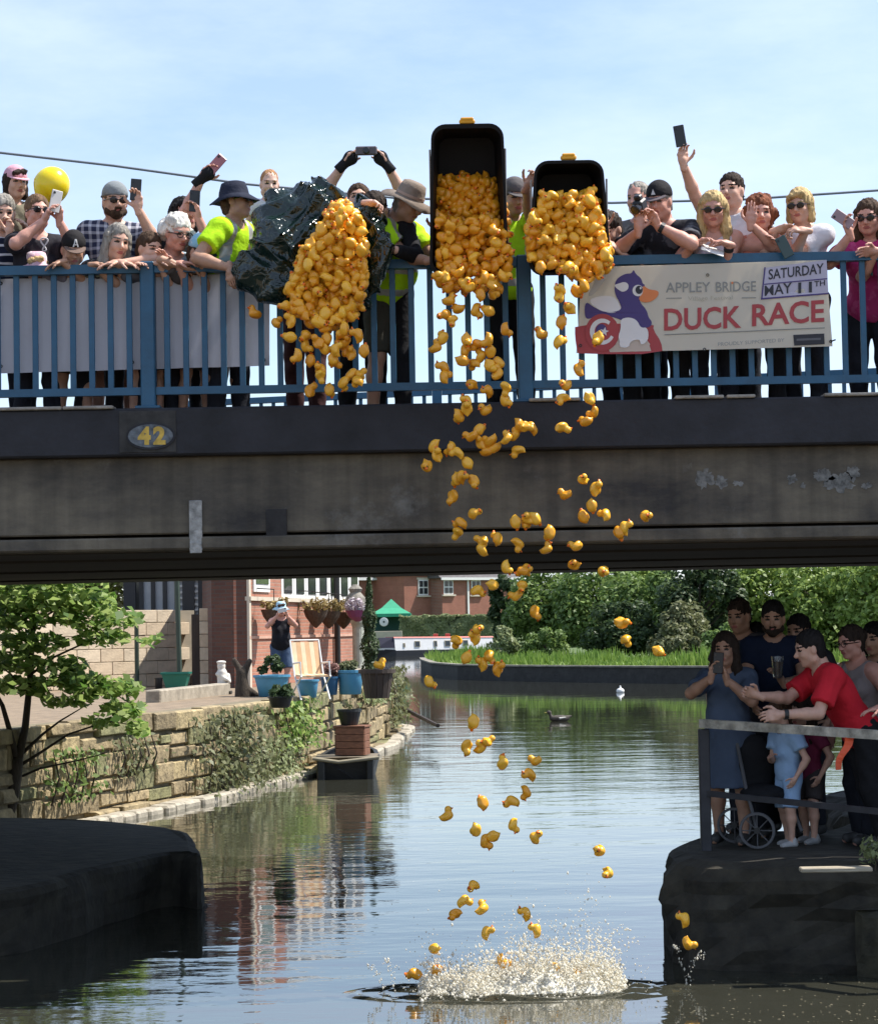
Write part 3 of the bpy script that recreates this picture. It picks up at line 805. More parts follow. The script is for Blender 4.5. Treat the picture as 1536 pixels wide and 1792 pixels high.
# far ground beyond the canal bend
struct(MB().prism([(-140, 204), (140, 204), (600, 2500), (-600, 2500)], -0.5, 0.9).build('field', M_GRASSGROUND), 'ground beyond the bend of the canal')
struct(MB().prism([(-60, 55), (-2.6, 55), (-2.6, 62), (-4.4, 120), (-6.6, 203), (-60, 203)], -0.5, 1.0).build('left_bank', M_GRASSGROUND), 'left bank continuing beyond the stone wall')
hx = np.linspace(-500, 700, 50); V = []
for x in hx:
    hgt = 9 + 6 * mnoise.noise(Vector((x * 0.006, 2, 0))) + (x > 0) * 0.02 * x
    V += [(x, 420, 0), (x, 470, hgt * 0.55), (x, 640, hgt)]
F = []
for i in range(49):
    for k in range(2): F.append((i * 3 + k, (i + 1) * 3 + k, (i + 1) * 3 + k + 1, i * 3 + k + 1))
struct(obj('hill', V, F, mat('wooded_hill', (0.035, 0.06, 0.02), 0.95, 0.5, 0.2)), 'low green hill far behind the trees')

# ------------------------------------------------------------------ trees and shrubs
LM = {
    'bright': leafmat('leaf_bright', (0.14, 0.22, 0.04), (0.28, 0.37, 0.09)),
    'mid': leafmat('leaf_mid', (0.085, 0.15, 0.035), (0.20, 0.28, 0.075)),
    'dark': leafmat('leaf_dark', (0.028, 0.055, 0.022), (0.085, 0.125, 0.045)),
    'pale': leafmat('leaf_pale', (0.19, 0.23, 0.10), (0.32, 0.36, 0.18)),
    'olive': leafmat('leaf_olive', (0.10, 0.115, 0.05), (0.22, 0.23, 0.11)),
    'fresh': leafmat('leaf_fresh', (0.08, 0.18, 0.025), (0.42, 0.52, 0.16), 0.5),
    'grass': leafmat('grass_blade', (0.12, 0.22, 0.03), (0.26, 0.37, 0.08), 0.3),
}
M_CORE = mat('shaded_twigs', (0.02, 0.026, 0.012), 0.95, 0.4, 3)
def tree(name, label, cat, px, base, r, d, top, kind, ncl=34, per=190, leaf=0.13, seed=1, group=None, trunk=True):
    """crown given by pixel column, base/top pixel rows, half-width in metres, at depth d"""
    b0 = P(px, base, d); t0 = P(px, top, d)
    hgt = t0.z - b0.z
    gz = BZ if d > 60 else b0.z
    t = thing(name, label, cat, (b0.x, d, gz), group)
    c = ((b0.x), d, (b0.z + t0.z) / 2)
    p, nr = clump_points(c, (r, r * 0.9, hgt / 2), ncl, per, min(r, hgt / 2) * 0.36, seed)
    V, F = leaf_cloud(p, nr, leaf, 0.55, 0.15, 0.6, seed)
    obj('crown', V, F, LM[kind], t)
    if trunk:
        mb = MB(); g = np.random.default_rng(seed + 50)
        mb.tube([(b0.x, d, gz - 0.2), (b0.x + g.normal(0, .05), d, gz + (c[2] - gz) * 0.5), (b0.x + g.normal(0, .15), d, c[2] + hgt * 0.2)], [0.16, 0.12, 0.04], 8)
        for k in range(6):
            a = g.uniform(0, 6.28); z0 = gz + (c[2] - gz) * g.uniform(0.3, 0.9)
            mb.tube([(b0.x, d, z0), (b0.x + math.cos(a) * r * 0.35, d + math.sin(a) * r * 0.35, z0 + hgt * 0.16), (b0.x + math.cos(a) * r * 0.7, d + math.sin(a) * r * 0.7, z0 + hgt * 0.26)], [0.07, 0.045, 0.015], 6)
        mb.build('trunk', M_BARK, t)
    return t
TG = 'trees and shrubs on the far bank'
for i, a in enumerate((
    ('ivy_tree', 'narrow dark ivy-clad tree beside the brick houses', 'tree', 886, 1150, 0.95, 124, 985, 'dark', 30, 200, .13),
    ('hawthorn_tree', 'bright green tree just right of the dark ivy tree', 'tree', 952, 1140, 2.3, 119, 985, 'mid', 44, 200, .13),
    ('hawthorn_tree', 'rounded mid-green tree in the middle of the far bank', 'tree', 1045, 1150, 2.7, 116, 985, 'mid', 50, 200, .14),
    ('willow_shrub', 'shadowed dark bush at the middle of the far bank', 'shrub', 1090, 1158, 1.7, 106, 1050, 'dark', 30, 170, .12),
    ('hawthorn_tree', 'leafy tree right of the middle of the far bank', 'tree', 1140, 1150, 2.2, 112, 985, 'mid', 44, 200, .13),
    ('elder_tree', 'tall dark tree behind the standing people at the platform', 'tree', 1225, 1165, 2.1, 106, 962, 'dark', 50, 220, .13),
    ('elder_tree', 'dark bushy tree left of the two tall standing men', 'tree', 1190, 1160, 1.4, 102, 1060, 'olive', 30, 170, .11),
    ('sycamore_tree', 'sunlit yellow-green tree right behind the two tall men', 'tree', 1340, 1165, 3.0, 110, 962, 'bright', 60, 220, .15),
    ('sycamore_tree', 'sunlit yellow-green tree at the right edge of the far bank', 'tree', 1470, 1165, 2.9, 106, 960, 'bright', 60, 220, .15),
    ('sycamore_tree', 'bright leafy tree over the heads at the picture edge', 'tree', 1580, 1165, 2.6, 100, 950, 'bright', 44, 200, .15),
    ('sycamore_tree', 'light green tree rising behind the middle trees', 'tree', 1115, 1100, 3.2, 138, 985, 'bright', 50, 200, .16),
    ('sycamore_tree', 'broad green tree beyond the right edge of the crowd', 'tree', 1710, 1165, 3.0, 104, 955, 'mid', 44, 180, .16),
    ('elder_tree', 'dark green tree farthest right on the far bank', 'tree', 1850, 1165, 3.0, 102, 950, 'dark', 40, 180, .16),
    ('elder_shrub', 'pale flowering bush low beside the moored boat', 'shrub', 880, 1160, 0.85, 112, 1098, 'pale', 16, 150, .10),
    ('elder_shrub', 'low light-green bush on the grass below the ivy tree', 'shrub', 955, 1165, 1.15, 108, 1100, 'mid', 22, 160, .10),
    ('elder_shrub', 'grey-green scrub in front of the right-hand dark trees', 'shrub', 1190, 1170, 1.0, 96, 1110, 'olive', 20, 160, .10),
    ('elder_shrub', 'tangled low green shrub behind the woman in the blue dress', 'shrub', 1290, 1175, 1.6, 95, 1090, 'mid', 26, 170, .11),
)):
    tree(*a, seed=20 + i, group=TG, trunk=(i not in (3, 13, 14, 15, 16)))
# long grass along the bank edge
g = np.random.default_rng(77); pts = []
for i in range(len(shore) - 1):
    a, b_ = shore[i], shore[i + 1]; L_ = (b_ - a).length
    d = (b_ - a).normalized(); nr = Vector((-d.y, d.x, 0))
    m_ = int(L_ * 230)
    u = g.uniform(0, 1, m_); w = g.uniform(0.3, 6.5, m_)
    pts.append(np.array(a) + u[:, None] * np.array(b_ - a) + w[:, None] * np.array(nr))
pts = np.concatenate(pts); pts = pts[pts[:, 1] < 150]
hh = 0.10 + 0.75 * (np.array([mnoise.noise(Vector((p[0] * .35, p[1] * .35, 3))) + .5 * mnoise.noise(Vector((p[0] * 1.1, p[1] * 1.1, 8))) for p in pts]) + 0.12).clip(0, 1) + g.uniform(0, .15, len(pts))
ang = g.uniform(0, 6.28, len(pts)); wd = 0.05
dx = np.stack([np.cos(ang) * wd, np.sin(ang) * wd, 0 * ang], 1)
base = pts.copy(); base[:, 2] = BZ
tip = base + np.stack([g.normal(0, .09, len(pts)), g.normal(0, .09, len(pts)), hh], 1)
V = np.stack([base - dx, base + dx, tip + dx * .15, tip - dx * .15], 1).reshape(-1, 3)
o = obj('grass', V, np.arange(len(V)).reshape(-1, 4), LM['grass'])
tag(o, 'long bright grass growing along the far bank', 'grass', kind='stuff')

# ------------------------------------------------------------------ brick houses far behind
DH = 226.0
M_HB = brickmat('house_brick', (0.36, 0.115, 0.07), (0.42, 0.15, 0.09), (0.36, 0.24, 0.19))
M_ROOF = mat('grey_roof_tile', (0.10, 0.09, 0.09), 0.85, 0.3, 3)
M_STCREAM = mat('cream_stone_trim', (0.55, 0.48, 0.38), 0.8, 0.1, 4)
def house(label, px0, px1, d, py_eave, wins, base_py=1105, gable=None, pipes=()):
    a, b_ = P(px0, py_eave, d), P(px1, py_eave, d)
    zb = 0.9; ze = a.z
    t = thing('brick_house', label, 'house', ((a.x + b_.x) / 2, d, zb), 'red brick houses beyond the canal')
    MB().box(((a.x + b_.x) / 2, d + 4, (zb + ze) / 2), (b_.x - a.x, 8, ze - zb)).build('wall', M_HB, t)
    # pitched roof
    x0, x1 = a.x - 0.3, b_.x + 0.3
    if gable:
        xm = (a.x + b_.x) / 2
        mb = MB(); mb.add([(x0, d - .35, ze - .1), (x1, d - .35, ze - .1), (xm, d - .35, ze + 2.6), (x0, d + 8.3, ze - .1), (x1, d + 8.3, ze - .1), (xm, d + 8.3, ze + 2.6)], [(0, 1, 2), (3, 5, 4), (0, 2, 5, 3), (1, 4, 5, 2), (0, 3, 4, 1)])
        rf = mb.build('roof', M_ROOF, t)
        for s_ in (0, 1):
            xx = (x0, x1)[s_]
            mb = MB(); mb.add([(xx, d - .5, ze - .25), (xx, d - .5, ze + .02), (xm, d - .5, ze + 2.72), (xm, d - .5, ze + 2.4), (xx, d - .36, ze - .25), (xx, d - .36, ze + .02), (xm, d - .36, ze + 2.72), (xm, d - .36, ze + 2.4)], [(0, 1, 2, 3), (4, 7, 6, 5), (0, 4, 5, 1), (1, 5, 6, 2), (2, 6, 7, 3), (3, 7, 4, 0)])
            mb.build('bargeboard', M_WHITE, rf)
    else:
        mb = MB(); mb.add([(x0, d - .35, ze - .05), (x1, d - .35, ze - .05), (x1, d + 4, ze + 2.6), (x0, d + 4, ze + 2.6), (x0, d + 8.3, ze - .05), (x1, d + 8.3, ze - .05)], [(0, 1, 2, 3), (3, 2, 5, 4), (0, 3, 4), (1, 5, 2)])
        mb.build('roof', M_ROOF, t)
        MB().box(((x0 + x1) / 2, d - .40, ze - .12), (x1 - x0, .12, .26)).build('gutter', M_WHITE, t)
    for (wx, wy, ww, wh) in wins:
        c = P(wx, wy, d)
        w = MB().box((c.x, d - 0.02, c.z), (ww, 0.10, wh)).build('window', M_WHITE, t)
        for sx in (-1, 1):
            for sz in (-1, 1):
                MB().box((c.x + sx * ww * .225, d - 0.085, c.z + sz * wh * .225), (ww * .36, 0.03, wh * .37)).build('pane', M_GLASS, w)
        MB().box((c.x, d - 0.10, c.z - wh / 2 - 0.09), (ww + .35, .22, .16)).build('sill', M_STCREAM, w)
        MB().box((c.x, d - 0.03, c.z + wh / 2 + 0.10), (ww + .25, .10, .20)).build('lintel', M_STCREAM, w)
    for px in pipes:
        c = P(px, 1040, d)
        MB().box((c.x, d - .08, (zb + ze) / 2), (.16, .1, ze - zb)).build('downpipe', M_WHITE, t)
    t.rotation_euler.z = R(38)
    t.scale.x = 1.27
    return t
house('red brick house end at the left behind the green gazebo', 628, 705, DH + 3, 1012, [(690, 1028, 0.9, 1.6)], pipes=(703,))
house('red brick gabled house front left of the dark ivy tree', 707, 772, DH, 1004, [(740, 1028, 1.0, 1.6)], gable=True)
house('red brick house wing with white downpipe beside the dark ivy tree', 773, 900, DH + 2, 1012, [(784, 1028, 0.95, 1.5), (832, 1028, 0.95, 1.5)], pipes=(818,))
# hedge
def hedge(name, label, pa, pb, d, zb, ztop, th, kind, leaf, seed, dens):
    g = np.random.default_rng(seed)
    L_ = abs(pb - pa)
    t = thing(name, label, 'hedge', ((pa + pb) / 2, d, zb))
    n = int(L_ * (ztop - zb) * dens)
    x = g.uniform(pa, pb, n); z = zb + (ztop - zb) * g.uniform(0, 1, n) ** 0.8
    nz = np.array([mnoise.noise(Vector((a * .8, b_ * .8, seed))) for a, b_ in zip(x, z)])
    y = d - th / 2 + nz * 0.5 * min(1, th)
    front = np.stack([x, y, z], 1); fn = np.tile([0, -1, .35], (n, 1))
    x2 = g.uniform(pa, pb, n // 2)
    z2 = ztop + np.array([mnoise.noise(Vector((a * 1.1, 7, seed))) for a in x2]) * 0.35 * min(1, (ztop - zb))
    top = np.stack([x2, g.uniform(d - th / 2, d + th / 2, n // 2), z2], 1)
    V, F = leaf_cloud(np.concatenate([front, top]), np.concatenate([fn, np.tile([0, -.2, 1], (n // 2, 1))]), leaf, 0.6, .1, .6, seed)
    obj('foliage', V, F, LM[kind], t)
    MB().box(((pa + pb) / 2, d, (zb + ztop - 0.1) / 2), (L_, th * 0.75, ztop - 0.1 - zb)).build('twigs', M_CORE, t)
h0, h1 = P(700, 1100, 211), P(868, 1100, 211)
hedge('clipped_hedge', 'long clipped grey-green hedge below the brick houses', h0.x, h1.x, 211, 0.7, P(780, 1078, 211).z, 1.6, 'pale', .16, 3, 160)
c = P(672, 1100, 209)
o = MB().box((c.x + .2, 209, 1.3), (3.0, .3, 1.7), bev=.02).build('garden_wall', mat('pale_render', (0.42, 0.37, 0.29), .9, .15, 2))
tag(o, 'low pale rendered wall below the green gazebo', 'wall')

# green gazebo
c = P(685, 1076, 216)
gz = thing('gazebo', 'green pop-up gazebo tent in front of the brick houses', 'gazebo', (c.x, 216, 0.9))
M_GREENC = mat('green_canvas', (0.03, 0.30, 0.16), .7, .1, 3)
w = 1.9; zt_ = P(685, 1074, 216).z; za = P(685, 1048, 216).z
mb = MB(); mb.add([(c.x - w, 216 - w, zt_), (c.x + w, 216 - w, zt_), (c.x + w, 216 + w, zt_), (c.x - w, 216 + w, zt_), (c.x, 216, za), (c.x - .5 * w, 216 - .5 * w, zt_ + (za - zt_) * .38), (c.x + .5 * w, 216 - .5 * w, zt_ + (za - zt_) * .38), (c.x + .5 * w, 216 + .5 * w, zt_ + (za - zt_) * .38), (c.x - .5 * w, 216 + .5 * w, zt_ + (za - zt_) * .38)],
       [(0, 1, 6, 5), (1, 2, 7, 6), (2, 3, 8, 7), (3, 0, 5, 8), (5, 6, 4), (6, 7, 4), (7, 8, 4), (8, 5, 4)])
mb.build('canopy', M_GREENC, gz)
for sx, sy, lx, ly in ((0, -1, 2 * w, .03), (0, 1, 2 * w, .03), (-1, 0, .03, 2 * w), (1, 0, .03, 2 * w)):
    MB().box((c.x + sx * w, 216 + sy * w, zt_ - .16), (lx, ly, .3)).build('valance', M_GREENC, gz)
for sx in (-1, 1):
    for sy in (-1, 1):
        MB().tube([(c.x + sx * (w - .06), 216 + sy * (w - .06), .9), (c.x + sx * (w - .06), 216 + sy * (w - .06), zt_)], .05, 8).build('leg', M_WHITE, gz)
MB().box((c.x, 216 + w - .1, (zt_ + .9) / 2), (2 * w - .1, .04, zt_ - .9)).build('back_sheet', mat('dark_teal_canvas', (.01, .06, .055), .7), gz)
cc = P(672, 1092, 214); 
o = MB().lathe([(.10, -.02), (.36, -.02), (.43, 0), (.36, .02), (.10, .02)], (cc.x, 214, cc.z + .2), 20, rot=Matrix.Rotation(R(90), 3, 'X')).build('life_ring', M_WHITE)
o.location.y = 213.6
tag(o, 'white ring hanging at the front of the green gazebo', 'ring')

# narrowboat
D0 = 158.0
pA, pB = G(672, 1149, 0), G(806, 1140, 0)
nb = thing('narrowboat', 'white narrowboat with red roof line moored at the canal bend', 'boat', (pA.x, pA.y, 0))
ax = Vector((pB.x - pA.x, 4.0, 0)).normalized(); sd = Vector((ax.y, -ax.x, 0))
Lb = Vector((pB.x - pA.x, 4.0, 0)).length + 3.5
M_HULL = mat('black_hull', (.012, .012, .016), .4, .2, 3)
M_RED = mat('red_oxide_paint', (.45, .07, .05), .5, .1, 3)
M_NAVY = mat('navy_canvas', (.012, .012, .03), .8, .2, 3)
def nbp(s_, w_, z): q = Vector((pA.x, pA.y, 0)) + ax * s_ + sd * w_; return (q.x, q.y, z)
MB().hexa([nbp(-1.4, -.1, -.3), nbp(-1.4, .1, -.3), nbp(.6, 1.0, -.3), nbp(.6, -1.0, -.3)], [nbp(-1.9, -.12, .75), nbp(-1.9, .12, .75), nbp(.6, 1.02, .55), nbp(.6, -1.02, .55)]).build('bow', M_HULL, nb)
MB().hexa([nbp(.6, -1.0, -.3), nbp(.6, 1.0, -.3), nbp(Lb, 1.0, -.3), nbp(Lb, -1.0, -.3)], [nbp(.6, -1.02, .5), nbp(.6, 1.02, .5), nbp(Lb, 1.02, .5), nbp(Lb, -1.02, .5)]).build('hull', M_HULL, nb)
MB().hexa([nbp(-1.5, -.35, .56), nbp(-1.5, .35, .56), nbp(.5, .9, .56), nbp(.5, -.9, .56)], [nbp(-1.6, -.35, .72), nbp(-1.6, .35, .72), nbp(.5, .95, .72), nbp(.5, -.95, .72)]).build('gunwale_band', M_WHITE, nb)
MB().hexa([nbp(.6, -.9, .5), nbp(.6, .9, .5), nbp(Lb - 1, .9, .5), nbp(Lb - 1, -.9, .5)], [nbp(.6, -.78, 1.55), nbp(.6, .78, 1.55), nbp(Lb - 1, .78, 1.45), nbp(Lb - 1, -.78, 1.45)]).build('cabin', mat('white_enamel', (.75, .74, .72), .35, .05, 3), nb)
MB().hexa([nbp(.55, -.82, 1.56), nbp(.55, .82, 1.56), nbp(Lb - .9, .82, 1.46), nbp(Lb - .9, -.82, 1.46)], [nbp(.55, -.7, 1.66), nbp(.55, .7, 1.66), nbp(Lb - .9, .7, 1.56), nbp(Lb - .9, -.7, 1.56)]).build('roof', M_RED, nb)
MB().hexa([nbp(-1.1, -.5, .73), nbp(-1.1, .5, .73), nbp(.58, .9, .73), nbp(.58, -.9, .73)], [nbp(-.5, -.1, 1.6), nbp(-.5, .1, 1.6), nbp(.58, .7, 1.62), nbp(.58, -.7, 1.62)]).build('cratch_cover', M_NAVY, nb)
for s_, ww, hh_ in ((1.5, .18, .35), (2.8, .5, .5), (4.6, .3, .5), (5.8, .55, .5), (7.6, .5, .5)):
    f = MB().hexa([nbp(s_ - ww / 2, .85, .78), nbp(s_ - ww / 2, .93, .78), nbp(s_ + ww / 2, .93, .78), nbp(s_ + ww / 2, .85, .78)], [nbp(s_ - ww / 2, .80, .78 + hh_), nbp(s_ - ww / 2, .875, .78 + hh_), nbp(s_ + ww / 2, .875, .78 + hh_), nbp(s_ + ww / 2, .80, .78 + hh_)]).build('window', mat('brass_rim', (.35, .3, .2), .4), nb)
    i_ = .05
    MB().hexa([nbp(s_ - ww / 2 + i_, .90, .78 + i_), nbp(s_ - ww / 2 + i_, .938, .78 + i_), nbp(s_ + ww / 2 - i_, .938, .78 + i_), nbp(s_ + ww / 2 - i_, .90, .78 + i_)], [nbp(s_ - ww / 2 + i_, .84, .78 + hh_ - i_), nbp(s_ - ww / 2 + i_, .888, .78 + hh_ - i_), nbp(s_ + ww / 2 - i_, .888, .78 + hh_ - i_), nbp(s_ + ww / 2 - i_, .84, .78 + hh_ - i_)]).build('pane', M_GLASS, f)
for s_ in (5.0, 6.2):
    q = nbp(s_, .2, 1.62)
    MB().box((q[0], q[1], 1.74), (.4, .5, .24), bev=.03).build('roof_box', M_RED, nb)

# mallard and a white float on the water, a pole
c = G(975, 1262, 0)
dk = thing('mallard', 'dark mallard swimming on the canal beyond the bridge', 'bird', (c.x, c.y, 0))
s = SDF(); s.ell((c.x + .05, c.y, .06), (.24, .12, .09), k=.04).cap((c.x - .14, c.y, .08), (c.x - .19, c.y, .2), .045, .035, .04).ell((c.x - .2, c.y, .22), (.06, .045, .045), k=.02).cap((c.x + .25, c.y, .09), (c.x + .36, c.y, .13), .05, .012, .04)
V, F = s.mesh(.02)
obj('body', V, F, mat('mallard_plumage', (.06, .05, .04), .8, .6, 14), dk, smooth=True)
MB().box((c.x - .27, c.y, .21), (.09, .04, .02), bev=.006).build('beak', mat('beak_olive', (.3, .25, .05), .6), dk)
MB().tube([(c.x + .04, c.y - .115, .07), (c.x + .2, c.y - .1, .09)], [.03, .015], 8).build('wing', mat('pale_feathers', (.5, .48, .44), .8), dk)
c = G(1085, 1212, 0)
s = SDF(); s.ell((c.x, c.y, .05), (.14, .12, .11), k=.02); s.cap((c.x, c.y, .14), (c.x, c.y, .22), .035, .03, .02); V, F = s.mesh(.025)
tag(obj('float', V, F, M_WHITE, smooth=True), 'small white float bobbing near the far bank', 'float')
mb = MB(); mb.tube([P(693, 1233, 50.6), P(730, 1252, 47), P(766, 1270, 43.5)], [.045, .045, .04], 8)
tag(mb.build('mooring_pole', M_DKWOOD), 'dark wooden pole leaning out over the water from the wall end', 'pole')

# ================================================================== left garden
def T(px, py): return G(px, py, WZ)
GZ = WZ - 0.07
# block wall
dW = 46.5
a, b_ = P(-40, 1190, dW), P(383, 1190, dW)
zt_ = P(330, 1066, dW).z; zb = GZ
bw = thing('block_wall', 'cream concrete block wall behind the tree in the garden', 'wall', ((a.x + b_.x) / 2, dW, zb))
M_BLK = [mat('cream_block_%s' % k, c, .9, .18, 6, .4, 30) for k, c in (('pale', (.64, .53, .39)), ('warm', (.60, .48, .34)), ('dull', (.54, .45, .33)))]
rows = 6; hh_ = (zt_ - zb) / rows; wblk = .44
MB().box(((a.x + b_.x) / 2, dW + .1, (zb + zt_) / 2), (b_.x - a.x - .04, .12, zt_ - zb - .03)).build('core', mat('grey_mortar', (.3, .26, .2), .95), bw)
bm = MB().box((0, 0, 0), (wblk - .012, .14, hh_ - .012), bev=.006); meB = [mesh_np('block', bm.v, bm.f, m) for m in M_BLK]
gs = np.random.default_rng(4)
for r_ in range(rows):
    x = a.x + (r_ % 2) * wblk / 2
    while x < b_.x - wblk:
        inst('block', meB[int(gs.integers(3))], (x + wblk / 2, dW - .01 + gs.uniform(-.006, .006), zb + (r_ + .5) * hh_), parent=bw); x += wblk
bw.rotation_euler.z = R(50); bw.location.x -= 0.35; bw.location.y -= 1.6; bw.scale.x = 1.42
# cream pillar, and a dark strip standing in for shade, at the right of the block wall
for px0, px1, nm in ((338, 352, 'dark'), (352, 378, 'pale')):
    q0, q1 = P(px0, 1190, 45.6), P(px1, 1190, 45.6)
    if nm == 'pale':
        t = thing('gate_pillar', 'square cream block pillar beside the dark brick gable', 'pillar', ((q0.x + q1.x) / 2, 45.6, GZ))
        n_ = 6; z1 = P(360, 1064, 45.6).z
        for k in range(n_):
            hh2 = (z1 - GZ) / n_
            MB().box(((q0.x + q1.x) / 2, 45.6, GZ + (k + .5) * hh2), (q1.x - q0.x, .3, hh2 - .012), bev=.008).build('block', M_BLK[k % 2], t)
    else:
        tag(MB().box(((q0.x + q1.x) / 2 - .03, 45.9, (GZ + P(340, 1075, 45.9).z) / 2), (.2, .08, P(340, 1075, 45.9).z - GZ), bev=.01).build('shade_strip', M_DKWOOD), 'dark upright strip put in for the shade beside the cream pillar', 'post')
# glasshouse behind the block wall
a, b_ = P(228, 1060, 48), P(372, 1060, 48)
gh = thing('glasshouse', 'black framed glasshouse with blinds showing above the block wall', 'greenhouse', ((a.x + b_.x) / 2, 48, GZ))
M_BLKF = mat('black_frame', (.012, .013, .016), .5)
M_BLIND = mat('grey_blind', (.34, .36, .38), .5, .15, 3)
zg = 4.6
npn = 7; wdt = (b_.x - a.x) / npn
for k in range(npn):
    x = a.x + (k + .5) * wdt
    pn = MB().box((x, 48, (GZ + zg) / 2 + .3), (wdt - .07, .02, zg - GZ - .6)).build('pane', M_GLASS if k == 0 else M_BLIND, gh)
    if k >= 4:
        for q in range(16):
            z = 2.4 + q * .13
            MB().box((x, 47.965, z), (wdt - .09, .03, .05), Matrix.Rotation(R(12 * math.sin(q * 2.1 + k)), 3, 'Y')).build('slat', mat('pale_slat', (.5, .5, .48), .6), pn)
for k in range(npn + 1):
    MB().box((a.x + k * wdt, 47.97, (GZ + zg) / 2), (.09 if k not in (0, 5) else .26, .10, zg - GZ)).build('mullion', M_BLKF, gh)
MB().box(((a.x + b_.x) / 2, 47.97, zg + .05), (b_.x - a.x + .2, .12, .1)).build('head_rail', M_BLKF, gh)
MB().box(((a.x + b_.x) / 2, 49.5, zg + .16), (b_.x - a.x + .3, 3.2, .1)).build('roof', M_BLKF, gh)
# posts
for i, (px, pyb, pyt, d, r_, lab) in enumerate(((315, 1172, 1000, 43.0, .05, 'tall dark pole standing behind the teal planter'), (240, 1170, 1095, 45.5, .045, 'dark green post in front of the block wall left of the pole'), (157, 1168, 1085, 45.5, .045, 'dark post in front of the block wall behind the tree leaves'))):
    q = P(px, pyb, d); z1 = P(px, pyt, d).z
    o = MB().tube([(q.x, d, GZ), (q.x - (.06 if i == 0 else 0), d, z1 + (1.2 if i == 0 else 0))], r_, 10).build('garden_post', mat('dark_green_paint', (.03, .05, .035), .6))
    tag(o, lab, 'post', 'garden posts')
# brick house beside the canal
hA, hB, hC = Vector((P(372, 1190, 44.2).x, 44.2, 0)), Vector((P(436, 1190, 44.0).x, 44.0, 0)), Vector((P(632, 1180, 54.0).x, 54.0, 0))
hs = thing('brick_building', 'brick canalside house with dark shaded gable and sunlit side', 'house', (hB.x, hB.y, GZ))
wdir = (hC - hB).normalized(); wn_ = Vector((wdir.y, -wdir.x, 0)); wang = math.atan2(wdir.y, wdir.x)
M_BR_D = brickmat('shaded_gable_brick', (.17, .075, .05), (.13, .055, .04), (.12, .09, .075))  # darker copy of the house brick, the gable's shade put into its colour
M_BR_L = brickmat('sunlit_side_brick', (.44, .17, .105), (.52, .22, .14), (.42, .29, .22), rotz=wang)  # lighter copy of the brick, sunlight put into its colour
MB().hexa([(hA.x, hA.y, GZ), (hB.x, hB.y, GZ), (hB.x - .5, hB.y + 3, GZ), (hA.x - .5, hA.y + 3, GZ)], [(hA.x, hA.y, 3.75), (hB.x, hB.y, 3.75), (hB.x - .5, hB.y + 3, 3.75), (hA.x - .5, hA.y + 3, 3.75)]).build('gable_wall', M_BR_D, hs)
def side(s0, s1, z0, z1, out, th, m, name, par=None):
    p0 = hB + wdir * s0 + wn_ * out; p1_ = hB + wdir * s1 + wn_ * out
    q0, q1 = p0 - wn_ * th, p1_ - wn_ * th
    return MB().hexa([(p0.x, p0.y, z0), (p1_.x, p1_.y, z0), (q1.x, q1.y, z0), (q0.x, q0.y, z0)], [(p0.x, p0.y, z1), (p1_.x, p1_.y, z1), (q1.x, q1.y, z1), (q0.x, q0.y, z1)]).build(name, m, par or hs)
LS = (hC - hB).length
ZM = 2.98
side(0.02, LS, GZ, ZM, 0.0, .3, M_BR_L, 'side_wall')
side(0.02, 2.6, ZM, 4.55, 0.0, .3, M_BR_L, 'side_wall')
side(2.62, LS, 4.3, 4.55, 0.02, .3, mat('white_fascia', (.6, .58, .55), .6), 'fascia')
side(0.0, LS, ZM - .06, ZM + .02, .06, .12, M_STCREAM, 'sill_course')
side(0.0, LS, 2.16, 2.22, .035, .06, mat('soldier_course', (.5, .3, .22), .85, .2, 5), 'string_course')
w = side(0.35, 1.6, ZM + .12, 4.3, .03, .06, M_WHITE, 'window'); side(0.5, 1.45, ZM + .28, 4.15, .045, .03, mat('window_reflection', (.06, .09, .04), .1), 'pane', w)
nw = 7
for k in range(nw):
    s0 = 2.7 + (LS - 2.7) * k / nw; s1 = 2.7 + (LS - 2.7) * (k + 1) / nw
    w = side(s0 + .02, s1 - .02, ZM + .03, 4.28, -.02, .05, M_WHITE, 'window'); side(s0 + .2, s1 - .2, ZM + .12, 4.2, -.005, .03, M_GLASS, 'pane', w)
side(-.02, .12, GZ, 4.55, .03, .05, M_STCREAM, 'quoin_strip')
dp = hB + wdir * (LS * .72) + wn_ * .09
MB().tube([(dp.x, dp.y, GZ), (dp.x, dp.y, 4.4)], .07, 10).build('downpipe', mat('black_pipe', (.02, .018, .016), .5), hs)
# hanging baskets on the side wall
for i, (f_, drop, lab) in enumerate(((.055, 0, 'nearest dark hanging basket beside the brick gable'), (.40, 0, 'hanging basket right of the woman in the pale blue hat'), (.52, .05, 'middle one of the hanging baskets on the sunlit brick side'), (.66, .1, 'farthest pointed hanging basket near the black downpipe'))):
    q = hB + wdir * (LS * f_) + wn_ * .38; z = 2.72 - drop * .3
    t = thing('hanging_basket', lab, 'basket', (q.x, q.y, z - .35), 'baskets hung on the brick side wall')
    MB().lathe([(.02, -.36), (.12, -.26), (.22, -.12), (.27, .02), (.24, .02)], (q.x, q.y, z), 14).build('bowl', mat('coir_lining', (.07, .045, .03), .95, .4, 20, .6, 60), t)
    pp, nr = clump_points((q.x, q.y, z + .1), (.3, .3, .16), 9, 26, .11, 300 + i, bottom=-.2)
    V, F = leaf_cloud(pp, nr, .045, .6, .1, .6, 300 + i); obj('flowers', V, F, leafmat('dry_flowers', (.2, .14, .05), (.36, .27, .1), .2), t)
    q2 = hB + wdir * (LS * f_)
    MB().tube([(q2.x, q2.y, z + .45), (q.x, q.y, z + .42), (q.x, q.y, z + .02)], .012, 6).build('bracket', M_BLACK, t)
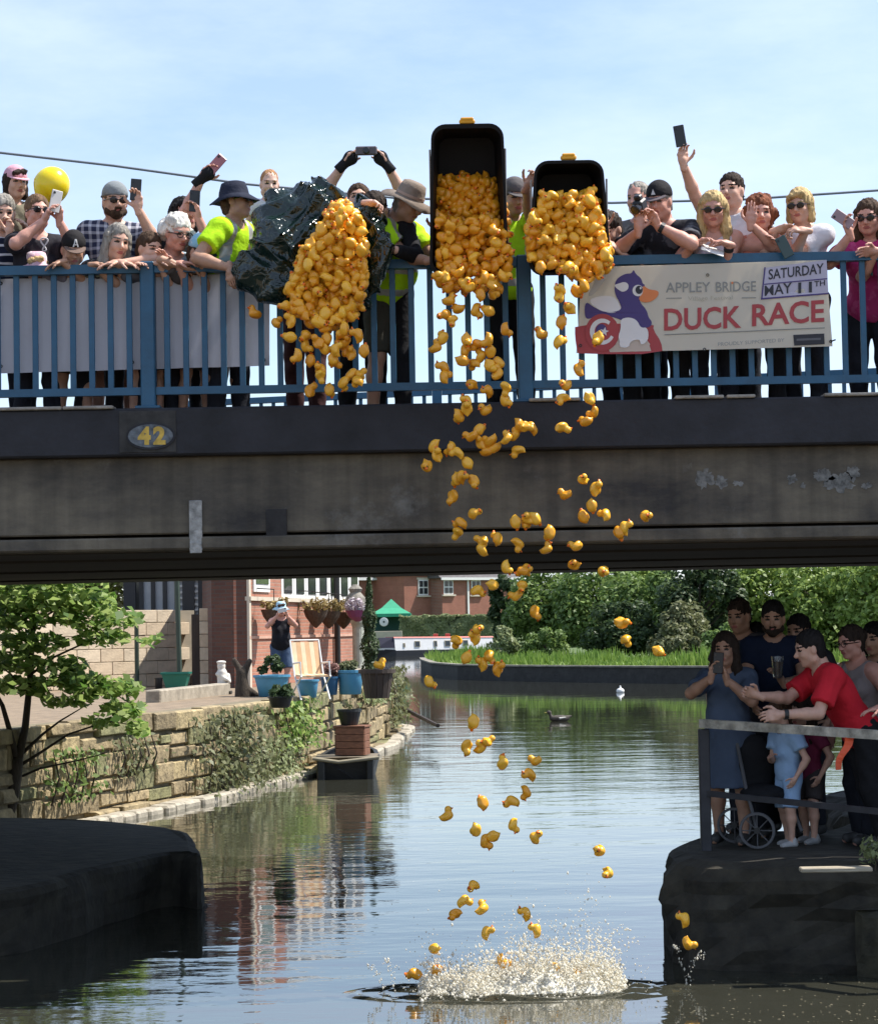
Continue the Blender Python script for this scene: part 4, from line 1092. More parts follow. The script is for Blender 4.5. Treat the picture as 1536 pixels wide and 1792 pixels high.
# lamp column with purple basket, slender conifer
q = T(628, 1183)
cl = thing('lamp_column', 'weathered pale column with urn top beside the slender conifer', 'column', (q.x, q.y, GZ))
M_PALEGRN = mat('pale_green_stone', (.40, .42, .36), .8, .25, 6, .3, 30)
zc = P(628, 1085, q.y).z
MB().box((q.x, q.y, GZ + .12), (.36, .36, .24), bev=.03).build('plinth', M_STCREAM, cl)
MB().lathe([(.15, 0), (.13, .1), (.13, zc - GZ - .4), (.17, zc - GZ - .3), (.17, zc - GZ - .24)], (q.x, q.y, GZ + .24), 14, close=True).build('shaft', M_PALEGRN, cl)
MB().lathe([(.08, 0), (.2, .12), (.27, .3), (.22, .5), (.12, .62), (.16, .7), (.05, .8)], (q.x - .05, q.y, zc), 14, close=True).build('urn', mat('grey_urn', (.22, .2, .17), .9, .4, 8, .6, 20), cl)
q2 = P(626, 1072, q.y - .4)
t = thing('flower_basket', 'purple flower basket hanging on the pale column', 'basket', (q2.x, q2.y, q2.z - .2))
MB().lathe([(.05, -.2), (.2, -.1), (.27, .05), (.25, .05)], q2, 14).build('bowl', mat('purple_bowl', (.2, .05, .14), .7), t)
pp, nr = clump_points((q2.x, q2.y, q2.z + .15), (.28, .28, .16), 9, 26, .11, 410, bottom=-.2)
V, F = leaf_cloud(pp, nr, .05, .6, .1, .6, 410); obj('flowers', V, F, leafmat('white_purple_flowers', (.4, .3, .36), (.7, .66, .66), .2), t)
MB().tube([(q2.x, q2.y, q2.z + .05), (q2.x + .05, q2.y + .4, q2.z + .3)], .015, 6).build('bracket', M_BLACK, t)
q = T(648, 1186)
cf = thing('conifer', 'slender dark conifer at the end of the garden wall', 'tree', (q.x, q.y, GZ))
g = np.random.default_rng(9); n = 2600
zz = g.uniform(0, 1, n); ztop = P(648, 1010, q.y).z - GZ
rr = .19 * (1 - zz ** 2.2) * g.uniform(.5, 1, n) ** .5 * (1 + .3 * np.sin(zz * 23)); an = g.uniform(0, 6.28, n)
pp = np.stack([q.x + rr * np.cos(an), q.y + rr * np.sin(an), GZ + zz * ztop], 1); nr = np.stack([np.cos(an), np.sin(an), .6 + 0 * an], 1)
V, F = leaf_cloud(pp, nr, .05, .4, .1, .35, 5); obj('crown', V, F, LM['dark'], cf)
MB().tube([(q.x, q.y, GZ - .05), (q.x, q.y, GZ + ztop * .9)], [.07, .02], 8).build('trunk', M_BARK, cf)

# planters -------------------------------------------------------
def tub(label, px, pyb, wpx, hpx, m, taper=.72, sq=False, plant=None, seed=1, name='planter', zb=None, rim=True):
    q = T(px, pyb); k = FPX / q.y; w_ = wpx / k / 2; h_ = hpx / k
    z0 = GZ if zb is None else zb
    t = thing(name, label, 'planter', (q.x, q.y, z0), 'planters in the canalside garden')
    n_ = 4 if sq else 22
    f = math.sqrt(2) if sq else 1
    rot = Matrix.Rotation(R(45 if sq else 0), 3, 'Z')
    MB().lathe([(w_ * taper * f * .9, 0), (w_ * taper * f, .01), (w_ * f * .97, h_ * .9), (w_ * f * .97, h_), (w_ * f * .88, h_), (w_ * f * .86, h_ * .8)], (q.x, q.y, z0), n_, rot=rot).build('pot', m, t, smooth=not sq)
    if rim: MB().lathe([(w_ * f * .99, h_ * .88), (w_ * f * 1.06, h_ * .9), (w_ * f * 1.06, h_ * 1.0), (w_ * f * .9, h_ * 1.005)], (q.x, q.y, z0), n_, rot=rot).build('rim', m, t)
    MB().lathe([(0.001, h_ * .8), (w_ * f * .88, h_ * .8)], (q.x, q.y, z0), n_, rot=rot).build('soil', M_EARTH, t)
    if plant:
        kind, ph, pr = plant
        pp, nr = clump_points((q.x, q.y, z0 + h_ + ph * .5), (pr, pr, ph * .6), 10, 34, pr * .35, seed, bottom=-.4)
        V, F = leaf_cloud(pp, nr, .05, .6, .1, .6, seed); obj('plant', V, F, LM[kind] if kind in LM else kind, t)
    return t
M_TUB = mat('blue_glazed_tub', (.07, .26, .42), .45, .12, 4)
M_TUBG = mat('teal_plastic_tub', (.005, .14, .10), .4, .1, 4)
M_PINK = leafmat('pink_heather', (.22, .12, .10), (.4, .24, .2), .2)
tub('large wide blue tub below the woman in the pale blue hat', 476, 1212, 62, 38, M_TUB, .72, plant=('dark', .35, .2), seed=61)
tub('small blue-grey bucket in front of the striped chair', 539, 1214, 38, 32, M_TUB, .76, seed=62)
tub('small dark blue pot behind the white chair arm', 577, 1209, 32, 32, mat('dark_blue_pot', (.02, .09, .19), .4, .1), .8, plant=(M_PINK, .2, .16), seed=63)
tub('tall round blue tub beside the black bucket', 613, 1208, 46, 42, M_TUB, .82, plant=('olive', .14, .2), seed=64)
tub('square teal planter in front of the block wall', 309, 1202, 47, 32, M_TUBG, .66, sq=True)
tub('dark planter half hidden behind the tree leaves', 230, 1188, 40, 22, mat('slate_tub', (.03, .045, .05), .5), .7, sq=True, plant=('olive', .14, .2), seed=65)
tub('small dark pot beside the square teal planter', 278, 1200, 14, 20, M_BLACK, .85)
# black slatted bucket on the wall end
q = T(660, 1214)
t = thing('slatted_bucket', 'dark brown slatted tub at the end of the stone wall', 'tub', (q.x, q.y, GZ), 'planters in the canalside garden')
for k in range(14):
    an = 2 * math.pi * k / 14
    MB().hexa([(q.x + (.2) * math.cos(an + s_ * .2) * f_, q.y + .2 * math.sin(an + s_ * .2) * f_, GZ) for f_, s_ in ((1, -1), (1, 1), (.88, 1), (.88, -1))], [(q.x + (.27) * math.cos(an + s_ * .2) * f_, q.y + .27 * math.sin(an + s_ * .2) * f_, GZ + .42) for f_, s_ in ((1, -1), (1, 1), (.9, 1), (.9, -1))]).build('slat', M_DKWOOD, t)
MB().lathe([(.285, .40), (.30, .40), (.30, .46), (.25, .46)], (q.x, q.y, GZ), 20).build('rim', M_DKWOOD, t)
tub('low black bowl of dark plants on the wall edge below the wide blue tub', 491, 1230, 44, 20, M_BLACK, .7, plant=('dark', .12, .2), seed=66)
# small white statue, dark gnarled stump
q = T(391, 1208)
st = thing('statue', 'small white garden figure standing beside the dark stump', 'statue', (q.x, q.y, GZ))
s = SDF(); k_ = .01
s.cap((q.x, q.y, GZ + .02), (q.x, q.y, GZ + .12), .14, .10, .03).cap((q.x, q.y, GZ + .12), (q.x - .02, q.y, GZ + .38), .10, .09, .04).ell((q.x - .03, q.y, GZ + .5), (.075, .075, .085), k=.02).cap((q.x - .1, q.y - .04, GZ + .36), (q.x + .08, q.y - .1, GZ + .26), .035, .03, .02).cap((q.x + .09, q.y, GZ + .34), (q.x + .12, q.y - .08, GZ + .22), .035, .03, .02).ell((q.x - .03, q.y, GZ + .57), (.09, .09, .03), k=.02)
V, F = s.mesh(.016); obj('figure', V, F, mat('white_plaster', (.62, .58, .52), .8, .2, 12), st, smooth=True)
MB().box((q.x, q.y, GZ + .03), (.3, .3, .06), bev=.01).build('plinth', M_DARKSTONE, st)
q = T(425, 1212)
s = SDF(); s.cap((q.x, q.y, GZ), (q.x - .02, q.y, GZ + .4), .14, .09, .04).cap((q.x, q.y, GZ + .38), (q.x - .14, q.y, GZ + .62), .07, .045, .04).cap((q.x, q.y, GZ + .36), (q.x + .12, q.y, GZ + .6), .07, .05, .04).cap((q.x + .1, q.y, GZ + .1), (q.x + .28, q.y, GZ), .07, .04, .04); V, F = s.mesh(.025)
tag(obj('tree_stump', V, F, M_BARK, smooth=True), 'gnarled dark stump beside the white garden figure', 'stump')
# kerb behind
a, b_ = T(268, 1222), T(392, 1208)
mid = (a + b_) / 2; dd = b_ - a
o = MB().box((mid.x, mid.y, GZ + .06), (dd.length, .25, .28), Matrix.Rotation(math.atan2(dd.y, dd.x), 3, 'Z'), bev=.02).build('kerb', mat('grey_concrete_kerb', (.30, .26, .2), .9, .3, 5, .4, 20))
tag(o, 'grey concrete kerb under the square teal planter', 'kerb')
# folding garden chair
q = T(541, 1216)
ch = thing('garden_chair', 'cream and orange striped folding garden chair with white frame', 'chair', (q.x, q.y, GZ))
M_STR = [mat('cream_canvas', (.72, .56, .36), .8, .1), mat('orange_canvas', (.62, .38, .2), .8, .1)]
fx = Vector((.35, -1, 0)).normalized(); rt = Vector((1, .35, 0)).normalized()
def cp(u, v, z): w_ = Vector((q.x, q.y, GZ)) + rt * u + fx * v; return Vector((w_.x, w_.y, GZ + z))
for k in range(6):
    u0 = -.22 + k * .44 / 6; u1 = u0 + .44 / 6 - .002
    mb = MB(); mb.hexa([cp(u0, -.02, .4), cp(u1, -.02, .4), cp(u1, -.05, .4), cp(u0, -.05, .4)], [cp(u0, -.22, .92), cp(u1, -.22, .92), cp(u1, -.25, .92), cp(u0, -.25, .92)])
    mb.build('backrest_stripe', M_STR[k % 2], ch)
    MB().hexa([cp(u0, -.04, .38), cp(u1, -.04, .38), cp(u1, .4, .36), cp(u0, .4, .36)], [cp(u0, -.04, .41), cp(u1, -.04, .41), cp(u1, .4, .39), cp(u0, .4, .39)]).build('seat_stripe', M_STR[k % 2], ch)
for s_ in (-1, 1):
    u = s_ * .24
    MB().tube([cp(u, -.32, 0), cp(u, .42, .38)], .014, 8).build('leg', M_WHITE, ch)
    MB().tube([cp(u, .38, 0), cp(u, 0, .4), cp(u, -.24, .95)], .014, 8).build('leg', M_WHITE, ch)
    MB().tube([cp(u, -.08, .58), cp(u, .36, .6), cp(u, .4, .36)], .016, 8).build('armrest', M_WHITE, ch)
MB().tube([cp(-.24, -.24, .95), cp(.24, -.24, .95)], .014, 8).build('top_bar', M_WHITE, ch)

# punt with wooden chest and black pot
pa = G(606, 1362, 0)
pt = thing('punt', 'small black punt moored against the stone wall', 'boat', (pa.x, pa.y, 0))
mb = MB(); y0 = pa.y; x0 = pa.x
secs = [(-.25, .40, .34), (0, .47, .32), (.9, .5, .30), (2.2, .42, .32), (2.8, .2, .38)]
V = []; F = []
for (yy, w_, z_) in secs:
    V += [(x0 - w_, y0 + yy, z_), (x0 - w_ * .8, y0 + yy + (.12 if yy < 0 else 0), -.12), (x0 + w_ * .8, y0 + yy + (.12 if yy < 0 else 0), -.12), (x0 + w_, y0 + yy, z_), (x0 + w_ - .07, y0 + yy + .05, z_), (x0 - w_ + .07, y0 + yy + .05, z_)]
for i in range(4):
    for k in range(6):
        k2 = (k + 1) % 6
        if k == 4: continue
        F.append((i * 6 + k, i * 6 + k2, i * 6 + 6 + k2, i * 6 + 6 + k))
F += [(0, 5, 4, 3, 2, 1)[::-1], (24, 25, 26, 27, 28, 29)[::-1]]
obj('hull', V, F, mat('tarred_hull', (.014, .013, .012), .55, .3, 6, .3, 20), pt)
MB().hexa([(x0 - .44, y0 - .2, .30), (x0 + .44, y0 - .2, .30), (x0 + .46, y0 + .9, .29), (x0 - .46, y0 + .9, .29)], [(x0 - .47, y0 - .26, .34), (x0 + .47, y0 - .26, .34), (x0 + .5, y0 + .9, .33), (x0 - .5, y0 + .9, .33)]).build('deck', mat('grey_deck', (.16, .13, .09), .85, .3, 8, .4, 30), pt)
MB().tube([(x0 - .5, y0 - .28, .33), (x0 - .1, y0 - .31, .27), (x0 + .3, y0 - .31, .31), (x0 + .52, y0 - .28, .33)], .03, 8).build('rope', mat('old_rope', (.3, .26, .18), .9), pt)
for sx in (-1, 1):
    MB().box((x0 + sx * .38, y0 - .22, .08), (.12, .14, .44), bev=.02).build('fender', M_BLACK, pt)
bx = thing('wooden_chest', 'brown wooden chest standing on the black punt', 'chest', (x0 + .05, y0 + .2, .34))
M_CHEST = mat('brown_boards', (.20, .085, .045), .7, .3, 9, .3, 30, aniso=(.5, 4, 4))
rz_ = Matrix.Rotation(R(-14), 3, 'Z'); cb_ = Vector((x0 + .03, y0 + .28, .34))
for k in range(4):
    MB().box(cb_ + rz_ @ Vector((.07, -.16, .06 + k * .108)), (.46, .02, .102), rz_, bev=.004).build('front_board', M_CHEST, bx)
    MB().box(cb_ + rz_ @ Vector((-.17, 0, .06 + k * .108)), (.02, .30, .102), rz_, bev=.004).build('side_board', M_DKWOOD, bx)
    MB().box(cb_ + rz_ @ Vector((.30, 0, .06 + k * .108)), (.02, .30, .102), rz_, bev=.004).build('side_board', M_CHEST, bx)
MB().box(cb_ + rz_ @ Vector((.07, .16, .22)), (.46, .02, .43), rz_).build('back_board', M_DKWOOD, bx)
MB().box(cb_ + rz_ @ Vector((.065, 0, .455)), (.52, .37, .03), rz_, bev=.005).build('lid', M_CHEST, bx)
cpot = cb_ + rz_ @ Vector((.02, 0, .47))
pz = thing('black_pot', 'black flowerpot standing on the wooden chest', 'flowerpot', cpot)
MB().lathe([(.12, 0), (.13, .005), (.185, .21), (.195, .21), (.195, .25), (.17, .25), (.16, .18)], cpot, 18).build('pot', M_BLACK, pz)
MB().lathe([(.001, .19), (.17, .19)], cpot, 18).build('soil', M_EARTH, pz)
pp, nr = clump_points((cpot[0], cpot[1], cpot[2] + .32), (.1, .1, .1), 6, 14, .05, 71)
V, F = leaf_cloud(pp, nr, .03, .6, .1, .4, 71); obj('plant', V, F, LM['olive'], pz)

# weeds and creepers on the stone wall: one tuft each
def wall_plant(label, s0, s1, z0, z1, n_, kind, leaf, out, seed, name='wall_weed'):
    g = np.random.default_rng(seed); pts = []; nn = []
    for i in range(n_):
        s_ = np.clip(g.normal((s0 + s1) / 2, (s1 - s0) / 3.2), s0 - .3, s1 + .3); z = g.uniform(z0, z1)
        p, d = on_path(s_); nr = Vector((d.y, -d.x))
        o_ = .08 + out * abs(g.normal(0, .5)) * (1 - .5 * (z - z0) / (z1 - z0 + .01))
        pts.append((p.x + nr.x * o_, p.y + nr.y * o_, z)); nn.append((nr.x, nr.y, .5))
    V, F = leaf_cloud(np.array(pts), np.array(nn), leaf, .6, .12, .55, seed)
    p, d = on_path((s0 + s1) / 2)
    t = thing(name, label, 'plant', (p.x, p.y, max(0, z0)), 'plants growing on the stone wall')
    obj('foliage', V, F, LM[kind], t)
    mb = MB(); nr = Vector((d.y, -d.x))
    for k in range(5):
        q0, _ = on_path(s0 + (s1 - s0) * (k + .5) / 5)
        mb.tube([(q0.x + nr.x * .1, q0.y + nr.y * .1, z0), (q0.x + nr.x * .2, q0.y + nr.y * .2, (z0 + z1) / 2), (q0.x + nr.x * .12, q0.y + nr.y * .12, z1)], [.015, .012, .006], 5)
    mb.build('stem', M_BARK, t)
def s_at(d):   # path length at depth d
    for i in range(len(seg)):
        if wp[i].y <= d <= wp[i + 1].y: return cum[i] + seg[i] * (d - wp[i].y) / (wp[i + 1].y - wp[i].y)
wall_plant('wide grey-green bush hanging over the middle of the stone wall', s_at(30.8), s_at(33.6), .0, 1.2, 1500, 'olive', .05, .5, 81, 'creeper')
wall_plant('fresh green plant sprouting from the wall left of the punt', s_at(34.6), s_at(36.4), .45, 1.2, 520, 'fresh', .055, .45, 82)
wall_plant('dry brown-green growth low on the wall beside the punt', s_at(33.4), s_at(35.4), .02, .7, 700, 'pale', .04, .4, 83, 'creeper')
wall_plant('mossy green tuft on the wall under the tree branches', s_at(28.0), s_at(29.2), .5, 1.0, 240, 'olive', .04, .2, 84)
wall_plant('yellow-green tuft near the left end of the wall', s_at(26.2), s_at(27.4), .3, .95, 260, 'mid', .045, .25, 85)
wall_plant('bushy growth hanging from the far end of the wall', s_at(46.5), s_at(50.5), .25, 1.5, 700, 'olive', .06, .45, 86, 'creeper')
wall_plant('yellowish plant spilling over the wall above the black pot', s_at(41.0), s_at(43.5), .9, 1.4, 360, 'pale', .05, .3, 87)

# ================================================================== small tree at the left
tb = P(12, 1420, 25.6); 
D_T = 25.6
tr = thing('sapling', 'young leafy tree with forked dark trunk growing at the left edge', 'tree', (tb.x, D_T, .2))
def tp(px, py, dd=0): return P(px, py, D_T + dd)
mb = MB()
mb.tube([tp(8, 1440), tp(22, 1390), tp(30, 1340), tp(33, 1325)], [.095, .085, .07, .055], 10)
mb.tube([tp(33, 1328), tp(45, 1270, .05), tp(52, 1200, .1), tp(58, 1110, .1), tp(64, 1020, .1), tp(70, 900, .15)], [.05, .043, .038, .03, .024, .012], 8)
mb.tube([tp(30, 1330), tp(18, 1280, -.1), tp(5, 1235, -.2), tp(-30, 1170, -.3)], [.04, .032, .026, .015], 8)
for pts, r0 in (([(40, 1318), (75, 1285), (105, 1262), (150, 1235)], .022), ([(38, 1338), (70, 1318), (120, 1285), (190, 1262), (228, 1268)], .02), ([(40, 1358), (70, 1345), (140, 1330), (185, 1318)], .016), ([(55, 1180), (95, 1150), (160, 1120), (240, 1085)], .018), ([(52, 1205), (100, 1190), (170, 1195), (235, 1235)], .018), ([(60, 1090), (110, 1060), (190, 1040)], .016), ([(50, 1215), (20, 1180), (-20, 1150)], .016), ([(58, 1130), (20, 1090), (-20, 1060)], .016)):
    n_ = len(pts)
    mb.tube([tp(x, y, .12 * math.sin(i * 2.3 + x)) for i, (x, y) in enumerate(pts)], list(np.linspace(r0, .005, n_)), 6)
mb.build('trunk', M_BARK, tr, smooth=True)
g = np.random.default_rng(31); PT = []; NR = []
for (cx, cy, rx, ry, n_) in ((20, 1050, 50, 26, 330), (95, 1045, 55, 24, 330), (165, 1050, 40, 18, 170), (40, 1085, 50, 18, 220), (150, 1082, 60, 17, 260), (215, 1082, 36, 13, 120), (262, 1120, 30, 6, 26), (60, 1125, 60, 16, 240), (180, 1115, 50, 12, 150), (30, 1160, 45, 16, 200), (110, 1165, 45, 14, 140), (40, 1200, 52, 15, 220), (140, 1195, 55, 16, 260), (205, 1205, 45, 15, 190), (120, 1225, 50, 11, 120), (215, 1240, 38, 14, 150), (240, 1275, 18, 14, 70), (180, 1265, 40, 8, 50), (-30, 1120, 50, 60, 260), (30, 1000, 90, 30, 300), (140, 1000, 70, 25, 200), (60, 930, 80, 40, 300)):
    a = g.uniform(0, 6.28, n_); q = g.uniform(0, 1, n_) ** .5
    for k in range(n_):
        p = tp(cx + rx * q[k] * math.cos(a[k]), cy + ry * q[k] * math.sin(a[k]) + g.normal(0, 3), g.normal(0, .32))
        PT.append(p); NR.append((g.normal(.2, .3), g.normal(-.2, .3), 1))
V, F = leaf_cloud(np.array([p[:] for p in PT]), np.array(NR), .062, .45, .18, .72, 32)
obj('crown', V, F, LM['fresh'], tr)
# trees behind the block wall, top left
for i, (px, r_, kind, lab) in enumerate(((60, 2.6, 'bright', 'broad green tree behind the block wall at the left edge'), (185, 2.0, 'olive', 'grey-green tree behind the block wall beside the glasshouse'))):
    q = P(px, 1070, 54); t = thing('garden_tree', lab, 'tree', (q.x, 54, 1.0), 'trees behind the block wall')
    pp, nr = clump_points((q.x, 54, 4.3), (r_, 1.8, 2.2), 46, 170, .8, 90 + i, bottom=-.9); V, F = leaf_cloud(pp, nr, .085, .55, .15, .6, 90 + i)
    obj('crown', V, F, LM[kind], t)
    MB().tube([(q.x, 54, .9), (q.x + .1, 54, 3), (q.x, 54, 5)], [.14, .1, .04], 8).build('trunk', M_BARK, t)
# overhead cable
pts = [P(-60, 262, 26), P(0, 267, 26), P(200, 290, 26.2), P(430, 322, 26.5), P(700, 347, 27), P(1070, 355, 27), P(1300, 349, 27), P(1536, 333, 27), P(1640, 324, 27), P(2100, 280, 27)]
o = MB().tube(pts, .016, 8).build('overhead_cable', mat('grey_cable', (.16, .19, .22), .6))
tag(o, 'thin grey overhead cable sagging across the sky behind the crowd', 'cable')
# ================================================================== people
M_SKIN = {k: mat('skin_%s' % k, c, .55, .10, 20, .08, 120, sss=.12) for k, c in (('fair', (.56, .33, .24)), ('pink', (.55, .28, .21)), ('tan', (.42, .235, .155)), ('pale', (.62, .40, .31)))}
M_EYE = mat('eye_dark', (.02, .015, .012), .3)
M_LIP = mat('lips', (.33, .10, .09), .5)
M_GLASSES = mat('dark_lens', (.008, .007, .008), .15)
def cloth(key, rgb, pattern=None, rgb2=(.7, .7, .7)):
    k = 'cloth_' + key
    if k in _mc: return _mc[k]
    m = mat(k, rgb, .85, .16, 5, .55, 16, spec=.2)
    if pattern:
        N = m.node_tree.nodes; L = m.node_tree.links; b = N['Principled BSDF']
        tc = [n for n in N if n.type == 'TEX_COORD'][0]; src = b.inputs['Base Color'].links[0].from_socket
        mx = N.new('ShaderNodeMixRGB'); L.new(src, mx.inputs['Color1']); mx.inputs['Color2'].default_value = (*rgb2, 1)
        if pattern == 'plaid':
            f = None
            for ax_ in ('X', 'Z'):
                w = N.new('ShaderNodeTexWave'); w.wave_type = 'BANDS'; w.bands_direction = ax_; w.inputs['Scale'].default_value = 6.0; w.inputs['Distortion'].default_value = .6
                L.new(tc.outputs['Object'], w.inputs['Vector'])
                r = N.new('ShaderNodeValToRGB'); r.color_ramp.elements[0].position = .62; r.color_ramp.elements[1].position = .75; r.color_ramp.elements[1].color = (.5, .5, .5, 1)
                L.new(w.outputs['Fac'], r.inputs['Fac'])
                if f is None: f = r.outputs['Color']
                else:
                    a_ = N.new('ShaderNodeMixRGB'); a_.blend_type = 'ADD'; a_.inputs['Fac'].default_value = 1; L.new(f, a_.inputs['Color1']); L.new(r.outputs['Color'], a_.inputs['Color2']); f = a_.outputs['Color']
        elif pattern == 'stripe':
            w = N.new('ShaderNodeTexWave'); w.bands_direction = 'Z'; w.inputs['Scale'].default_value = 5; w.inputs['Distortion'].default_value = 1.2
            L.new(tc.outputs['Object'], w.inputs['Vector'])
            r = N.new('ShaderNodeValToRGB'); r.color_ramp.elements[0].position = .8; r.color_ramp.elements[1].position = .88
            L.new(w.outputs['Fac'], r.inputs['Fac']); f = r.outputs['Color']
        else:                                 # blotches: floral or camouflage
            w = N.new('ShaderNodeTexNoise'); w.inputs['Scale'].default_value = 17 if pattern == 'floral' else 9; w.inputs['Detail'].default_value = 3
            L.new(tc.outputs['Object'], w.inputs['Vector'])
            r = N.new('ShaderNodeValToRGB'); r.color_ramp.elements[0].position = .52; r.color_ramp.elements[1].position = .58; r.color_ramp.elements[1].color = (.8, .8, .8, 1)
            L.new(w.outputs['Fac'], r.inputs['Fac']); f = r.outputs['Color']
        L.new(f, mx.inputs['Fac']); L.new(mx.outputs['Color'], b.inputs['Base Color'])
    return m
def hairmat(key, rgb): return mat('hair_' + key, rgb, .75, .5, 30, .8, 60, spec=.2, aniso=(1, 1, .25))
HAIR = {'black': (.012, .010, .010), 'brown': (.06, .034, .02), 'darkbrown': (.028, .018, .013), 'blonde': (.50, .36, .17), 'grey': (.26, .24, .21), 'white': (.66, .63, .58), 'auburn': (.17, .055, .025), 'ginger': (.36, .19, .09), 'lightbrown': (.15, .09, .05)}

def hand_mesh(pose):
    """right hand, wrist at origin, fingers +Z, palm faces +Y, thumb on -X"""
    s = SDF()
    s.ell((0, 0, .045), (.042, .016, .055), k=.01)
    s.cap((-.028, 0, .075), (.03, 0, .072), .015, .014, .012)
    curl = {'open': .12, 'relax': .5, 'grip': 1.0, 'fist': 1.45}[pose]
    for fx_, z0, ln, r_ in ((-.030, .085, .072, .0088), (-.010, .09, .080, .0092), (.011, .087, .074, .0088), (.030, .078, .058, .0078)):
        p = np.array([fx_, 0, z0]); a = curl * .35
        for q, fr in enumerate((.45, .32, .23)):
            d = np.array([fx_ * .6, math.sin(a), math.cos(a)]); d /= np.linalg.norm(d)
            n_ = p + d * ln * fr
            s.cap(p, n_, r_ * (1 - q * .1), r_ * (.92 - q * .1), .004); p = n_; a += curl * .62
    t = np.array([-.036, .004, .03]); tw = .7 if pose != 'open' else .25
    for d, ln, r_ in (((-.75, .3 * tw, .6), .036, .012), ((-.35, .75 * tw, .8), .03, .0105), ((.1, .8 * tw, .8), .024, .009)):
        d = np.array(d); d /= np.linalg.norm(d); n_ = t + d * ln; s.cap(t, n_, r_, r_ * .9, .006); t = n_
    s.cap((0, 0, -.03), (0, 0, .03), .024, .028, .015)
    return s.mesh(.0062)
_hands = {k: hand_mesh(k) for k in ('open', 'relax', 'grip', 'fist')}

def head_mesh(beardless=True, fem=False):
    s = SDF()
    s.ell((0, -.012, .035), (.075, .094, .086), k=.02)
    s.ell((0, .022, -.035), (.058 if fem else .062, .066, .082), k=.04)
    s.ell((0, .055, -.098), (.028, .024, .02), k=.03)
    s.cap((-.05, .0, -.075), (.05, .0, -.075), .026, .026, .04)
    s.cap((-.034, .074, .024), (.034, .074, .024), .013, .013, .02)
    for sx in (-1, 1):
        s.ell((sx * .036, .058, -.032), (.024, .026, .024), k=.02)
        s.ell((sx * .078, -.008, -.012), (.010, .022, .032), k=.01)
        s.ell((sx * .033, .098, .004), (.017, .017, .012), k=.012, op='s')
    s.cap((0, .082, .008), (0, .108, -.028), .008, .0145, .012)
    s.ell((0, .098, -.034), (.018, .012, .009), k=.01)
    s.cap((-.018, .080, -.064), (.018, .080, -.064), .010, .010, .012)
    s.cap((0, -.02, -.06), (0, -.035, -.16), .052, .055, .03)
    V, F = s.mesh(.0085)
    ce = V[F].mean(1)
    fm = np.zeros(len(F), int)
    for sx in (-1, 1):
        fm[(((ce[:, 0] - sx * .033) / .017) ** 2 + ((ce[:, 2] - .004) / .0085) ** 2 < 1) & (ce[:, 1] > .05)] = 1
        fm[(((ce[:, 0] - sx * .034) / .024) ** 2 + ((ce[:, 2] - .027) / .007) ** 2 < 1) & (ce[:, 1] > .05)] = 3
    fm[((ce[:, 0] / .025) ** 2 + ((ce[:, 2] + .065) / .010) ** 2 < 1) & (ce[:, 1] > .06)] = 2
    return V, F, fm
_head = {False: head_mesh(), True: head_mesh(fem=True)}

def hair_sdf(style, seed=0):
    s = SDF()
    s.ell((0, -.016, .042), (.084, .101, .093), k=.02)
    if style == 'short':
        s.ell((0, -.05, -.03), (.074, .06, .075), k=.03)
    elif style == 'bob':
        for sx in (-1, 1): s.cap((sx * .068, -.01, .03), (sx * .078, .0, -.10), .034, .028, .03)
        s.cap((0, -.06, .0), (0, -.07, -.11), .075, .06, .04)
        s.cap((-.04, .075, .085), (.05, .085, .065), .02, .02, .03)
    elif style == 'long':
        for sx in (-1, 1): s.cap((sx * .07, -.01, .03), (sx * .085, .0, -.15), .034, .036, .03); s.cap((sx * .085, .0, -.15), (sx * .085, .02, -.24), .034, .02, .03)
        s.cap((0, -.06, .0), (0, -.085, -.20), .08, .06, .04)
    elif style == 'tied':
        s.ell((0, -.11, .03), (.045, .045, .045), k=.03)
        s.ell((0, -.05, -.03), (.07, .06, .07), k=.03)
    elif style == 'curly':
        g = np.random.default_rng(3 + seed)
        for k in range(26):
            u = g.normal(0, 1, 3); u /= np.linalg.norm(u); u[1] = min(u[1], .35)
            s.ell((u[0] * .095, -.02 + u[1] * .105, .015 + u[2] * .10), (.038, .038, .04), k=.015)
    elif style == 'wisp':
        s.p.clear(); s.ell((0, -.02, .04), (.079, .096, .09), k=.02)
    # cut the face out
    s.ell((0, .10, -.035), (.064, .075, .098 if style not in ('bob', 'curly') else .09), k=.02, op='s')
    if style in ('short', 'wisp', 'tied'):
        for sx in (-1, 1): s.ell((sx * .085, .02, -.05), (.03, .045, .06), k=.015, op='s')
    g = np.random.default_rng(seed + 9); ph = g.uniform(0, 6, 3)
    def disp(x, y, z): return .005 * np.sin(x * 150 + ph[0] + 4 * np.sin(z * 26 + ph[2])) * np.sin(y * 120 + ph[1] + 2 * np.sin(z * 33)) + .003 * np.sin(z * 60 + x * 190 + y * 130)
    return s.mesh(.0095, disp)
_hair = {}

def rotframe(yaw, pitch=0, roll=0):
    """columns: person's left, forward, up (local x,y,z of the head frame)"""
    f = Vector((math.sin(R(yaw)), -math.cos(R(yaw)), 0))
    left = Vector((0, 0, 1)).cross(f)         # person's left hand side
    M = Matrix((left, f, Vector((0, 0, 1)))).transposed()
    # make right handed: x = -left mirrored heads are symmetric, use right-hand frame
    M = Matrix((f.cross(Vector((0, 0, 1))), f, Vector((0, 0, 1)))).transposed()
    return M @ Matrix.Rotation(R(-pitch), 3, 'X') @ Matrix.Rotation(R(roll), 3, 'Y')

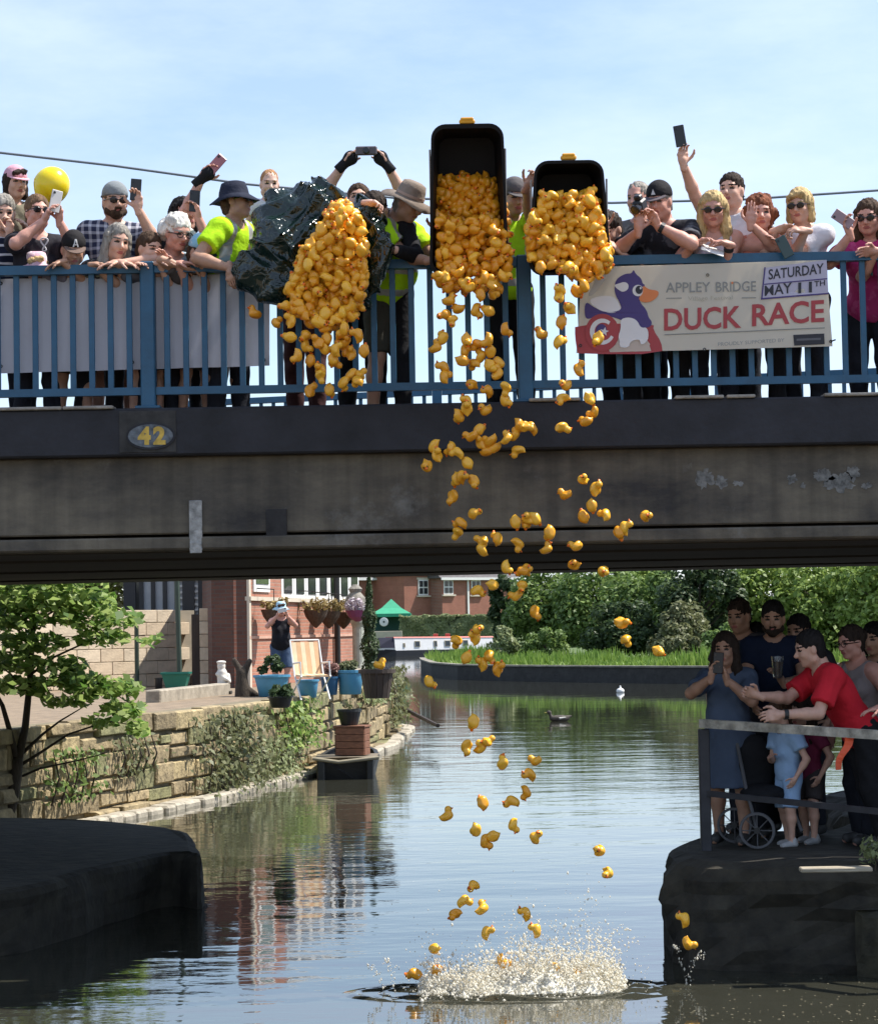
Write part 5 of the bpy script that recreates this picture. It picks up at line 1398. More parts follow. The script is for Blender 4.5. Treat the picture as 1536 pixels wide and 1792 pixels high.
def ik(a, t, l1, l2, pole):
    d = t - a; L_ = d.length
    if L_ > (l1 + l2) * .995:
        t = a + d * ((l1 + l2) * .995 / L_); d = t - a; L_ = d.length
    L_ = max(L_, abs(l1 - l2) + .02)
    x = (l1 * l1 - l2 * l2 + L_ * L_) / (2 * L_)
    h = math.sqrt(max(0, l1 * l1 - x * x))
    u = d.normalized(); p = pole - u * pole.dot(u)
    if p.length < 1e-4: p = Vector((0, 1, 0))
    p.normalize()
    return a + u * x + p * h, t

PH = 0.0128
CROWD_NAME = 'crowd leaning over the blue bridge railing'
def person(label, head, group, s=1.0, ground=Z_DECK, yaw=0, hyaw=None, pitch=8, roll=0, bend=4, A=None, B=None, hair=('short', 'brown'), hat=None, glasses=None, skin='fair', top=None, bottom=None, shoes=(.05, .05, .05), fem=False, fat=1.0, hs=None, polA=None, polB=None, feet=None, beard=None, hposeA='relax', hposeB='relax', dA=None, dB=None, glove=None, watch=None, nA=None, nB=None, sit=False, extra=None):
    """head=(px,py,depth) centre of the head; A = person's right hand target, B = left hand, as (px,py,depth)"""
    hs = hs or (0.72 + 0.28 * s)
    H = P(*head)
    hyaw = yaw if hyaw is None else hyaw
    f = Vector((math.sin(R(yaw)), -math.cos(R(yaw)), 0)); rt = f.cross(Vector((0, 0, 1))); up = Vector((0, 0, 1))
    HM = rotframe(hyaw, pitch, roll)
    N_ = H + HM @ Vector((0, -.036, -.165)) * hs
    b = R(bend)
    ax_ = (-f * math.sin(b) - up * math.cos(b))         # neck -> pelvis
    tl = .50 * s
    crowd = group == CROWD_NAME and not sit
    if crowd:
        if N_.y < 15.13:
            H = H * 1.0; dy = 15.13 - N_.y; N_.y = 15.13
            k_ = (H.y + dy) / H.y
            H = Vector((H.x * k_, H.y + dy, CAM_Z + (H.z - CAM_Z) * k_)); N_ = H + HM @ Vector((0, -.036, -.165)) * hs
        need = (15.34 + .06 * (fat - 1) - N_.y) / tl
        if ax_.y < need:
            q_ = Vector((ax_.x, 0, ax_.z)).normalized() * math.sqrt(max(.05, 1 - need * need)); ax_ = Vector((q_.x, need, q_.z))
    Pv = N_ + ax_ * tl
    rt0 = rt; tf = ax_.cross(rt).normalized()            # torso forward
    if tf.dot(f) < 0: tf = -tf
    TM = Matrix((rt, tf, -ax_)).transposed()
    def tpnt(u, v, w): return N_ + ax_ * (w * tl) + rt * (u * s) + tf * (v * s)
    sw = (.155 if fem else .178) * s
    root = thing('person', label, 'person', (Pv.x, Pv.y, ground), group)
    skinm = M_SKIN[skin]
    # limbs
    shA, shB = N_ + ax_ * (.10 * tl) + rt * sw, N_ + ax_ * (.10 * tl) - rt * sw
    arms = []
    for side_, sh, tgt, pol, hp, dh, nn in ((1, shA, A, polA, hposeA, dA, nA), (-1, shB, B, polB, hposeB, dB, nB)):
        if tgt is None:
            T_ = sh + rt * (side_ * .08 * s) - up * (.52 * s) + f * (.08 * s)
        else:
            T_ = P(*tgt) if not isinstance(tgt, Vector) else tgt
        pole = Vector(pol) if pol else (-up * .8 + rt * side_ * .5 - f * .25)
        d0 = (T_ - sh).normalized()
        wr = T_ - (Vector(dh) if dh else d0).normalized() * (.06 * s)
        E_, W_ = ik(sh, wr, .285 * s, .255 * s, pole)
        if crowd and tgt is not None:
            ok = lambda e: e.z > 4.81 or e.y > 15.07
            if not ok(E_):
                for an_ in [None] + list(range(-70, 100, 8)):
                    pz = Vector((0, 2.2, -1.0)) + rt * side_ * .2 if an_ is None else rt * side_ * math.cos(R(an_)) + up * math.sin(R(an_)) + Vector((0, .9, 0))
                    E2, W2 = ik(sh, wr, .285 * s, .255 * s, pz)
                    if ok(E2): E_, W_ = E2, W2; break
        arms.append((side_, sh, E_, W_, hp, (Vector(dh).normalized() if dh else (W_ - E_).normalized()), nn))
    hips = [Pv + rt * (.088 * s), Pv - rt * (.088 * s)]
    legs = []
    for i, hp in enumerate(hips):
        off = Vector((0, 0, 0)) if feet is None else Vector((feet[0], feet[1], 0))
        fo = Vector((hp.x, hp.y, ground + .075 * s)) + rt * ((1 if i == 0 else -1) * .02) + f * ((.04 if i else -.05) + (0 if crowd else math.sin(b) * .25 * s)) + off
        if sit: fo = hp + f * .12 * s - up * (.75 * s)
        ll = min(.43 * s, (fo - hp).length * .503)
        K_, F_ = ik(hp, fo, ll, ll, f + rt * (.15 if i == 0 else -.15))
        if (F_ - fo).length > .01 and not sit:           # long drop: stretch
            K_ = (hp + fo) / 2 + f * .02; F_ = fo
        legs.append((hp, K_, F_))
    # ---- body: one continuous surface
    def torso(S, g=0.0, kk=.05, low=True):
        S.ell(tpnt(0, -.005, .33), np.array((.152 if fem else .165, .105, .175)) * s + g, TM, kk)
        S.ell(tpnt(0, .01, .66), np.array((.128 * fat, .098 * fat, .15)) * s + g, TM, kk)
        S.ell(tpnt(0, .0, .97), np.array(((.168 if fem else .155) * (1 + (fat - 1) * .6), .115 * (1 + (fat - 1) * .7), .13)) * s + g, TM, kk)
        S.cap(shA, shB, .058 * s + g, .058 * s + g, kk)
        if fem:
            for sx in (-1, 1): S.ell(tpnt(sx * .07, .085, .38), np.array((.062, .055, .062)) * s + g, TM, .03)
        if fat > 1.05: S.ell(tpnt(0, .06 * fat, .72), np.array((.13, .09, .14)) * s * fat + g, TM, .06)
    S = SDF(); torso(S)
    S.cap(N_ + up * .06 * s, N_ + ax_ * .06 * s, .054 * hs, .064 * s, .04)
    for sx in (1, -1): S.cap(N_ + ax_ * (.02 * s) + rt * (.05 * s * sx), N_ + ax_ * (.10 * tl) + rt * (sx * sw * .9), .045 * s, .05 * s, .04)
    ar = 1 + (fat - 1) * .5
    for side_, sh, E_, W_, hp, hd, nn in arms:
        S.cap(sh, E_, .050 * s * ar, .040 * s * ar, .03)
        m_ = E_ + (W_ - E_) * .3
        S.cap(E_, m_, .040 * s * ar, .041 * s * ar, .02); S.cap(m_, W_, .041 * s * ar, .0275 * s, .02)
    for hp, K_, F_ in legs:
        S.cap(hp, K_, .085 * s, .056 * s, .04)
        m_ = K_ + (F_ - K_) * .3 - f * .012 * s
        S.cap(K_, m_, .054 * s, .056 * s, .03); S.cap(m_, F_, .055 * s, .036 * s, .03)
        S.cap(F_ - up * .03 * s - f * .04 * s, F_ - up * .045 * s + f * .14 * s, .036 * s, .028 * s, .03)
    V, F = S.mesh(PH)
    Vs = [V]; Fs = [F]; Ms = [np.zeros(len(F), int)]
    n0 = len(V)
    hv, hf, hm = _head[fem]
    HMn = np.array(HM)
    vary = np.array([1 + .05 * math.sin(len(label) * 2.1), 1 + .03 * math.sin(len(label) * 1.3), 1 + .035 * math.sin(len(label) * 3.7)])
    hw = (hv * hs * vary) @ HMn.T + np.array(H)
    Vs.append(hw); Fs.append(hf + n0); Ms.append(hm); n0 += len(hw)
    gl = []
    for side_, sh, E_, W_, hp, hd, nn in arms:
        pv, pf = _hands[hp]
        z_ = hd
        nrm = Vector(nn) if nn else (-rt * side_ * .7 + f * .2 - up * .3)
        y_ = (nrm - z_ * nrm.dot(z_)).normalized(); x_ = y_.cross(z_)
        k = s * .98
        v = pv.copy()
        if side_ < 0: v[:, 0] *= -1
        w_ = v[:, 0:1] * np.array(x_) * k + v[:, 1:2] * np.array(y_) * k + v[:, 2:3] * np.array(z_) * k + np.array(W_)
        ff = pf if side_ > 0 else pf[:, ::-1]
        if glove and ((glove == 'both') or (glove == 'A' and side_ > 0) or (glove == 'B' and side_ < 0)):
            gl.append((w_, ff, W_, E_))
        Vs.append(w_); Fs.append(ff + n0); Ms.append(np.zeros(len(ff), int)); n0 += len(w_)
        if watch and ((watch == 'A') == (side_ > 0)):
            q = W_ + (E_ - W_).normalized() * .035
            d = (E_ - W_).normalized() * .014
            MB().tube([q - d, q + d], .036 * s, 12).build('watch', M_BLACK, root)
    bv = HAIR[hair[1]] if hair else (.05, .03, .02)
    obj('body', np.concatenate(Vs), np.concatenate(Fs), [skinm, M_EYE, M_LIP, hairmat((hair[1] if hair else 'brown') + '_brow', tuple(c * .6 for c in bv))], root, np.concatenate(Ms), True)
    for w_, ff, W_, E_ in gl:                             # fingerless glove: palm shell + cuff
        S = SDF(); d = (w_.mean(0) - np.array(W_)); d /= np.linalg.norm(d)
        S.cap(W_ - Vector(d) * .07, W_ + Vector(d) * .02, .036, .036, .01, True).ell(np.array(W_) + d * .06, (.052, .05, .052), k=.02)
        v, q = S.mesh(.011); obj('glove', v, q, cloth('black_glove', (.012, .012, .014)), root, smooth=True)
    # ---- clothes
    top = dict(dict(c='white', rgb=(.7, .7, .7), sleeve=.55, loose=.012), **(top or {}))
    g_ = top.get('loose', .012)
    S = SDF(); torso(S, g_)
    if top['sleeve'] > 0:
        for sx in (1, -1): S.cap(N_ + ax_ * (.03 * s) + rt * (.05 * s * sx), N_ + ax_ * (.10 * tl) + rt * (sx * sw * .9), .045 * s + g_, .05 * s + g_, .04)
        for side_, sh, E_, W_, hp, hd, nn in arms:
            if top['sleeve'] <= 1:
                S.cap(sh, sh + (E_ - sh) * top['sleeve'], .052 * s * ar + g_ * 1.1, .048 * s * ar + g_ * 1.5, .025, False, True)
            else:
                S.cap(sh, E_, .052 * s * ar + g_, .042 * s * ar + g_, .025); S.cap(E_, E_ + (W_ - E_) * (top['sleeve'] - 1), .042 * s * ar + g_, .032 * s + g_, .02, False, True)
    else:
        for sx in (1, -1): S.cap(tpnt(sx * .10, 0, .04), tpnt(sx * .09, 0, .25), .028 * s, .05 * s, .03)
        for side_, sh, E_, W_, hp, hd, nn in arms:
            o_ = sh + rt * side_ * .035 * s
            S.ell(o_, np.array((.068, .13, .085)) * s, TM, .01, 's')
    S.ell(N_ + up * .045 * s + tf * .02, np.array((.078, .075, .085)) * s * (1.0 if top['sleeve'] > 0 else 1.25), None, .01, 's')
    skirt = top.get('skirt')
    hem = tpnt(0, 0, 1.12)
    if skirt:
        S.cap(Pv + ax_ * -.05 * s, Pv - up * (skirt * s), .15 * s, .20 * s, .06, False, True)
    else:
        S.plane(hem, ax_)
    ph = abs(hash(label)) % 7 if False else len(label) % 7
    def disp(x, y, z): return .0038 * np.sin(z * 46 + 5 * np.sin(x * 17 + ph) + 3 * np.sin(y * 19)) * (.6 + .4 * np.sin(x * 23 + ph))
    V, F = S.mesh(PH, disp)
    mats = [cloth(top['c'], top['rgb'], top.get('pattern'), top.get('rgb2', (.7, .7, .7)))]
    fm = None
    if top.get('hivis'):
        mats.append(mat('reflective_tape', (.42, .42, .38), .35, .1, 30, metal=.3))
        ce = V[F].mean(1) - np.array(N_); w_ = ce @ np.array(ax_) / tl; u_ = ce @ np.array(rt) / s
        fm = (((w_ > .50) & (w_ < .60)) | ((w_ > .82) & (w_ < .92)) | ((np.abs(np.abs(u_) - .095) < .026) & (w_ < .5))).astype(int)
    obj(top.get('name', 'dress' if skirt else 'shirt'), V, F, mats, root, fm, True)
    if not skirt or bottom:
        bt = dict(dict(c='navy', rgb=(.015, .018, .03), len=2.0), **(bottom or {}))
        S = SDF(); gb = .012
        S.ell(tpnt(0, 0, .97), np.array(((.168 if fem else .155) * (1 + (fat - 1) * .6), .115 * (1 + (fat - 1) * .7), .13)) * s + gb * .7, TM, .04)
        for hp, K_, F_ in legs:
            if bt['len'] <= 1:
                S.cap(hp, hp + (K_ - hp) * bt['len'], .088 * s + gb, .075 * s + gb * 1.3, .03, False, True)
            else:
                S.cap(hp, K_, .088 * s + gb, .060 * s + gb, .03); S.cap(K_, K_ + (F_ - K_) * (bt['len'] - 1), .060 * s + gb, .048 * s + gb, .02, False, True)
        S.plane(tpnt(0, 0, .86), -ax_)
        V, F = S.mesh(.015, lambda x, y, z: .003 * np.sin(z * 40 + 4 * np.sin(x * 15)))
        obj('trousers' if bt['len'] > 1.2 else 'shorts', V, F, cloth(bt['c'], bt['rgb']), root, smooth=True)
    for hp, K_, F_ in legs:
        S = SDF(); S.cap(F_ - up * .025 * s - f * .045 * s, F_ - up * .035 * s + f * .13 * s, .047 * s, .040 * s, .03).cap(F_ - f * .02 * s, F_ + up * .03 * s - f * .02 * s, .045 * s, .044 * s, .02)
        S.plane((0, 0, F_.z - .075 * s), (0, 0, -1))
        V, F = S.mesh(.015); obj('shoe', V, F, mat('shoe_%d' % int(shoes[0] * 100), shoes, .6, .2, 10), root, smooth=True)
    # ---- hair, hat, glasses, beard
    def place(V): return (V * hs * (vary * .5 + .5)) @ HMn.T + np.array(H)
    if hair and hair[0] != 'none':
        key = (hair[0], len(label) % 3)
        if key not in _hair: _hair[key] = hair_sdf(*key)
        v, q = _hair[key]; obj('hair', place(v), q, hairmat(hair[1], HAIR[hair[1]]), root, smooth=True)
    if beard:
        S = SDF(); S.cap((-.05, .02, -.07), (.05, .02, -.07), .032, .032, .03).ell((0, .055, -.085), (.045, .045, .045), k=.03).ell((0, .09, -.048), (.03, .018, .012), k=.01)
        S.ell((0, .10, -.064), (.02, .02, .008), k=.006, op='s'); S.ell((0, .05, .01), (.08, .1, .05), k=.01, op='s')
        v, q = S.mesh(.0095, lambda x, y, z: .003 * np.sin(x * 170) * np.sin(z * 150)); obj('beard', place(v), q, hairmat(beard, HAIR[beard]), root, smooth=True)
    if glasses:
        mb = MB()
        big = 1.0 if glasses != 'clear' else .9
        for sx in (-1, 1):
            if glasses != 'clear':
                mb.lathe([(.001, .012), (.018, .0115), (.026, .008), (.027, .0), (.025, -.004)], (sx * .034, .097, .002), 14, sx=1.05, sy=.82, rot=Matrix.Rotation(R(-90), 3, 'X'))
            else:
                mb.tube([(sx * .034 + .024 * math.cos(t), .104, .002 + .019 * math.sin(t)) for t in np.linspace(0, 6.28, 13)], .0028, 5, cap=False)
            mb.tube([(sx * .06, .098, .008), (sx * .078, .06, .006), (sx * .083, -.01, .0)], .0035, 6)
        mb.tube([(-.012, .112, .006), (.012, .112, .006)], .004, 6)
        obj('sunglasses' if glasses != 'clear' else 'glasses', place(np.array(mb.v)), mb.f, M_GLASSES, root)
    if hat:
        ht, c1, kw = hat[0], hat[1], (hat[2] if len(hat) > 2 else {})
        hm_ = cloth('hat_%s' % kw.get('k', ht + str(c1)), c1, kw.get('pattern'), kw.get('rgb2', (.7, .7, .7)))
        mats = [hm_]
        if ht == 'cap':
            S = SDF(); S.ell((0, -.014, .045), (.090, .108, .098), k=.02); S.plane((0, 0, .028), (0, .10, -1)); 
            v, q = S.mesh(.011)
            ho = obj('cap', place(v), q, hm_, root, smooth=True)
            d = -1 if kw.get('back') else 1
            V = []; n_ = 14
            for lay in (0, .006):
                for k in range(n_):
                    t = math.pi * k / (n_ - 1); 
                    V.append((math.cos(t) * .076, d * (.078 + 0 * t) - .014 + d * .0, .034 + lay)); V.append((math.cos(t) * .080, d * (.072 + math.sin(t) * .085) - .014, .030 - .022 * math.sin(t) * (1 if d > 0 else .4) + lay))
            F = []
            for k in range(n_ - 1):
                F += [(2 * k, 2 * k + 2, 2 * k + 3, 2 * k + 1)]; o_ = 2 * n_; F += [(o_ + 2 * k, o_ + 2 * k + 1, o_ + 2 * k + 3, o_ + 2 * k + 2), (2 * k + 1, 2 * k + 3, o_ + 2 * k + 3, o_ + 2 * k + 1)]
            obj('brim', place(np.array(V)), F, cloth('brim_%s' % kw.get('k', str(c1)), kw.get('brim', c1)), ho)
            if kw.get('logo'):
                lv, lf = kw['logo']
                w_ = []
                for (x, z) in lv: 
                    yy = -.014 + .108 * math.sqrt(max(0, 1 - (x / .09) ** 2 - ((z - .045) / .098) ** 2)) + .004
                    w_.append((x, yy, z))
                obj('cap_logo', place(np.array(w_)), lf, mat('white_embroidery', (.6, .6, .6), .7), ho)
        else:
            br, drop, hgt = {'bucket': (.155, -.012, .135), 'sun': (.185, .004, .15)}[ht]
            prof = [(.001, hgt), (.045, hgt), (.074, hgt - .012), (.086, hgt - .05), (.093, .042), (.098, .036), (br, drop + .005), (br - .002, drop), (.092, .03)]
            mb = MB().lathe(prof, (0, -.014, 0), 24, sx=.98, sy=1.13)
            v = np.array(mb.v); an = np.arctan2(v[:, 1], v[:, 0]); rr = np.hypot(v[:, 0], v[:, 1])
            v[:, 2] += np.where(rr > .1, .012 * np.sin(an * 3 + 1) * (rr - .1) / .06, 0)
            ho = obj('hat', place(v), mb.f, hm_, root, smooth=True)
            if kw.get('band'):
                mb = MB().lathe([(.0885, .044), (.0955, .046), (.0935, .064), (.086, .064)], (0, -.014, 0), 24, sx=.98, sy=1.13)
                obj('hat_band', place(np.array(mb.v)), mb.f, cloth('band', kw['band']), ho)
    return dict(root=root, H=H, N=N_, P=Pv, arms=arms, HM=HM, f=f, rt=rt, tp=tpnt, ax=ax_, tf=tf)
# ------------------------------------------------------------------ helpers for held things
def phone(label, px, py, d, rgb=(.012, .012, .014), tilt=0, yaw=0, pit=0, w=.074, h=.152, screen=False, name='phone'):
    c = P(px, py, d)
    Rm = Matrix.Rotation(R(yaw), 3, 'Z') @ Matrix.Rotation(R(pit), 3, 'X') @ Matrix.Rotation(R(tilt), 3, 'Y')
    t = thing(name, label, 'phone', c, 'phones held up by the crowd')
    MB().box(c, (w, .009, h), Rm, bev=.0035).build('case', mat('phone_%d%d%d' % tuple(int(x * 99) for x in rgb), rgb, .35, .05), t)
    MB().box(c + Rm @ Vector((0, .0052, 0)), (w - .008, .001, h - .012), Rm).build('screen', mat('phone_screen', (.01, .012, .015), .08), t)
    MB().lathe([(.001, .0), (.009, 0), (.009, .002)], c + Rm @ Vector((-w * .28, -.0066, h * .36)), 10, rot=Rm @ Matrix.Rotation(R(90), 3, 'X')).build('lens', M_GLASSES, t)
    return t
CROWD = 'crowd leaning over the blue bridge railing'
HV = dict(c='hivis', rgb=(.46, .80, .015), hivis=True, sleeve=.6, loose=.02, name='hi_vis_shirt')
DKT = dict(c='dark_jeans', rgb=(.018, .02, .028))
BLK = dict(c='black_trousers', rgb=(.012, .012, .014))
SHORT = dict(c='olive_shorts', rgb=(.06, .058, .045), len=.95)
BLUESH = dict(c='denim_shorts', rgb=(.05, .075, .13), len=.9)
A_LOGO = ([(-.022, .045), (-.012, .045), (0, .088), (.012, .045), (.022, .045), (.007, .10), (-.007, .10), (-.012, .058), (.012, .058), (.012, .066), (-.012, .066)], [(0, 1, 2, 6), (6, 2, 5), (2, 3, 4, 5), (7, 8, 9, 10)])
TRI_LOGO = ([(-.016, .05), (.016, .05), (.002, .088)], [(0, 1, 2)])

# --- far left
child = person('child in a pink and white cap carried piggyback at the far left', (28, 320, 15.62), CROWD, s=.66, ground=4.25, yaw=35, pitch=5, hair=('bob', 'darkbrown'), hat=('cap', (.62, .33, .40), dict(k='pinkcap', brim=(.66, .36, .44))), top=dict(c='olive', rgb=(.20, .18, .13), sleeve=1.6), bottom=DKT, skin='fair', sit=True, A=(-8, 400, 15.5), B=(40, 395, 15.45))
person('adult in a navy striped top at the very left edge carrying a child', (6, 372, 15.38), CROWD, s=1.0, yaw=20, pitch=15, hair=('short', 'grey'), top=dict(c='navy_stripe', rgb=(.012, .016, .035), pattern='stripe', rgb2=(.6, .6, .62)), bottom=DKT, A=(-30, 430, 15.0), B=(18, 396, 15.12), hposeB='fist', dB=(.1, -.2, 1))
w3 = person('woman in a black printed T-shirt filming with a white phone', (66, 372, 15.18), CROWD, s=.98, yaw=28, pitch=0, fem=True, hair=('tied', 'lightbrown'), glasses='dark', top=dict(c='charcoal', rgb=(.022, .02, .026), sleeve=.5), bottom=DKT, A=(84, 372, 14.93), B=(104, 372, 14.98), hposeA='grip', hposeB='grip', dA=(.45, -.1, .9), dB=(0, -.1, 1), polA=(-.9, -.2, -.8), polB=(.7, -.1, -1), skin='pink', fat=1.1)
phone('white phone held before the sunglasses of the woman in black', 98, 352, 14.93, (.62, .60, .58), tilt=12, yaw=25)
# print on her shirt: a white looped squiggle
c = P(78, 428, 15.02); mb = MB()
def loops(c, k):
    pts = []
    for t in np.linspace(0, 2 * math.pi, 26): pts.append((c.x + k * math.sin(2 * t) * .8 * .5 + k * .2 * math.sin(t), c.y, c.z + k * math.cos(t)))
    return pts
o = MB().tube(loops(c, .045), .0055, 6).build('shirt_print', mat('white_print', (.6, .58, .6), .8), w3['root'])
person('small child in a pale pink bucket hat peeping over the rail', (64, 470, 15.16), CROWD, s=.60, yaw=10, pitch=12, hair=('bob', 'blonde'), hat=('bucket', (.70, .46, .56), dict(k='pinkbucket', pattern='floral', rgb2=(.8, .72, .76))), top=dict(c='pinktop', rgb=(.5, .25, .32)), bottom=DKT)
boy = person('boy in a black cap with a white letter, arms along the rail', (129, 436, 15.0), CROWD, s=.80, yaw=18, pitch=26, hair=('short', 'black'), hat=('cap', (.014, .013, .014), dict(k='blackcapboy', brim=(.16, .11, .09), logo=A_LOGO)), top=dict(c='greytee', rgb=(.16, .15, .19)), bottom=SHORT, A=(97, 462, 14.93), B=(176, 463, 14.97), hposeA='relax', hposeB='relax', dA=(-.6, -.1, -.2), dB=(1, -.05, 0), polA=(-1, 0, -.3), skin='tan', bend=14, nA=(0, 0, -1), nB=(0, 0, -1))
person('bearded man in a backwards grey cap and plaid shirt raising a phone', (202, 352, 15.5), CROWD, s=1.03, yaw=22, pitch=8, hair=('short', 'lightbrown'), beard='brown', glasses='dark', hat=('cap', (.22, .24, .25), dict(k='greycap', back=True)), top=dict(c='plaid', rgb=(.03, .035, .07), pattern='plaid', rgb2=(.5, .5, .55), sleeve=.7), bottom=BLUESH, B=(240, 350, 15.25), hposeB='grip', dB=(-.1, -.1, 1), polB=(.7, -.1, -1), nB=(-.2, -1, 0), skin='fair')
phone('black phone held up by the bearded man in the grey cap', 238, 332, 15.24, tilt=4, yaw=10)
person('smiling woman with long grey hair leaning on the rail', (206, 424, 15.0), CROWD, s=.95, yaw=28, pitch=12, roll=-6, fem=True, hair=('long', 'grey'), top=dict(c='darkfloral', rgb=(.03, .028, .035), pattern='floral', rgb2=(.30, .33, .25), sleeve=.8), bottom=BLK, A=(192, 462, 14.93), B=(225, 462, 14.93), bend=40, skin='fair', dA=(-.5, -.2, -.1), dB=(.5, -.2, -.1), nA=(0, 0, -1), nB=(0, 0, -1))
person('brown-haired boy resting his chin near the blue post', (262, 436, 15.02), CROWD, s=.74, yaw=48, pitch=12, hair=('short', 'brown'), top=dict(c='greytee2', rgb=(.10, .10, .12)), bottom=SHORT, A=(245, 462, 14.93), B=(290, 460, 14.93), dB=(1, -.1, 0), dA=(.4, -.5, 0), skin='fair', nA=(0, 0, -1), nB=(0, 0, -1))
pa_ = person('black-haired person stretching up an arm with a pink phone', (322, 376, 15.55), CROWD, s=1.0, yaw=38, pitch=-4, hair=('bob', 'black'), top=dict(c='blacktop', rgb=(.014, .014, .018)), bottom=DKT, A=(364, 298, 15.35), B=(346, 372, 15.3), hposeA='grip', hposeB='grip', dA=(.55, -.1, .7), polA=(-.5, .2, -1), nA=(.5, -.6, -.3), glove='A', skin='pink')
phone('dusty pink phone held highest on the left of the crowd', 378, 288, 15.33, (.36, .13, .15), tilt=42, yaw=0)
phone('black phone in front of the black-haired person', 341, 352, 15.32, tilt=3, yaw=20)
person('white-haired woman in glasses and a pale blue top', (312, 408, 15.1), CROWD, s=.94, yaw=34, pitch=18, fem=True, hair=('curly', 'white'), glasses='clear', top=dict(c='paleblue', rgb=(.36, .46, .56), sleeve=.6), bottom=DKT, A=(300, 462, 14.95), B=(325, 461, 14.93), bend=30, skin='pink', dB=(.7, -.2, 0), nA=(0, 0, -1), nB=(0, 0, -1))
person('child in a sky-blue cap just left of the navy bucket hat man', (352, 442, 14.98), CROWD, s=.70, yaw=50, pitch=22, hair=('short', 'brown'), hat=('cap', (.24, .46, .60), dict(k='skycap', pattern='floral', rgb2=(.5, .62, .7), brim=(.02, .03, .05))), top=dict(c='dulltee', rgb=(.07, .06, .06)), bottom=SHORT, A=(330, 464, 14.93), B=(352, 464, 14.93), skin='tan', nA=(0, 0, -1), nB=(0, 0, -1))
# --- bag crew
person('man in hi-vis and navy bucket hat tipping the dark green bag', (414, 352, 15.08), CROWD, s=1.0, yaw=66, hyaw=76, pitch=-4, hair=('short', 'brown'), glasses='dark', hat=('bucket', (.018, .022, .04), dict(k='navybucket')), top=HV, bottom=DKT, A=(404, 484, 14.78), B=(470, 430, 14.9), hposeA='grip', hposeB='grip', dA=(.1, -.2, -1), fat=1.15, bend=10, skin='tan')
person('fair-haired toddler in a white top held up behind the green bag', (472, 322, 15.72), CROWD, s=.52, hs=.80, ground=4.4, yaw=12, pitch=12, hair=('wisp', 'ginger'), top=dict(c='white', rgb=(.62, .62, .66)), bottom=DKT, sit=True, skin='pale')
person('adult hidden behind the green bag holding the toddler', (523, 372, 15.95), CROWD, s=.98, yaw=-20, hair=('short', 'brown'), top=dict(c='brownred', rgb=(.10, .03, .025)), bottom=dict(c='maroon', rgb=(.05, .018, .018)), A=(470, 395, 15.82), B=(490, 400, 15.85))
person('person reaching both gloved hands overhead with a camera', (628, 352, 15.62), CROWD, s=1.02, yaw=0, pitch=-10, hair=('short', 'brown'), top=dict(c='blacktop', rgb=(.014, .014, .018)), bottom=BLK, A=(612, 274, 15.42), B=(668, 274, 15.42), hposeA='grip', hposeB='grip', dA=(.55, -.15, .7), dB=(-.45, -.15, .8), polA=(-1, .1, -.2), polB=(1, .1, -.2), glove='both', skin='fair')
c = P(641, 264, 15.36)
cmr = thing('compact_camera', 'dark compact camera held overhead between two black gloves', 'camera', c)
MB().box(c, (.15, .03, .062), bev=.008).build('camera_body', mat('grey_camera', (.07, .055, .06), .4), cmr)
MB().lathe([(.001, 0), (.02, 0), (.024, -.004), (.024, -.02)], c + Vector((.0, -.032, 0)), 14, rot=Matrix.Rotation(R(90), 3, 'X')).build('lens', M_GLASSES, cmr)
person('dark-haired person in black bowed over the right side of the bag', (656, 368, 14.98), CROWD, s=.95, yaw=-15, pitch=50, hair=('short', 'darkbrown'), top=dict(c='blackjacket', rgb=(.010, .010, .012), sleeve=1.8), bottom=BLK, A=(656, 356, 14.72), B=(680, 440, 14.72), hposeA='fist', hposeB='grip', dA=(.6, -.3, -.1), bend=20, skin='pale')
person('hi-vis helper in a tan sun hat gripping the taller black bin', (716, 356, 15.02), CROWD, s=1.0, yaw=48, hyaw=55, pitch=28, hair=('short', 'grey'), hat=('sun', (.22, .175, .14), dict(k='tansun', band=(.35, .25, .2))), top=HV, bottom=SHORT, A=(768, 452, 14.82), B=(772, 405, 14.9), hposeA='open', hposeB='open', dA=(1, -.1, .25), polA=(-.4, -.5, -1), bend=14, fat=1.1, skin='tan', shoes=(.12, .1, .08))
person('hi-vis helper between the two black bins with one arm raised', (900, 345, 15.5), CROWD, s=1.0, yaw=20, pitch=15, hair=('short', 'darkbrown'), hat=('cap', (.10, .09, .09), dict(k='greycap2')), top=HV, bottom=BLK, A=(866, 400, 15.1), B=(926, 300, 15.02), hposeB='fist', dB=(.5, -.3, .7), polB=(-.2, .2, -1), bend=8, skin='tan')
person('helper in black steadying the right side of the shorter bin', (1066, 402, 15.32), CROWD, s=.95, yaw=-35, pitch=25, hair=('short', 'darkbrown'), top=dict(c='blacktop', rgb=(.014, .014, .018)), bottom=BLK, A=(1058, 376, 14.92), B=(1078, 440, 14.95), hposeA='grip', dA=(-.2, -.2, 1), polA=(.9, -.2, -.9), skin='fair')
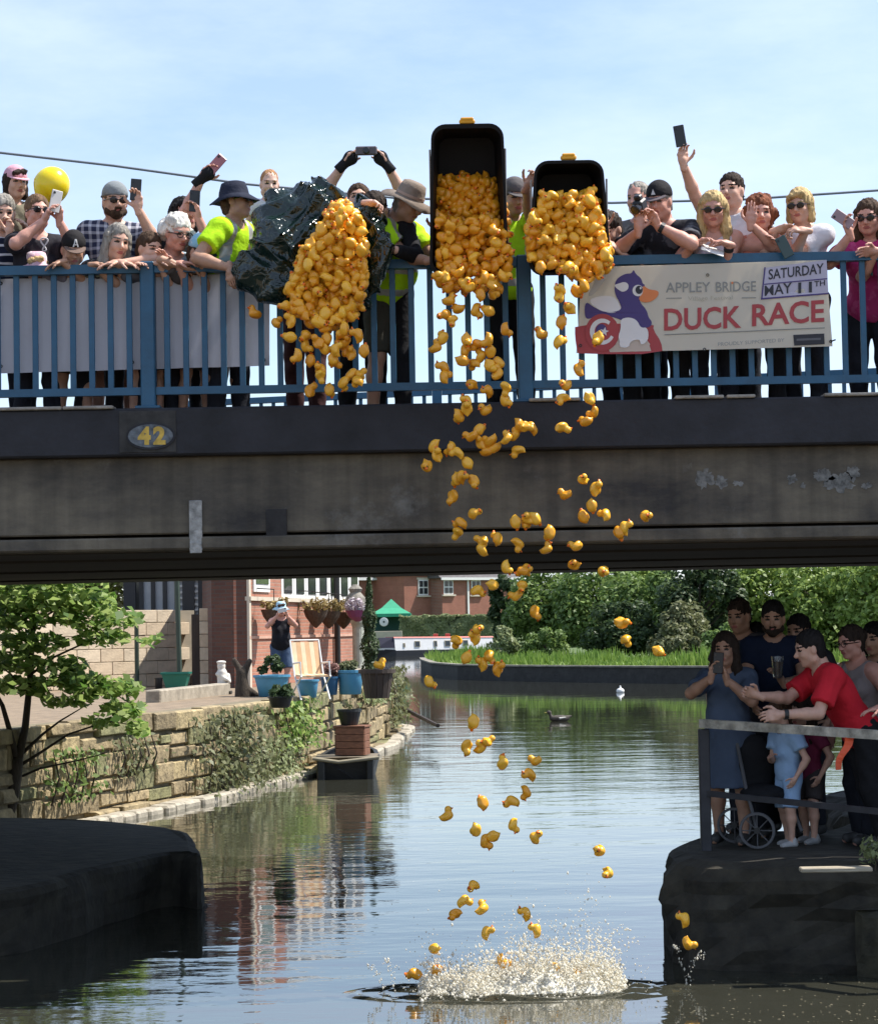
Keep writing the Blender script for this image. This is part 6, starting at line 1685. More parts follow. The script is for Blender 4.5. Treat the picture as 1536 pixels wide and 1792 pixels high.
# --- right-hand crowd
capm = person('man in a black cap aiming a black camera at the ducks', (1153, 352, 15.1), CROWD, s=1.03, yaw=-18, hyaw=-28, pitch=14, hair=('short', 'grey'), hat=('cap', (.016, .015, .017), dict(k='blackcap', brim=(.12, .10, .11), logo=TRI_LOGO)), top=dict(c='blackcamo', rgb=(.016, .016, .02), pattern='camo', rgb2=(.10, .10, .11), sleeve=.75), bottom=BLK, A=(1118, 388, 14.86), B=(1142, 380, 14.88), hposeA='grip', hposeB='grip', dA=(.1, -.15, 1), dB=(-.45, -.15, .85), polA=(-.9, -.3, -.8), polB=(1, -.25, -.7), fat=1.22, watch='B', skin='pink', nA=(.3, -.5, 0), nB=(-.6, -.5, 0))
c = P(1119, 360, 14.86)
cmr = thing('video_camera', 'black handheld camera raised to the face of the man in the black cap', 'camera', c)
Rm = Matrix.Rotation(R(-30), 3, 'Z') @ Matrix.Rotation(R(28), 3, 'X')
MB().box(c, (.075, .10, .085), Rm, bev=.012).build('camera_body', M_BLACK, cmr)
MB().lathe([(.001, .075), (.026, .075), (.032, .07), (.034, .0), (.03, 0)], c + Rm @ Vector((0, -.02, 0)), 16, rot=Rm @ Matrix.Rotation(R(90), 3, 'X')).build('lens', M_GLASSES, cmr)
MB().box(c + Rm @ Vector((0, 0, .058)), (.05, .05, .035), Rm, bev=.008).build('hot_shoe', M_BLACK, cmr)
person('grey balding man half hidden behind the man with the camera', (1116, 348, 15.7), CROWD, s=1.0, yaw=-30, hair=('wisp', 'grey'), top=dict(c='greycamo', rgb=(.13, .12, .12), pattern='camo', rgb2=(.3, .28, .27)), bottom=DKT, skin='pink')
person('dark-haired person in white stretching a phone high above the crowd', (1279, 334, 15.6), CROWD, s=1.02, yaw=-28, pitch=0, hair=('short', 'darkbrown'), top=dict(c='white', rgb=(.70, .70, .70), sleeve=.35), bottom=DKT, A=(1192, 268, 15.35), hposeA='grip', dA=(-.05, -.1, 1), polA=(.2, .3, -1), nA=(.3, -.8, 0), skin='fair')
phone('black phone held highest above the right of the crowd', 1189, 238, 15.32, tilt=-8, yaw=-10)
person('blonde woman in sunglasses and a pale strappy top', (1247, 366, 15.05), CROWD, s=.95, yaw=-8, pitch=14, fem=True, hair=('long', 'blonde'), glasses='dark', top=dict(c='paletop', rgb=(.60, .50, .52), sleeve=0), bottom=DKT, A=(1228, 422, 14.9), B=(1262, 424, 14.9), hposeA='grip', hposeB='grip', dA=(.7, -.2, .3), dB=(-.8, -.2, .2), polA=(-.8, -.1, -1), polB=(.9, -.1, -1), skin='pink', watch='B')
c = P(1246, 438, 14.9)
o = MB().box(c, (.16, .11, .006), Matrix.Rotation(R(20), 3, 'Y') @ Matrix.Rotation(R(30), 3, 'X'), bev=.002).build('programme', M_WHITE); tag(o, 'folded white paper in the hands of the blonde woman', 'paper')
person('auburn curly-haired woman with a hand to her face', (1331, 374, 15.12), CROWD, s=.95, yaw=-6, pitch=6, fem=True, hair=('curly', 'auburn'), top=dict(c='coral', rgb=(.52, .17, .11), sleeve=0), bottom=BLK, A=(1314, 378, 14.95), B=(1365, 440, 14.95), hposeA='open', dA=(.1, -.1, 1), polA=(-.1, -.6, -1), nA=(.3, .9, 0), skin='pink')
person('short-haired blonde woman in sunglasses and a white T-shirt', (1399, 360, 15.15), CROWD, s=.98, yaw=-26, pitch=10, fem=True, hair=('bob', 'blonde'), glasses='dark', top=dict(c='white', rgb=(.70, .70, .70), sleeve=.6), bottom=DKT, A=(1372, 400, 14.98), B=(1394, 402, 14.92), hposeA='relax', hposeB='fist', dA=(.6, -.2, .1), dB=(-.9, -.1, .1), polA=(-.8, -.3, -1), polB=(.6, -.3, -1), skin='fair')
phone('dark phone dangling from the hand of the woman in white', 1372, 432, 14.9, (.03, .06, .06), tilt=-25, yaw=-10)
person('woman in a magenta top with long brown hair looking at her phone', (1519, 380, 15.12), CROWD, s=.98, yaw=-24, pitch=14, fem=True, hair=('long', 'brown'), glasses='dark', top=dict(c='magenta', rgb=(.42, .035, .15), sleeve=.6, pattern='floral', rgb2=(.5, .08, .22), loose=.025), bottom=DKT, A=(1482, 396, 14.95), B=(1560, 430, 14.95), hposeA='grip', dA=(-.3, -.2, .9), polA=(-.4, -.4, -1), skin='pink')
phone('rose-backed phone in the hand of the woman in magenta', 1474, 383, 14.93, (.30, .20, .22), tilt=-52, yaw=-20)
person('person in turquoise with a forearm on the rail at the right edge', (1590, 385, 15.08), CROWD, s=.98, yaw=-20, pitch=14, hair=('short', 'brown'), top=dict(c='turquoise', rgb=(.03, .30, .36), sleeve=.85), bottom=BLK, A=(1518, 440, 14.93), hposeA='relax', dA=(-1, -.1, -.05), polA=(.3, -.6, -.8), skin='pink', bend=16)

# yellow balloon
c = P(92, 322, 15.45)
bl = thing('balloon', 'round yellow balloon above the woman in the black T-shirt', 'balloon', (c.x, c.y, c.z - .16))
S = SDF(); S.ell(c, (.122, .122, .122), k=.03).cap(c - Vector((.03, 0, .05)), c - Vector((.075, 0, .105)), .10, .045, .06); V, F = S.mesh(.012)
obj('skin', V, F, mat('yellow_rubber', (.80, .62, .01), .25, .03, 4, sss=.2), bl, smooth=True)
k = c - Vector((.10, 0, .14))
MB().lathe([(.004, .02), (.016, 0), (.014, -.004)], k, 10).build('knot', _mc['yellow_rubber'], bl)
MB().tube([k, k + Vector((-.02, 0, -.12)), k + Vector((-.01, 0, -.3))], .0025, 5).build('string', M_WHITE, bl)

def glass_mat():
    m = mat('clear_glass', (.9, .9, .88), .05)
    m.node_tree.nodes['Principled BSDF'].inputs['Transmission Weight'].default_value = .95
    return m
# ------------------------------------------------------------------ people on the right platform
PG = 'people on the shaded platform by the canal'
DARK = dict(c='darktee', rgb=(.03, .03, .035))
person('woman in a grey-blue dress raising a phone at the platform corner', (1268, 1136, 16.25), PG, s=.98, ground=RZ, yaw=-22, pitch=4, fem=True, hair=('long', 'darkbrown'), top=dict(c='bluedress', rgb=(.075, .10, .15), sleeve=.7, skirt=.36), A=(1246, 1172, 15.95), B=(1268, 1176, 15.95), hposeA='grip', hposeB='grip', dA=(.2, -.1, 1), dB=(-.2, -.1, 1), polA=(-1, -.1, -.8), polB=(.8, -.2, -1), skin='tan', fat=1.12)
phone('phone held by the woman in the grey-blue dress', 1256, 1160, 15.92, tilt=5, yaw=-15)
person('tall man in grey standing at the back left of the platform', (1292, 1078, 17.05), PG, s=1.04, ground=RZ, yaw=-35, pitch=10, hair=('short', 'darkbrown'), top=dict(c='darkgrey', rgb=(.06, .055, .06)), bottom=DKT, skin='tan')
man = person('tall bearded man in navy holding a glass of beer', (1352, 1082, 16.6), PG, s=1.05, ground=RZ, yaw=-14, pitch=10, hair=('short', 'black'), beard='darkbrown', top=dict(c='navytee', rgb=(.012, .018, .04)), bottom=DKT, B=(1362, 1182, 16.25), A=(1318, 1240, 16.3), hposeB='grip', dB=(-.4, -.3, .7), skin='tan', fat=1.1)
c = P(1360, 1168, 16.2)
gl = thing('beer_glass', 'pint glass of beer held by the tall bearded man', 'glass', (c.x, c.y, c.z - .08))
MB().lathe([(.001, -.08), (.032, -.08), (.036, -.05), (.043, .06), (.045, .08), (.042, .08), (.03, -.07)], c, 16).build('glass', glass_mat(), gl)
MB().lathe([(.001, -.072), (.029, -.07), (.039, .04), (.001, .04)], c, 16).build('beer', mat('beer', (.22, .11, .03), .2), gl)
person('black-haired person between the bearded man and the red shirt', (1396, 1104, 16.9), PG, s=1.0, ground=RZ, yaw=-40, hair=('short', 'black'), top=DARK, bottom=DKT, skin='tan')
red = person('man in a red T-shirt leaning over the platform rail', (1415, 1135, 15.62), PG, s=1.04, ground=RZ, yaw=-82, hyaw=-84, pitch=14, bend=34, hair=('short', 'black'), top=dict(c='redtee', rgb=(.52, .018, .03), sleeve=.75, loose=.024), bottom=BLK, A=(1312, 1212, 15.55), B=(1350, 1252, 15.3), hposeA='fist', hposeB='grip', dA=(-.8, -.1, .35), dB=(-1, -.1, -.1), polA=(.2, .3, -1), polB=(.3, -.3, -1), skin='fair', watch='B', feet=(.30, .05))
person('dark-haired woman in a pale vest behind the red-shirted man', (1488, 1124, 16.1), PG, s=.97, ground=RZ, yaw=-58, pitch=10, fem=True, hair=('tied', 'darkbrown'), top=dict(c='palevest', rgb=(.26, .22, .21), sleeve=0), bottom=DKT, glasses='clear', skin='pink')
person('dark-haired person at the right edge behind the pale vest', (1528, 1118, 16.7), PG, s=.98, ground=RZ, yaw=-40, hair=('bob', 'black'), top=DARK, bottom=BLK, skin='tan')
person('little boy in light blue shorts and T-shirt under the rail', (1362, 1250, 15.95), PG, s=.60, ground=RZ, yaw=-60, pitch=10, hair=('short', 'brown'), top=dict(c='babyblue', rgb=(.30, .45, .66), loose=.02), bottom=dict(c='babyblue', rgb=(.30, .45, .66), len=.98), shoes=(.42, .42, .42), skin='fair', A=(1346, 1330, 15.85))
person('child in a magenta top standing beside the boy in light blue', (1400, 1246, 16.15), PG, s=.62, ground=RZ, yaw=-50, pitch=10, hair=('long', 'darkbrown'), top=dict(c='deepmagenta', rgb=(.20, .03, .07)), bottom=dict(c='grey_shorts', rgb=(.07, .06, .06), len=.8), shoes=(.35, .35, .35), skin='fair')
person('person mostly out of frame resting a hand on the platform rail', (1602, 1140, 15.5), PG, s=1.0, ground=RZ, yaw=-70, pitch=10, hair=('short', 'brown'), top=dict(c='rose', rgb=(.3, .12, .12), sleeve=.6), bottom=BLK, A=(1500, 1266, 15.08), hposeA='relax', dA=(-1, -.1, -.15), polA=(.2, .2, -1), skin='pink', bend=14, nA=(0, 0, -1))
person('dark figure at the back of the platform between the two tall men', (1322, 1118, 17.2), PG, s=.97, ground=RZ, yaw=-20, hair=('short', 'black'), top=DARK, bottom=DKT, skin='tan')
# garden woman
person('woman in a pale blue bucket hat and black vest photographing from the garden', (492, 1066, 38.5), 'onlooker in the canalside garden', s=.98, ground=GZ, yaw=14, pitch=4, fem=True, hair=('bob', 'brown'), hat=('bucket', (.42, .62, .72), dict(k='palebluehat')), top=dict(c='blackvest', rgb=(.012, .012, .016), sleeve=0), bottom=dict(c='denim', rgb=(.06, .09, .15), len=.98), A=(487, 1072, 38.2), B=(501, 1072, 38.2), hposeA='grip', hposeB='grip', dA=(.3, -.1, 1), dB=(-.3, -.1, 1), polA=(-1, -.1, -1), polB=(1, -.1, -1), skin='pink', fat=1.12)
phone('white phone held up by the woman in the garden', 494, 1068, 38.15, (.6, .58, .56), tilt=80)

# ------------------------------------------------------------------ platform rail, pushchair, ribbon
zr = RZ + .9
r0 = P(1230, 1266, 15.9); r1 = P(1536, 1286, 14.75)
rl = thing('platform_rail', 'guard rail with sunlight coloured pale along its top on the shaded platform', 'railing', (r0.x, r0.y, RZ))
dv = (r1 - r0); r2 = r0 + dv * 1.6
M_RAILW = mat('sunlit_rail', (.36, .33, .27), .7, .6, 9, .5, 40)  # sun on the top rail put into a pale mottled colour
M_RAILD = mat('dark_rail_steel', (.025, .025, .03), .6, .4, 8)
def beam(a, b_, w, h, m, nm):
    d = (b_ - a); n_ = Vector((-d.y, d.x, 0)).normalized() * w / 2
    lo = [a - n_, b_ - n_, b_ + n_, a + n_]
    return MB().hexa([p - Vector((0, 0, h / 2)) for p in lo], [p + Vector((0, 0, h / 2)) for p in lo]).build(nm, m, rl)
beam(r0 - dv * .01, r2, .06, .06, M_RAILW, 'top_rail')
m0 = P(1232, 1388, 15.9); m1 = P(1536, 1420, 14.75)
beam(m0, m0 + (m1 - m0) * 1.6, .035, .04, M_RAILD, 'mid_rail')
for t_ in (0.0, 1.06, 1.6):
    q = r0 + dv * t_
    MB().box((q.x, q.y, (RZ - .05 + q.z - .04) / 2), (.075, .075, q.z - .04 - RZ + .05), bev=.006).build('post', M_RAILD, rl)
# orange ribbon
c = P(1482, 1284, 14.98); V = []; F = []
for i in range(9):
    t_ = i / 8; x = c.x - .085 * t_ + .012 * math.sin(t_ * 7); z = c.z - .02 - .215 * t_; w_ = .028 - .008 * t_
    for y in (-.006, .006): V += [(x - w_, c.y - .06 + y + .01 * math.sin(t_ * 5), z), (x + w_, c.y - .06 + y - .01 * math.sin(t_ * 5), z)]
for i in range(8):
    a = i * 4; F += [(a, a + 1, a + 5, a + 4), (a + 3, a + 2, a + 6, a + 7), (a + 1, a + 3, a + 7, a + 5), (a + 2, a, a + 4, a + 6)]
tag(obj('ribbon', V, F, mat('orange_ribbon', (.75, .10, .03), .6)), 'orange-red ribbon hanging from the platform rail', 'ribbon')
# pushchair
c = P(1318, 1478, 16.0); gzr = RZ + .0
pc_ = thing('pushchair', 'dark pushchair with spoked wheels beside the boy in light blue', 'pushchair', (c.x, c.y, RZ))
M_TYRE = mat('grey_tyre', (.09, .09, .095), .7)
def wheel(cx, cy, r_, a):
    rot = Matrix.Rotation(R(a), 3, 'Z') @ Matrix.Rotation(R(90), 3, 'X')
    zc_ = RZ + r_ + .01
    w = MB().lathe([(r_ - .02, -.014), (r_ - .004, -.014), (r_, 0), (r_ - .004, .014), (r_ - .02, .014), (r_ - .02, -.014)], (cx, cy, zc_), 26, rot=rot).build('wheel', M_TYRE, pc_)
    mb = MB()
    for k in range(8):
        t_ = 2 * math.pi * k / 8; mb.tube([(cx, cy, zc_), tuple(Vector((cx, cy, zc_)) + rot @ Vector((math.cos(t_) * (r_ - .015), math.sin(t_) * (r_ - .015), 0)))], .004, 5)
    mb.build('spokes', M_TYRE, w)
    MB().lathe([(.001, -.02), (.022, -.02), (.022, .02), (.001, .02)], (cx, cy, zc_), 10, rot=rot).build('hub', M_BLACK, w)
wheel(c.x, c.y - .2, .13, -18); wheel(c.x - .1, c.y + .25, .13, -18)
fr = [(c.x, c.y - .2, RZ + .14), (c.x - .05, c.y, RZ + .45), (c.x - .1, c.y + .3, RZ + .95)]
MB().tube(fr, .013, 8).build('frame', M_TYRE, pc_)
MB().tube([(c.x + .33, c.y - .1, RZ + .12), (c.x + .2, c.y + .05, RZ + .5), (c.x + .16, c.y + .35, RZ + .95)], .013, 8).build('frame', M_TYRE, pc_)
MB().tube([(c.x - .1, c.y + .3, RZ + .95), (c.x + .03, c.y + .4, RZ + 1.0), (c.x + .16, c.y + .35, RZ + .95)], .016, 8).build('handle', M_BLACK, pc_)
S = SDF(); S.ell((c.x + .08, c.y + .02, RZ + .38), (.17, .2, .07), k=.04).ell((c.x + .05, c.y + .2, RZ + .58), (.16, .07, .22), k=.05); V, F = S.mesh(.025)
obj('seat', V, F, cloth('pram_black', (.014, .014, .016)), pc_, smooth=True)
# ================================================================== ducks
s = SDF()
s.ell((0, 0, .030), (.052, .038, .032), k=.01).ell((.020, 0, .040), (.030, .032, .030), k=.015).cap((-.040, 0, .040), (-.058, 0, .054), .014, .005, .015).ell((.030, 0, .076), (.0275, .0265, .0275), k=.008)
s.ell((-.005, .034, .036), (.026, .010, .016), k=.008).ell((-.005, -.034, .036), (.026, .010, .016), k=.008)
s.ell((.060, 0, .073), (.013, .014, .0055), k=.004)
s.plane((0, 0, .003), (0, 0, -1))
DV, DF = s.mesh(.0072)
ce = DV[DF].mean(1)
dfm = np.zeros(len(DF), int)
dfm[(ce[:, 0] > .054) & (ce[:, 2] > .06)] = 1
for sy in (-1, 1): dfm[((ce - np.array([.050, sy * .014, .083])) ** 2).sum(1) < .0062 ** 2] = 2
DV = DV - np.array([0, 0, .042])
def duckmat():
    m = mat('yellow_duck_vinyl', (.86, .42, .010), .32, .05, 12, sss=.15)
    N = m.node_tree.nodes; L = m.node_tree.links; b = N['Principled BSDF']
    oi = N.new('ShaderNodeObjectInfo'); rp = N.new('ShaderNodeValToRGB')
    rp.color_ramp.elements[0].color = (.74, .31, .015, 1); rp.color_ramp.elements[1].color = (.88, .48, .04, 1)
    L.new(oi.outputs['Random'], rp.inputs['Fac']); L.new(rp.outputs['Color'], b.inputs['Base Color'])
    return m
M_DUCK = [duckmat(), mat('orange_beak', (.80, .17, .01), .35), mat('duck_eye', (.01, .01, .01), .3)]
ME_DUCK = mesh_np('rubber_duck', DV, DF, M_DUCK, dfm, True)
gd = np.random.default_rng(2024)
n_ducks = [0]
def duck(px, py, d, label, group, rot=None, sc_=1.0):
    o = inst('rubber_duck', ME_DUCK, P(px, py, d), rot if rot is not None else tuple(gd.uniform(0, 6.28, 3)), sc_ * .84 * gd.uniform(.93, 1.07))
    tag(o, label, 'rubber duck', group); n_ducks[0] += 1
    return o
def inpoly(x, y, poly):
    c = False; n = len(poly); j = n - 1
    for i in range(n):
        xi, yi = poly[i]; xj, yj = poly[j]
        if (yi > y) != (yj > y) and x < (xj - xi) * (y - yi) / (yj - yi) + xi: c = not c
        j = i
    return c
def fill(poly, n, dmin, seed, tries=6000):
    g = np.random.default_rng(seed); out = []
    xs = [p[0] for p in poly]; ys = [p[1] for p in poly]
    for _ in range(tries):
        x, y = g.uniform(min(xs), max(xs)), g.uniform(min(ys), max(ys))
        if not inpoly(x, y, poly): continue
        if any((x - a) ** 2 + (y - b_) ** 2 < dmin ** 2 for a, b_ in out): continue
        out.append((x, y))
        if len(out) >= n: break
    return out
stuffV, stuffF, stuffM = {}, {}, {}
def heap(key, px, py, d):
    """a duck of the mass behind: joined into one object"""
    from mathutils import Euler
    M = Euler(tuple(gd.uniform(0, 6.28, 3))).to_matrix(); v = .84 * DV @ np.array(M).T + np.array(P(px, py, d))
    k = stuffV.setdefault(key, []); stuffF.setdefault(key, []).append(DF + sum(len(a) for a in k)); k.append(v); stuffM.setdefault(key, []).append(dfm)
ONES = 'first second third fourth fifth sixth seventh eighth ninth tenth eleventh twelfth thirteenth fourteenth fifteenth sixteenth seventeenth eighteenth nineteenth'.split()
def ordinal(n):
    if n < 20: return ONES[n - 1]
    t = n // 10; tens = {2: 'twent', 3: 'thirt', 4: 'fort', 5: 'fift'}[t]
    return tens + 'ieth' if n % 10 == 0 else tens + 'y-' + ONES[n % 10 - 1]
# --- out of the bag
bagpoly = [(585, 362), (608, 356), (632, 395), (640, 440), (636, 500), (622, 548), (580, 575), (545, 560), (512, 545), (506, 505), (525, 455), (548, 415)]
GB = 'ducks pouring from the dark green bag'
for x, y in fill(bagpoly, 56, 17.5, 5):
    duck(x, y, 14.45 + gd.uniform(-.06, .05), 'yellow rubber duck in the dense stream pouring from the dark green bag', GB)
for x, y in fill(bagpoly, 150, 10, 6): heap('bag', x, y, 14.52 + gd.uniform(-.05, .05))
for x, y in fill(bagpoly, 110, 12, 61): heap('bag', x, y, 14.64 + gd.uniform(-.03, .03))
zoomC = [(265, 735), (400, 885), (470, 1075), (570, 970), (560, 870), (610, 1130), (710, 1230), (715, 1285), (840, 1110), (860, 1150), (690, 940), (760, 1000), (950, 800), (940, 870), (960, 930), (950, 1000), (1030, 1060), (1095, 870), (1165, 1030), (1010, 560), (1070, 390), (905, 670), (610, 740), (730, 720), (750, 790), (490, 545), (515, 605), (590, 470), (800, 650), (870, 540), (780, 900), (880, 1020), (400, 720), (960, 1360), (1040, 1280), (1130, 1270), (1100, 1350), (610, 1440), (810, 1430), (1140, 170), (1050, 190), (980, 290), (350, 560)]
for i, (zx, zy) in enumerate(zoomC):
    x, y = 440 + zx / 5.908, 440 + zy / 5.908
    lab = ordinal(sorted(zoomC).index((zx, zy)) + 1) + ' from the left of the ducks dropping loose below the green bag'
    if zy > 1220 and zx > 900: lab = {960: 'flattest duck, lowest left', 1040: 'upper left duck', 1130: 'upper right duck', 1100: 'lowest right duck'}[zx] + ' of the foursome at the bottom rail below the bag'
    duck(x, y, 14.45 + gd.uniform(-.08, .06), lab, 'ducks dropping below the green bag' if zy <= 1220 or zx < 900 else 'foursome of ducks below the bag')
duck(447, 548, 14.7, 'lone yellow-green duck under the left end of the dark green bag', None)
# --- taller bin
bin1 = [(768, 312), (862, 308), (878, 350), (884, 400), (886, 455), (768, 455), (764, 380)]
G1 = 'ducks sliding out of the taller black bin'
for x, y in fill(bin1, 150, 10, 8): heap('bin1', x, y, 14.90 + gd.uniform(-.04, .04))
for x, y in fill([(770, 318), (860, 314), (872, 385), (768, 390)], 60, 10.5, 9): heap('bin1', x, y, 14.83 + gd.uniform(-.03, .03))
for x, y in fill([(768, 385), (886, 385), (888, 470), (875, 505), (770, 505)], 26, 19, 10):
    duck(x, y, 14.62 + gd.uniform(-.07, .06), 'yellow rubber duck sliding over the lip of the taller black bin', G1)
for x, y in fill([(768, 385), (886, 385), (888, 470), (875, 505), (770, 505)], 70, 11, 101): heap('bin1', x, y, 14.68 + gd.uniform(-.05, .05))
zoom1 = [(400, 980), (430, 1040), (490, 950), (690, 1020), (700, 1085), (640, 985), (600, 1050), (555, 1040), (520, 1010), (430, 1120), (490, 1170), (410, 1210), (455, 1240), (670, 1185), (600, 1180), (620, 1090), (380, 975)]
for zx, zy in zoom1: duck(660 + zx / 3.445, 200 + zy / 3.445, 14.5 + gd.uniform(-.05, .05), ordinal(sorted(zoom1).index((zx, zy)) + 1) + ' from the left of the loose ducks just below the taller bin', 'ducks just below the taller bin')
# --- shorter bin
bin2 = [(948, 345), (1035, 338), (1052, 390), (1064, 440), (1062, 470), (1020, 490), (990, 470), (930, 455), (924, 400), (940, 370)]
G2 = 'ducks sliding out of the shorter black bin'
for x, y in fill(bin2, 130, 10, 12): heap('bin2', x, y, 14.74 + gd.uniform(-.05, .05))
for x, y in fill(bin2, 30, 19, 13):
    duck(x, y, 14.56 + gd.uniform(-.06, .05), 'bright yellow rubber duck heaped at the mouth of the shorter black bin', G2)
for x, y in fill(bin2, 110, 11, 131): heap('bin2', x, y, 14.62 + gd.uniform(-.05, .05))
zoom2 = [(1090, 1100), (1100, 1065), (1200, 1065), (1240, 1035), (1160, 1170), (985, 925), (1110, 1255), (1180, 945), (1150, 920)]
for zx, zy in zoom2: duck(660 + zx / 3.445, 200 + zy / 3.445, 14.45 + gd.uniform(-.05, .05), ordinal(sorted(zoom2).index((zx, zy)) + 1) + ' from the left of the loose ducks just below the shorter bin', 'ducks just below the shorter bin')
for key, lab in (('bag', 'mass of yellow ducks crammed inside the mouth of the green bag'), ('bin1', 'mass of yellow ducks packed inside the taller black bin'), ('bin2', 'mass of yellow ducks packed inside the shorter black bin')):
    o = obj('rubber_ducks', np.concatenate(stuffV[key]), np.concatenate(stuffF[key]), M_DUCK, None, np.concatenate(stuffM[key]), True)
    tag(o, lab, 'rubber ducks', kind='stuff')
# --- free fall
fall = []
zA = [(190, 140), (135, 210), (380, 150), (470, 190), (540, 150), (560, 240), (375, 240), (345, 310), (440, 340), (480, 280), (560, 350), (620, 330), (610, 410), (200, 370), (215, 440), (420, 500), (540, 550), (675, 520), (680, 610), (375, 630), (380, 680), (525, 685), (315, 735), (680, 70), (955, 105), (1090, 170), (1385, 140), (1245, 380), (1140, 495), (1120, 605), (1320, 600), (1350, 705), (1295, 775), (1110, 830), (830, 820), (775, 810), (875, 835), (740, 880), (680, 910), (560, 920), (490, 945), (590, 975), (530, 1005), (775, 1005), (475, 845), (415, 885), (135, 970), (255, 985), (155, 1040), (310, 1025), (70, 1115), (385, 1100), (345, 1210), (300, 1220), (430, 1235), (270, 1355)]
fall += [(730 + x / 4.389, 560 + y / 4.389) for x, y in zA]
zB = [(1015, 135), (1090, 195), (905, 225), (1065, 295), (1015, 365), (1145, 355), (1400, 360), (1270, 435), (1230, 460), (345, 345), (265, 405), (245, 460), (395, 510), (400, 565), (485, 500), (610, 530), (600, 395), (680, 375), (715, 375), (665, 395), (805, 460), (785, 560), (970, 540), (545, 670), (645, 697), (672, 690), (960, 655), (1140, 700), (640, 785), (605, 840), (455, 780), (365, 820), (720, 945), (370, 1050), (350, 1105), (235, 1125), (300, 1225), (440, 1215), (395, 1265), (495, 1295), (75, 1370), (1245, 1010), (1275, 1120), (1470, 1185)]
fall += [(730 + x / 3.491, 800 + y / 3.491) for x, y in zB]
z6 = [(515, 830), (485, 950), (545, 955), (585, 925), (655, 1030), (815, 1015), (785, 1088), (765, 1168), (560, 1222), (703, 1217), (385, 1280), (525, 1348), (710, 1325), (575, 1405), (610, 1380), (815, 1388), (1115, 1448), (1157, 1555), (518, 1620), (65, 555)]
fall += [(640 + x / 2.743, 960 + y / 2.743) for x, y in z6]
zS = [(643, 200), (606, 255), (722, 230), (917, 255), (747, 340), (965, 330)]
fall += [(560 + x / 2.56, 1500 + y / 2.56) for x, y in zS]
brown = {(765, 1168), (385, 1280), (575, 1405), (610, 1380), (518, 1620)}
brownpx = [(640 + x / 2.743, 960 + y / 2.743) for x, y in brown] + [(560 + 606 / 2.56, 1500 + 255 / 2.56), (560 + 917 / 2.56, 1500 + 255 / 2.56)]
zones = [(0, 705, 'yellow rubber duck falling past the railing below the bins', 'ducks falling past the railing'),
         (705, 795, 'yellow rubber duck falling in front of the black bridge edge', 'ducks falling past the bridge edge'),
         (795, 1005, 'yellow rubber duck falling in front of the grey bridge beam', 'ducks falling past the bridge beam'),
         (1005, 1200, 'yellow rubber duck falling in the gap under the bridge', 'ducks falling under the bridge'),
         (1200, 1500, 'yellow rubber duck falling against the bright open water', 'ducks falling against the water'),
         (1500, 1640, 'yellow rubber duck about to hit the water above the splash', 'ducks just above the splash')]
lone = {(1131, 903): 'lone yellow duck farthest right in front of the bridge beam', (664, 1162): 'yellow duck above the slatted tub at the wall end', (751, 1192): 'yellow duck above the water left of the far bank tip', (1151, 1139): 'yellow duck over the far grass nearest the woman in the blue dress', (827, 1263): 'lone duck over the dark reflection edge of the houses', (1062, 1527): 'lowest yellow duck near the corner of the right platform', (1046, 1488): 'small duck above the one nearest the right platform', (1087, 1089): 'yellow duck before the dark right-hand bushes', (1095, 1121): 'yellow duck over the grass under the dark right-hand bushes'}
def fall_label(x, y):
    z = next(z for z in zones if z[0] <= y < z[1])
    mates = sorted((a, b_) for a, b_ in fall if z[0] <= b_ < z[1])
    return ordinal(mates.index((x, y)) + 1) + ' from the left: ' + z[2], z[3]
for x, y in fall:
    hfall = max(0, (y - 640) / 265)
    d = 14.45 - .07 * hfall + gd.uniform(-.04, .04)
    if any(abs(x - a) + abs(y - b_) < 2 for a, b_ in brownpx): d = 14.80
    lab, grp = fall_label(x, y)
    for (a, b_), l2 in lone.items():
        if abs(a - x) + abs(b_ - y) < 7: lab, grp = l2, 'single ducks in free fall'
    duck(x, y, d, lab, grp)
for i, (zx, zy) in enumerate([(515, 410), (425, 525), (520, 505), (820, 465), (885, 530), (1050, 505), (1155, 525), (880, 595)]):
    x, y = 560 + zx / 2.56, 1500 + zy / 2.56
    q = P(x, y, 14.25)
    lab = {1: 'yellow duck floating at the left edge of the white splash', 7: 'yellow duck floating in front of the white splash'}.get(i, ['first', '', 'second', 'third', 'fourth', 'fifth', 'sixth', ''][i] + ' from the left of the ducks half lost in the splash')
    duck(x, y, 14.25, lab, 'ducks in the splash')
duck(1196, 1610, 14.5, 'upper of two ducks beside the dark platform corner', 'pair of ducks beside the platform')
duck(1204, 1650, 14.4, 'lower of two ducks beside the dark platform corner', 'pair of ducks beside the platform')
print('ducks', n_ducks[0])

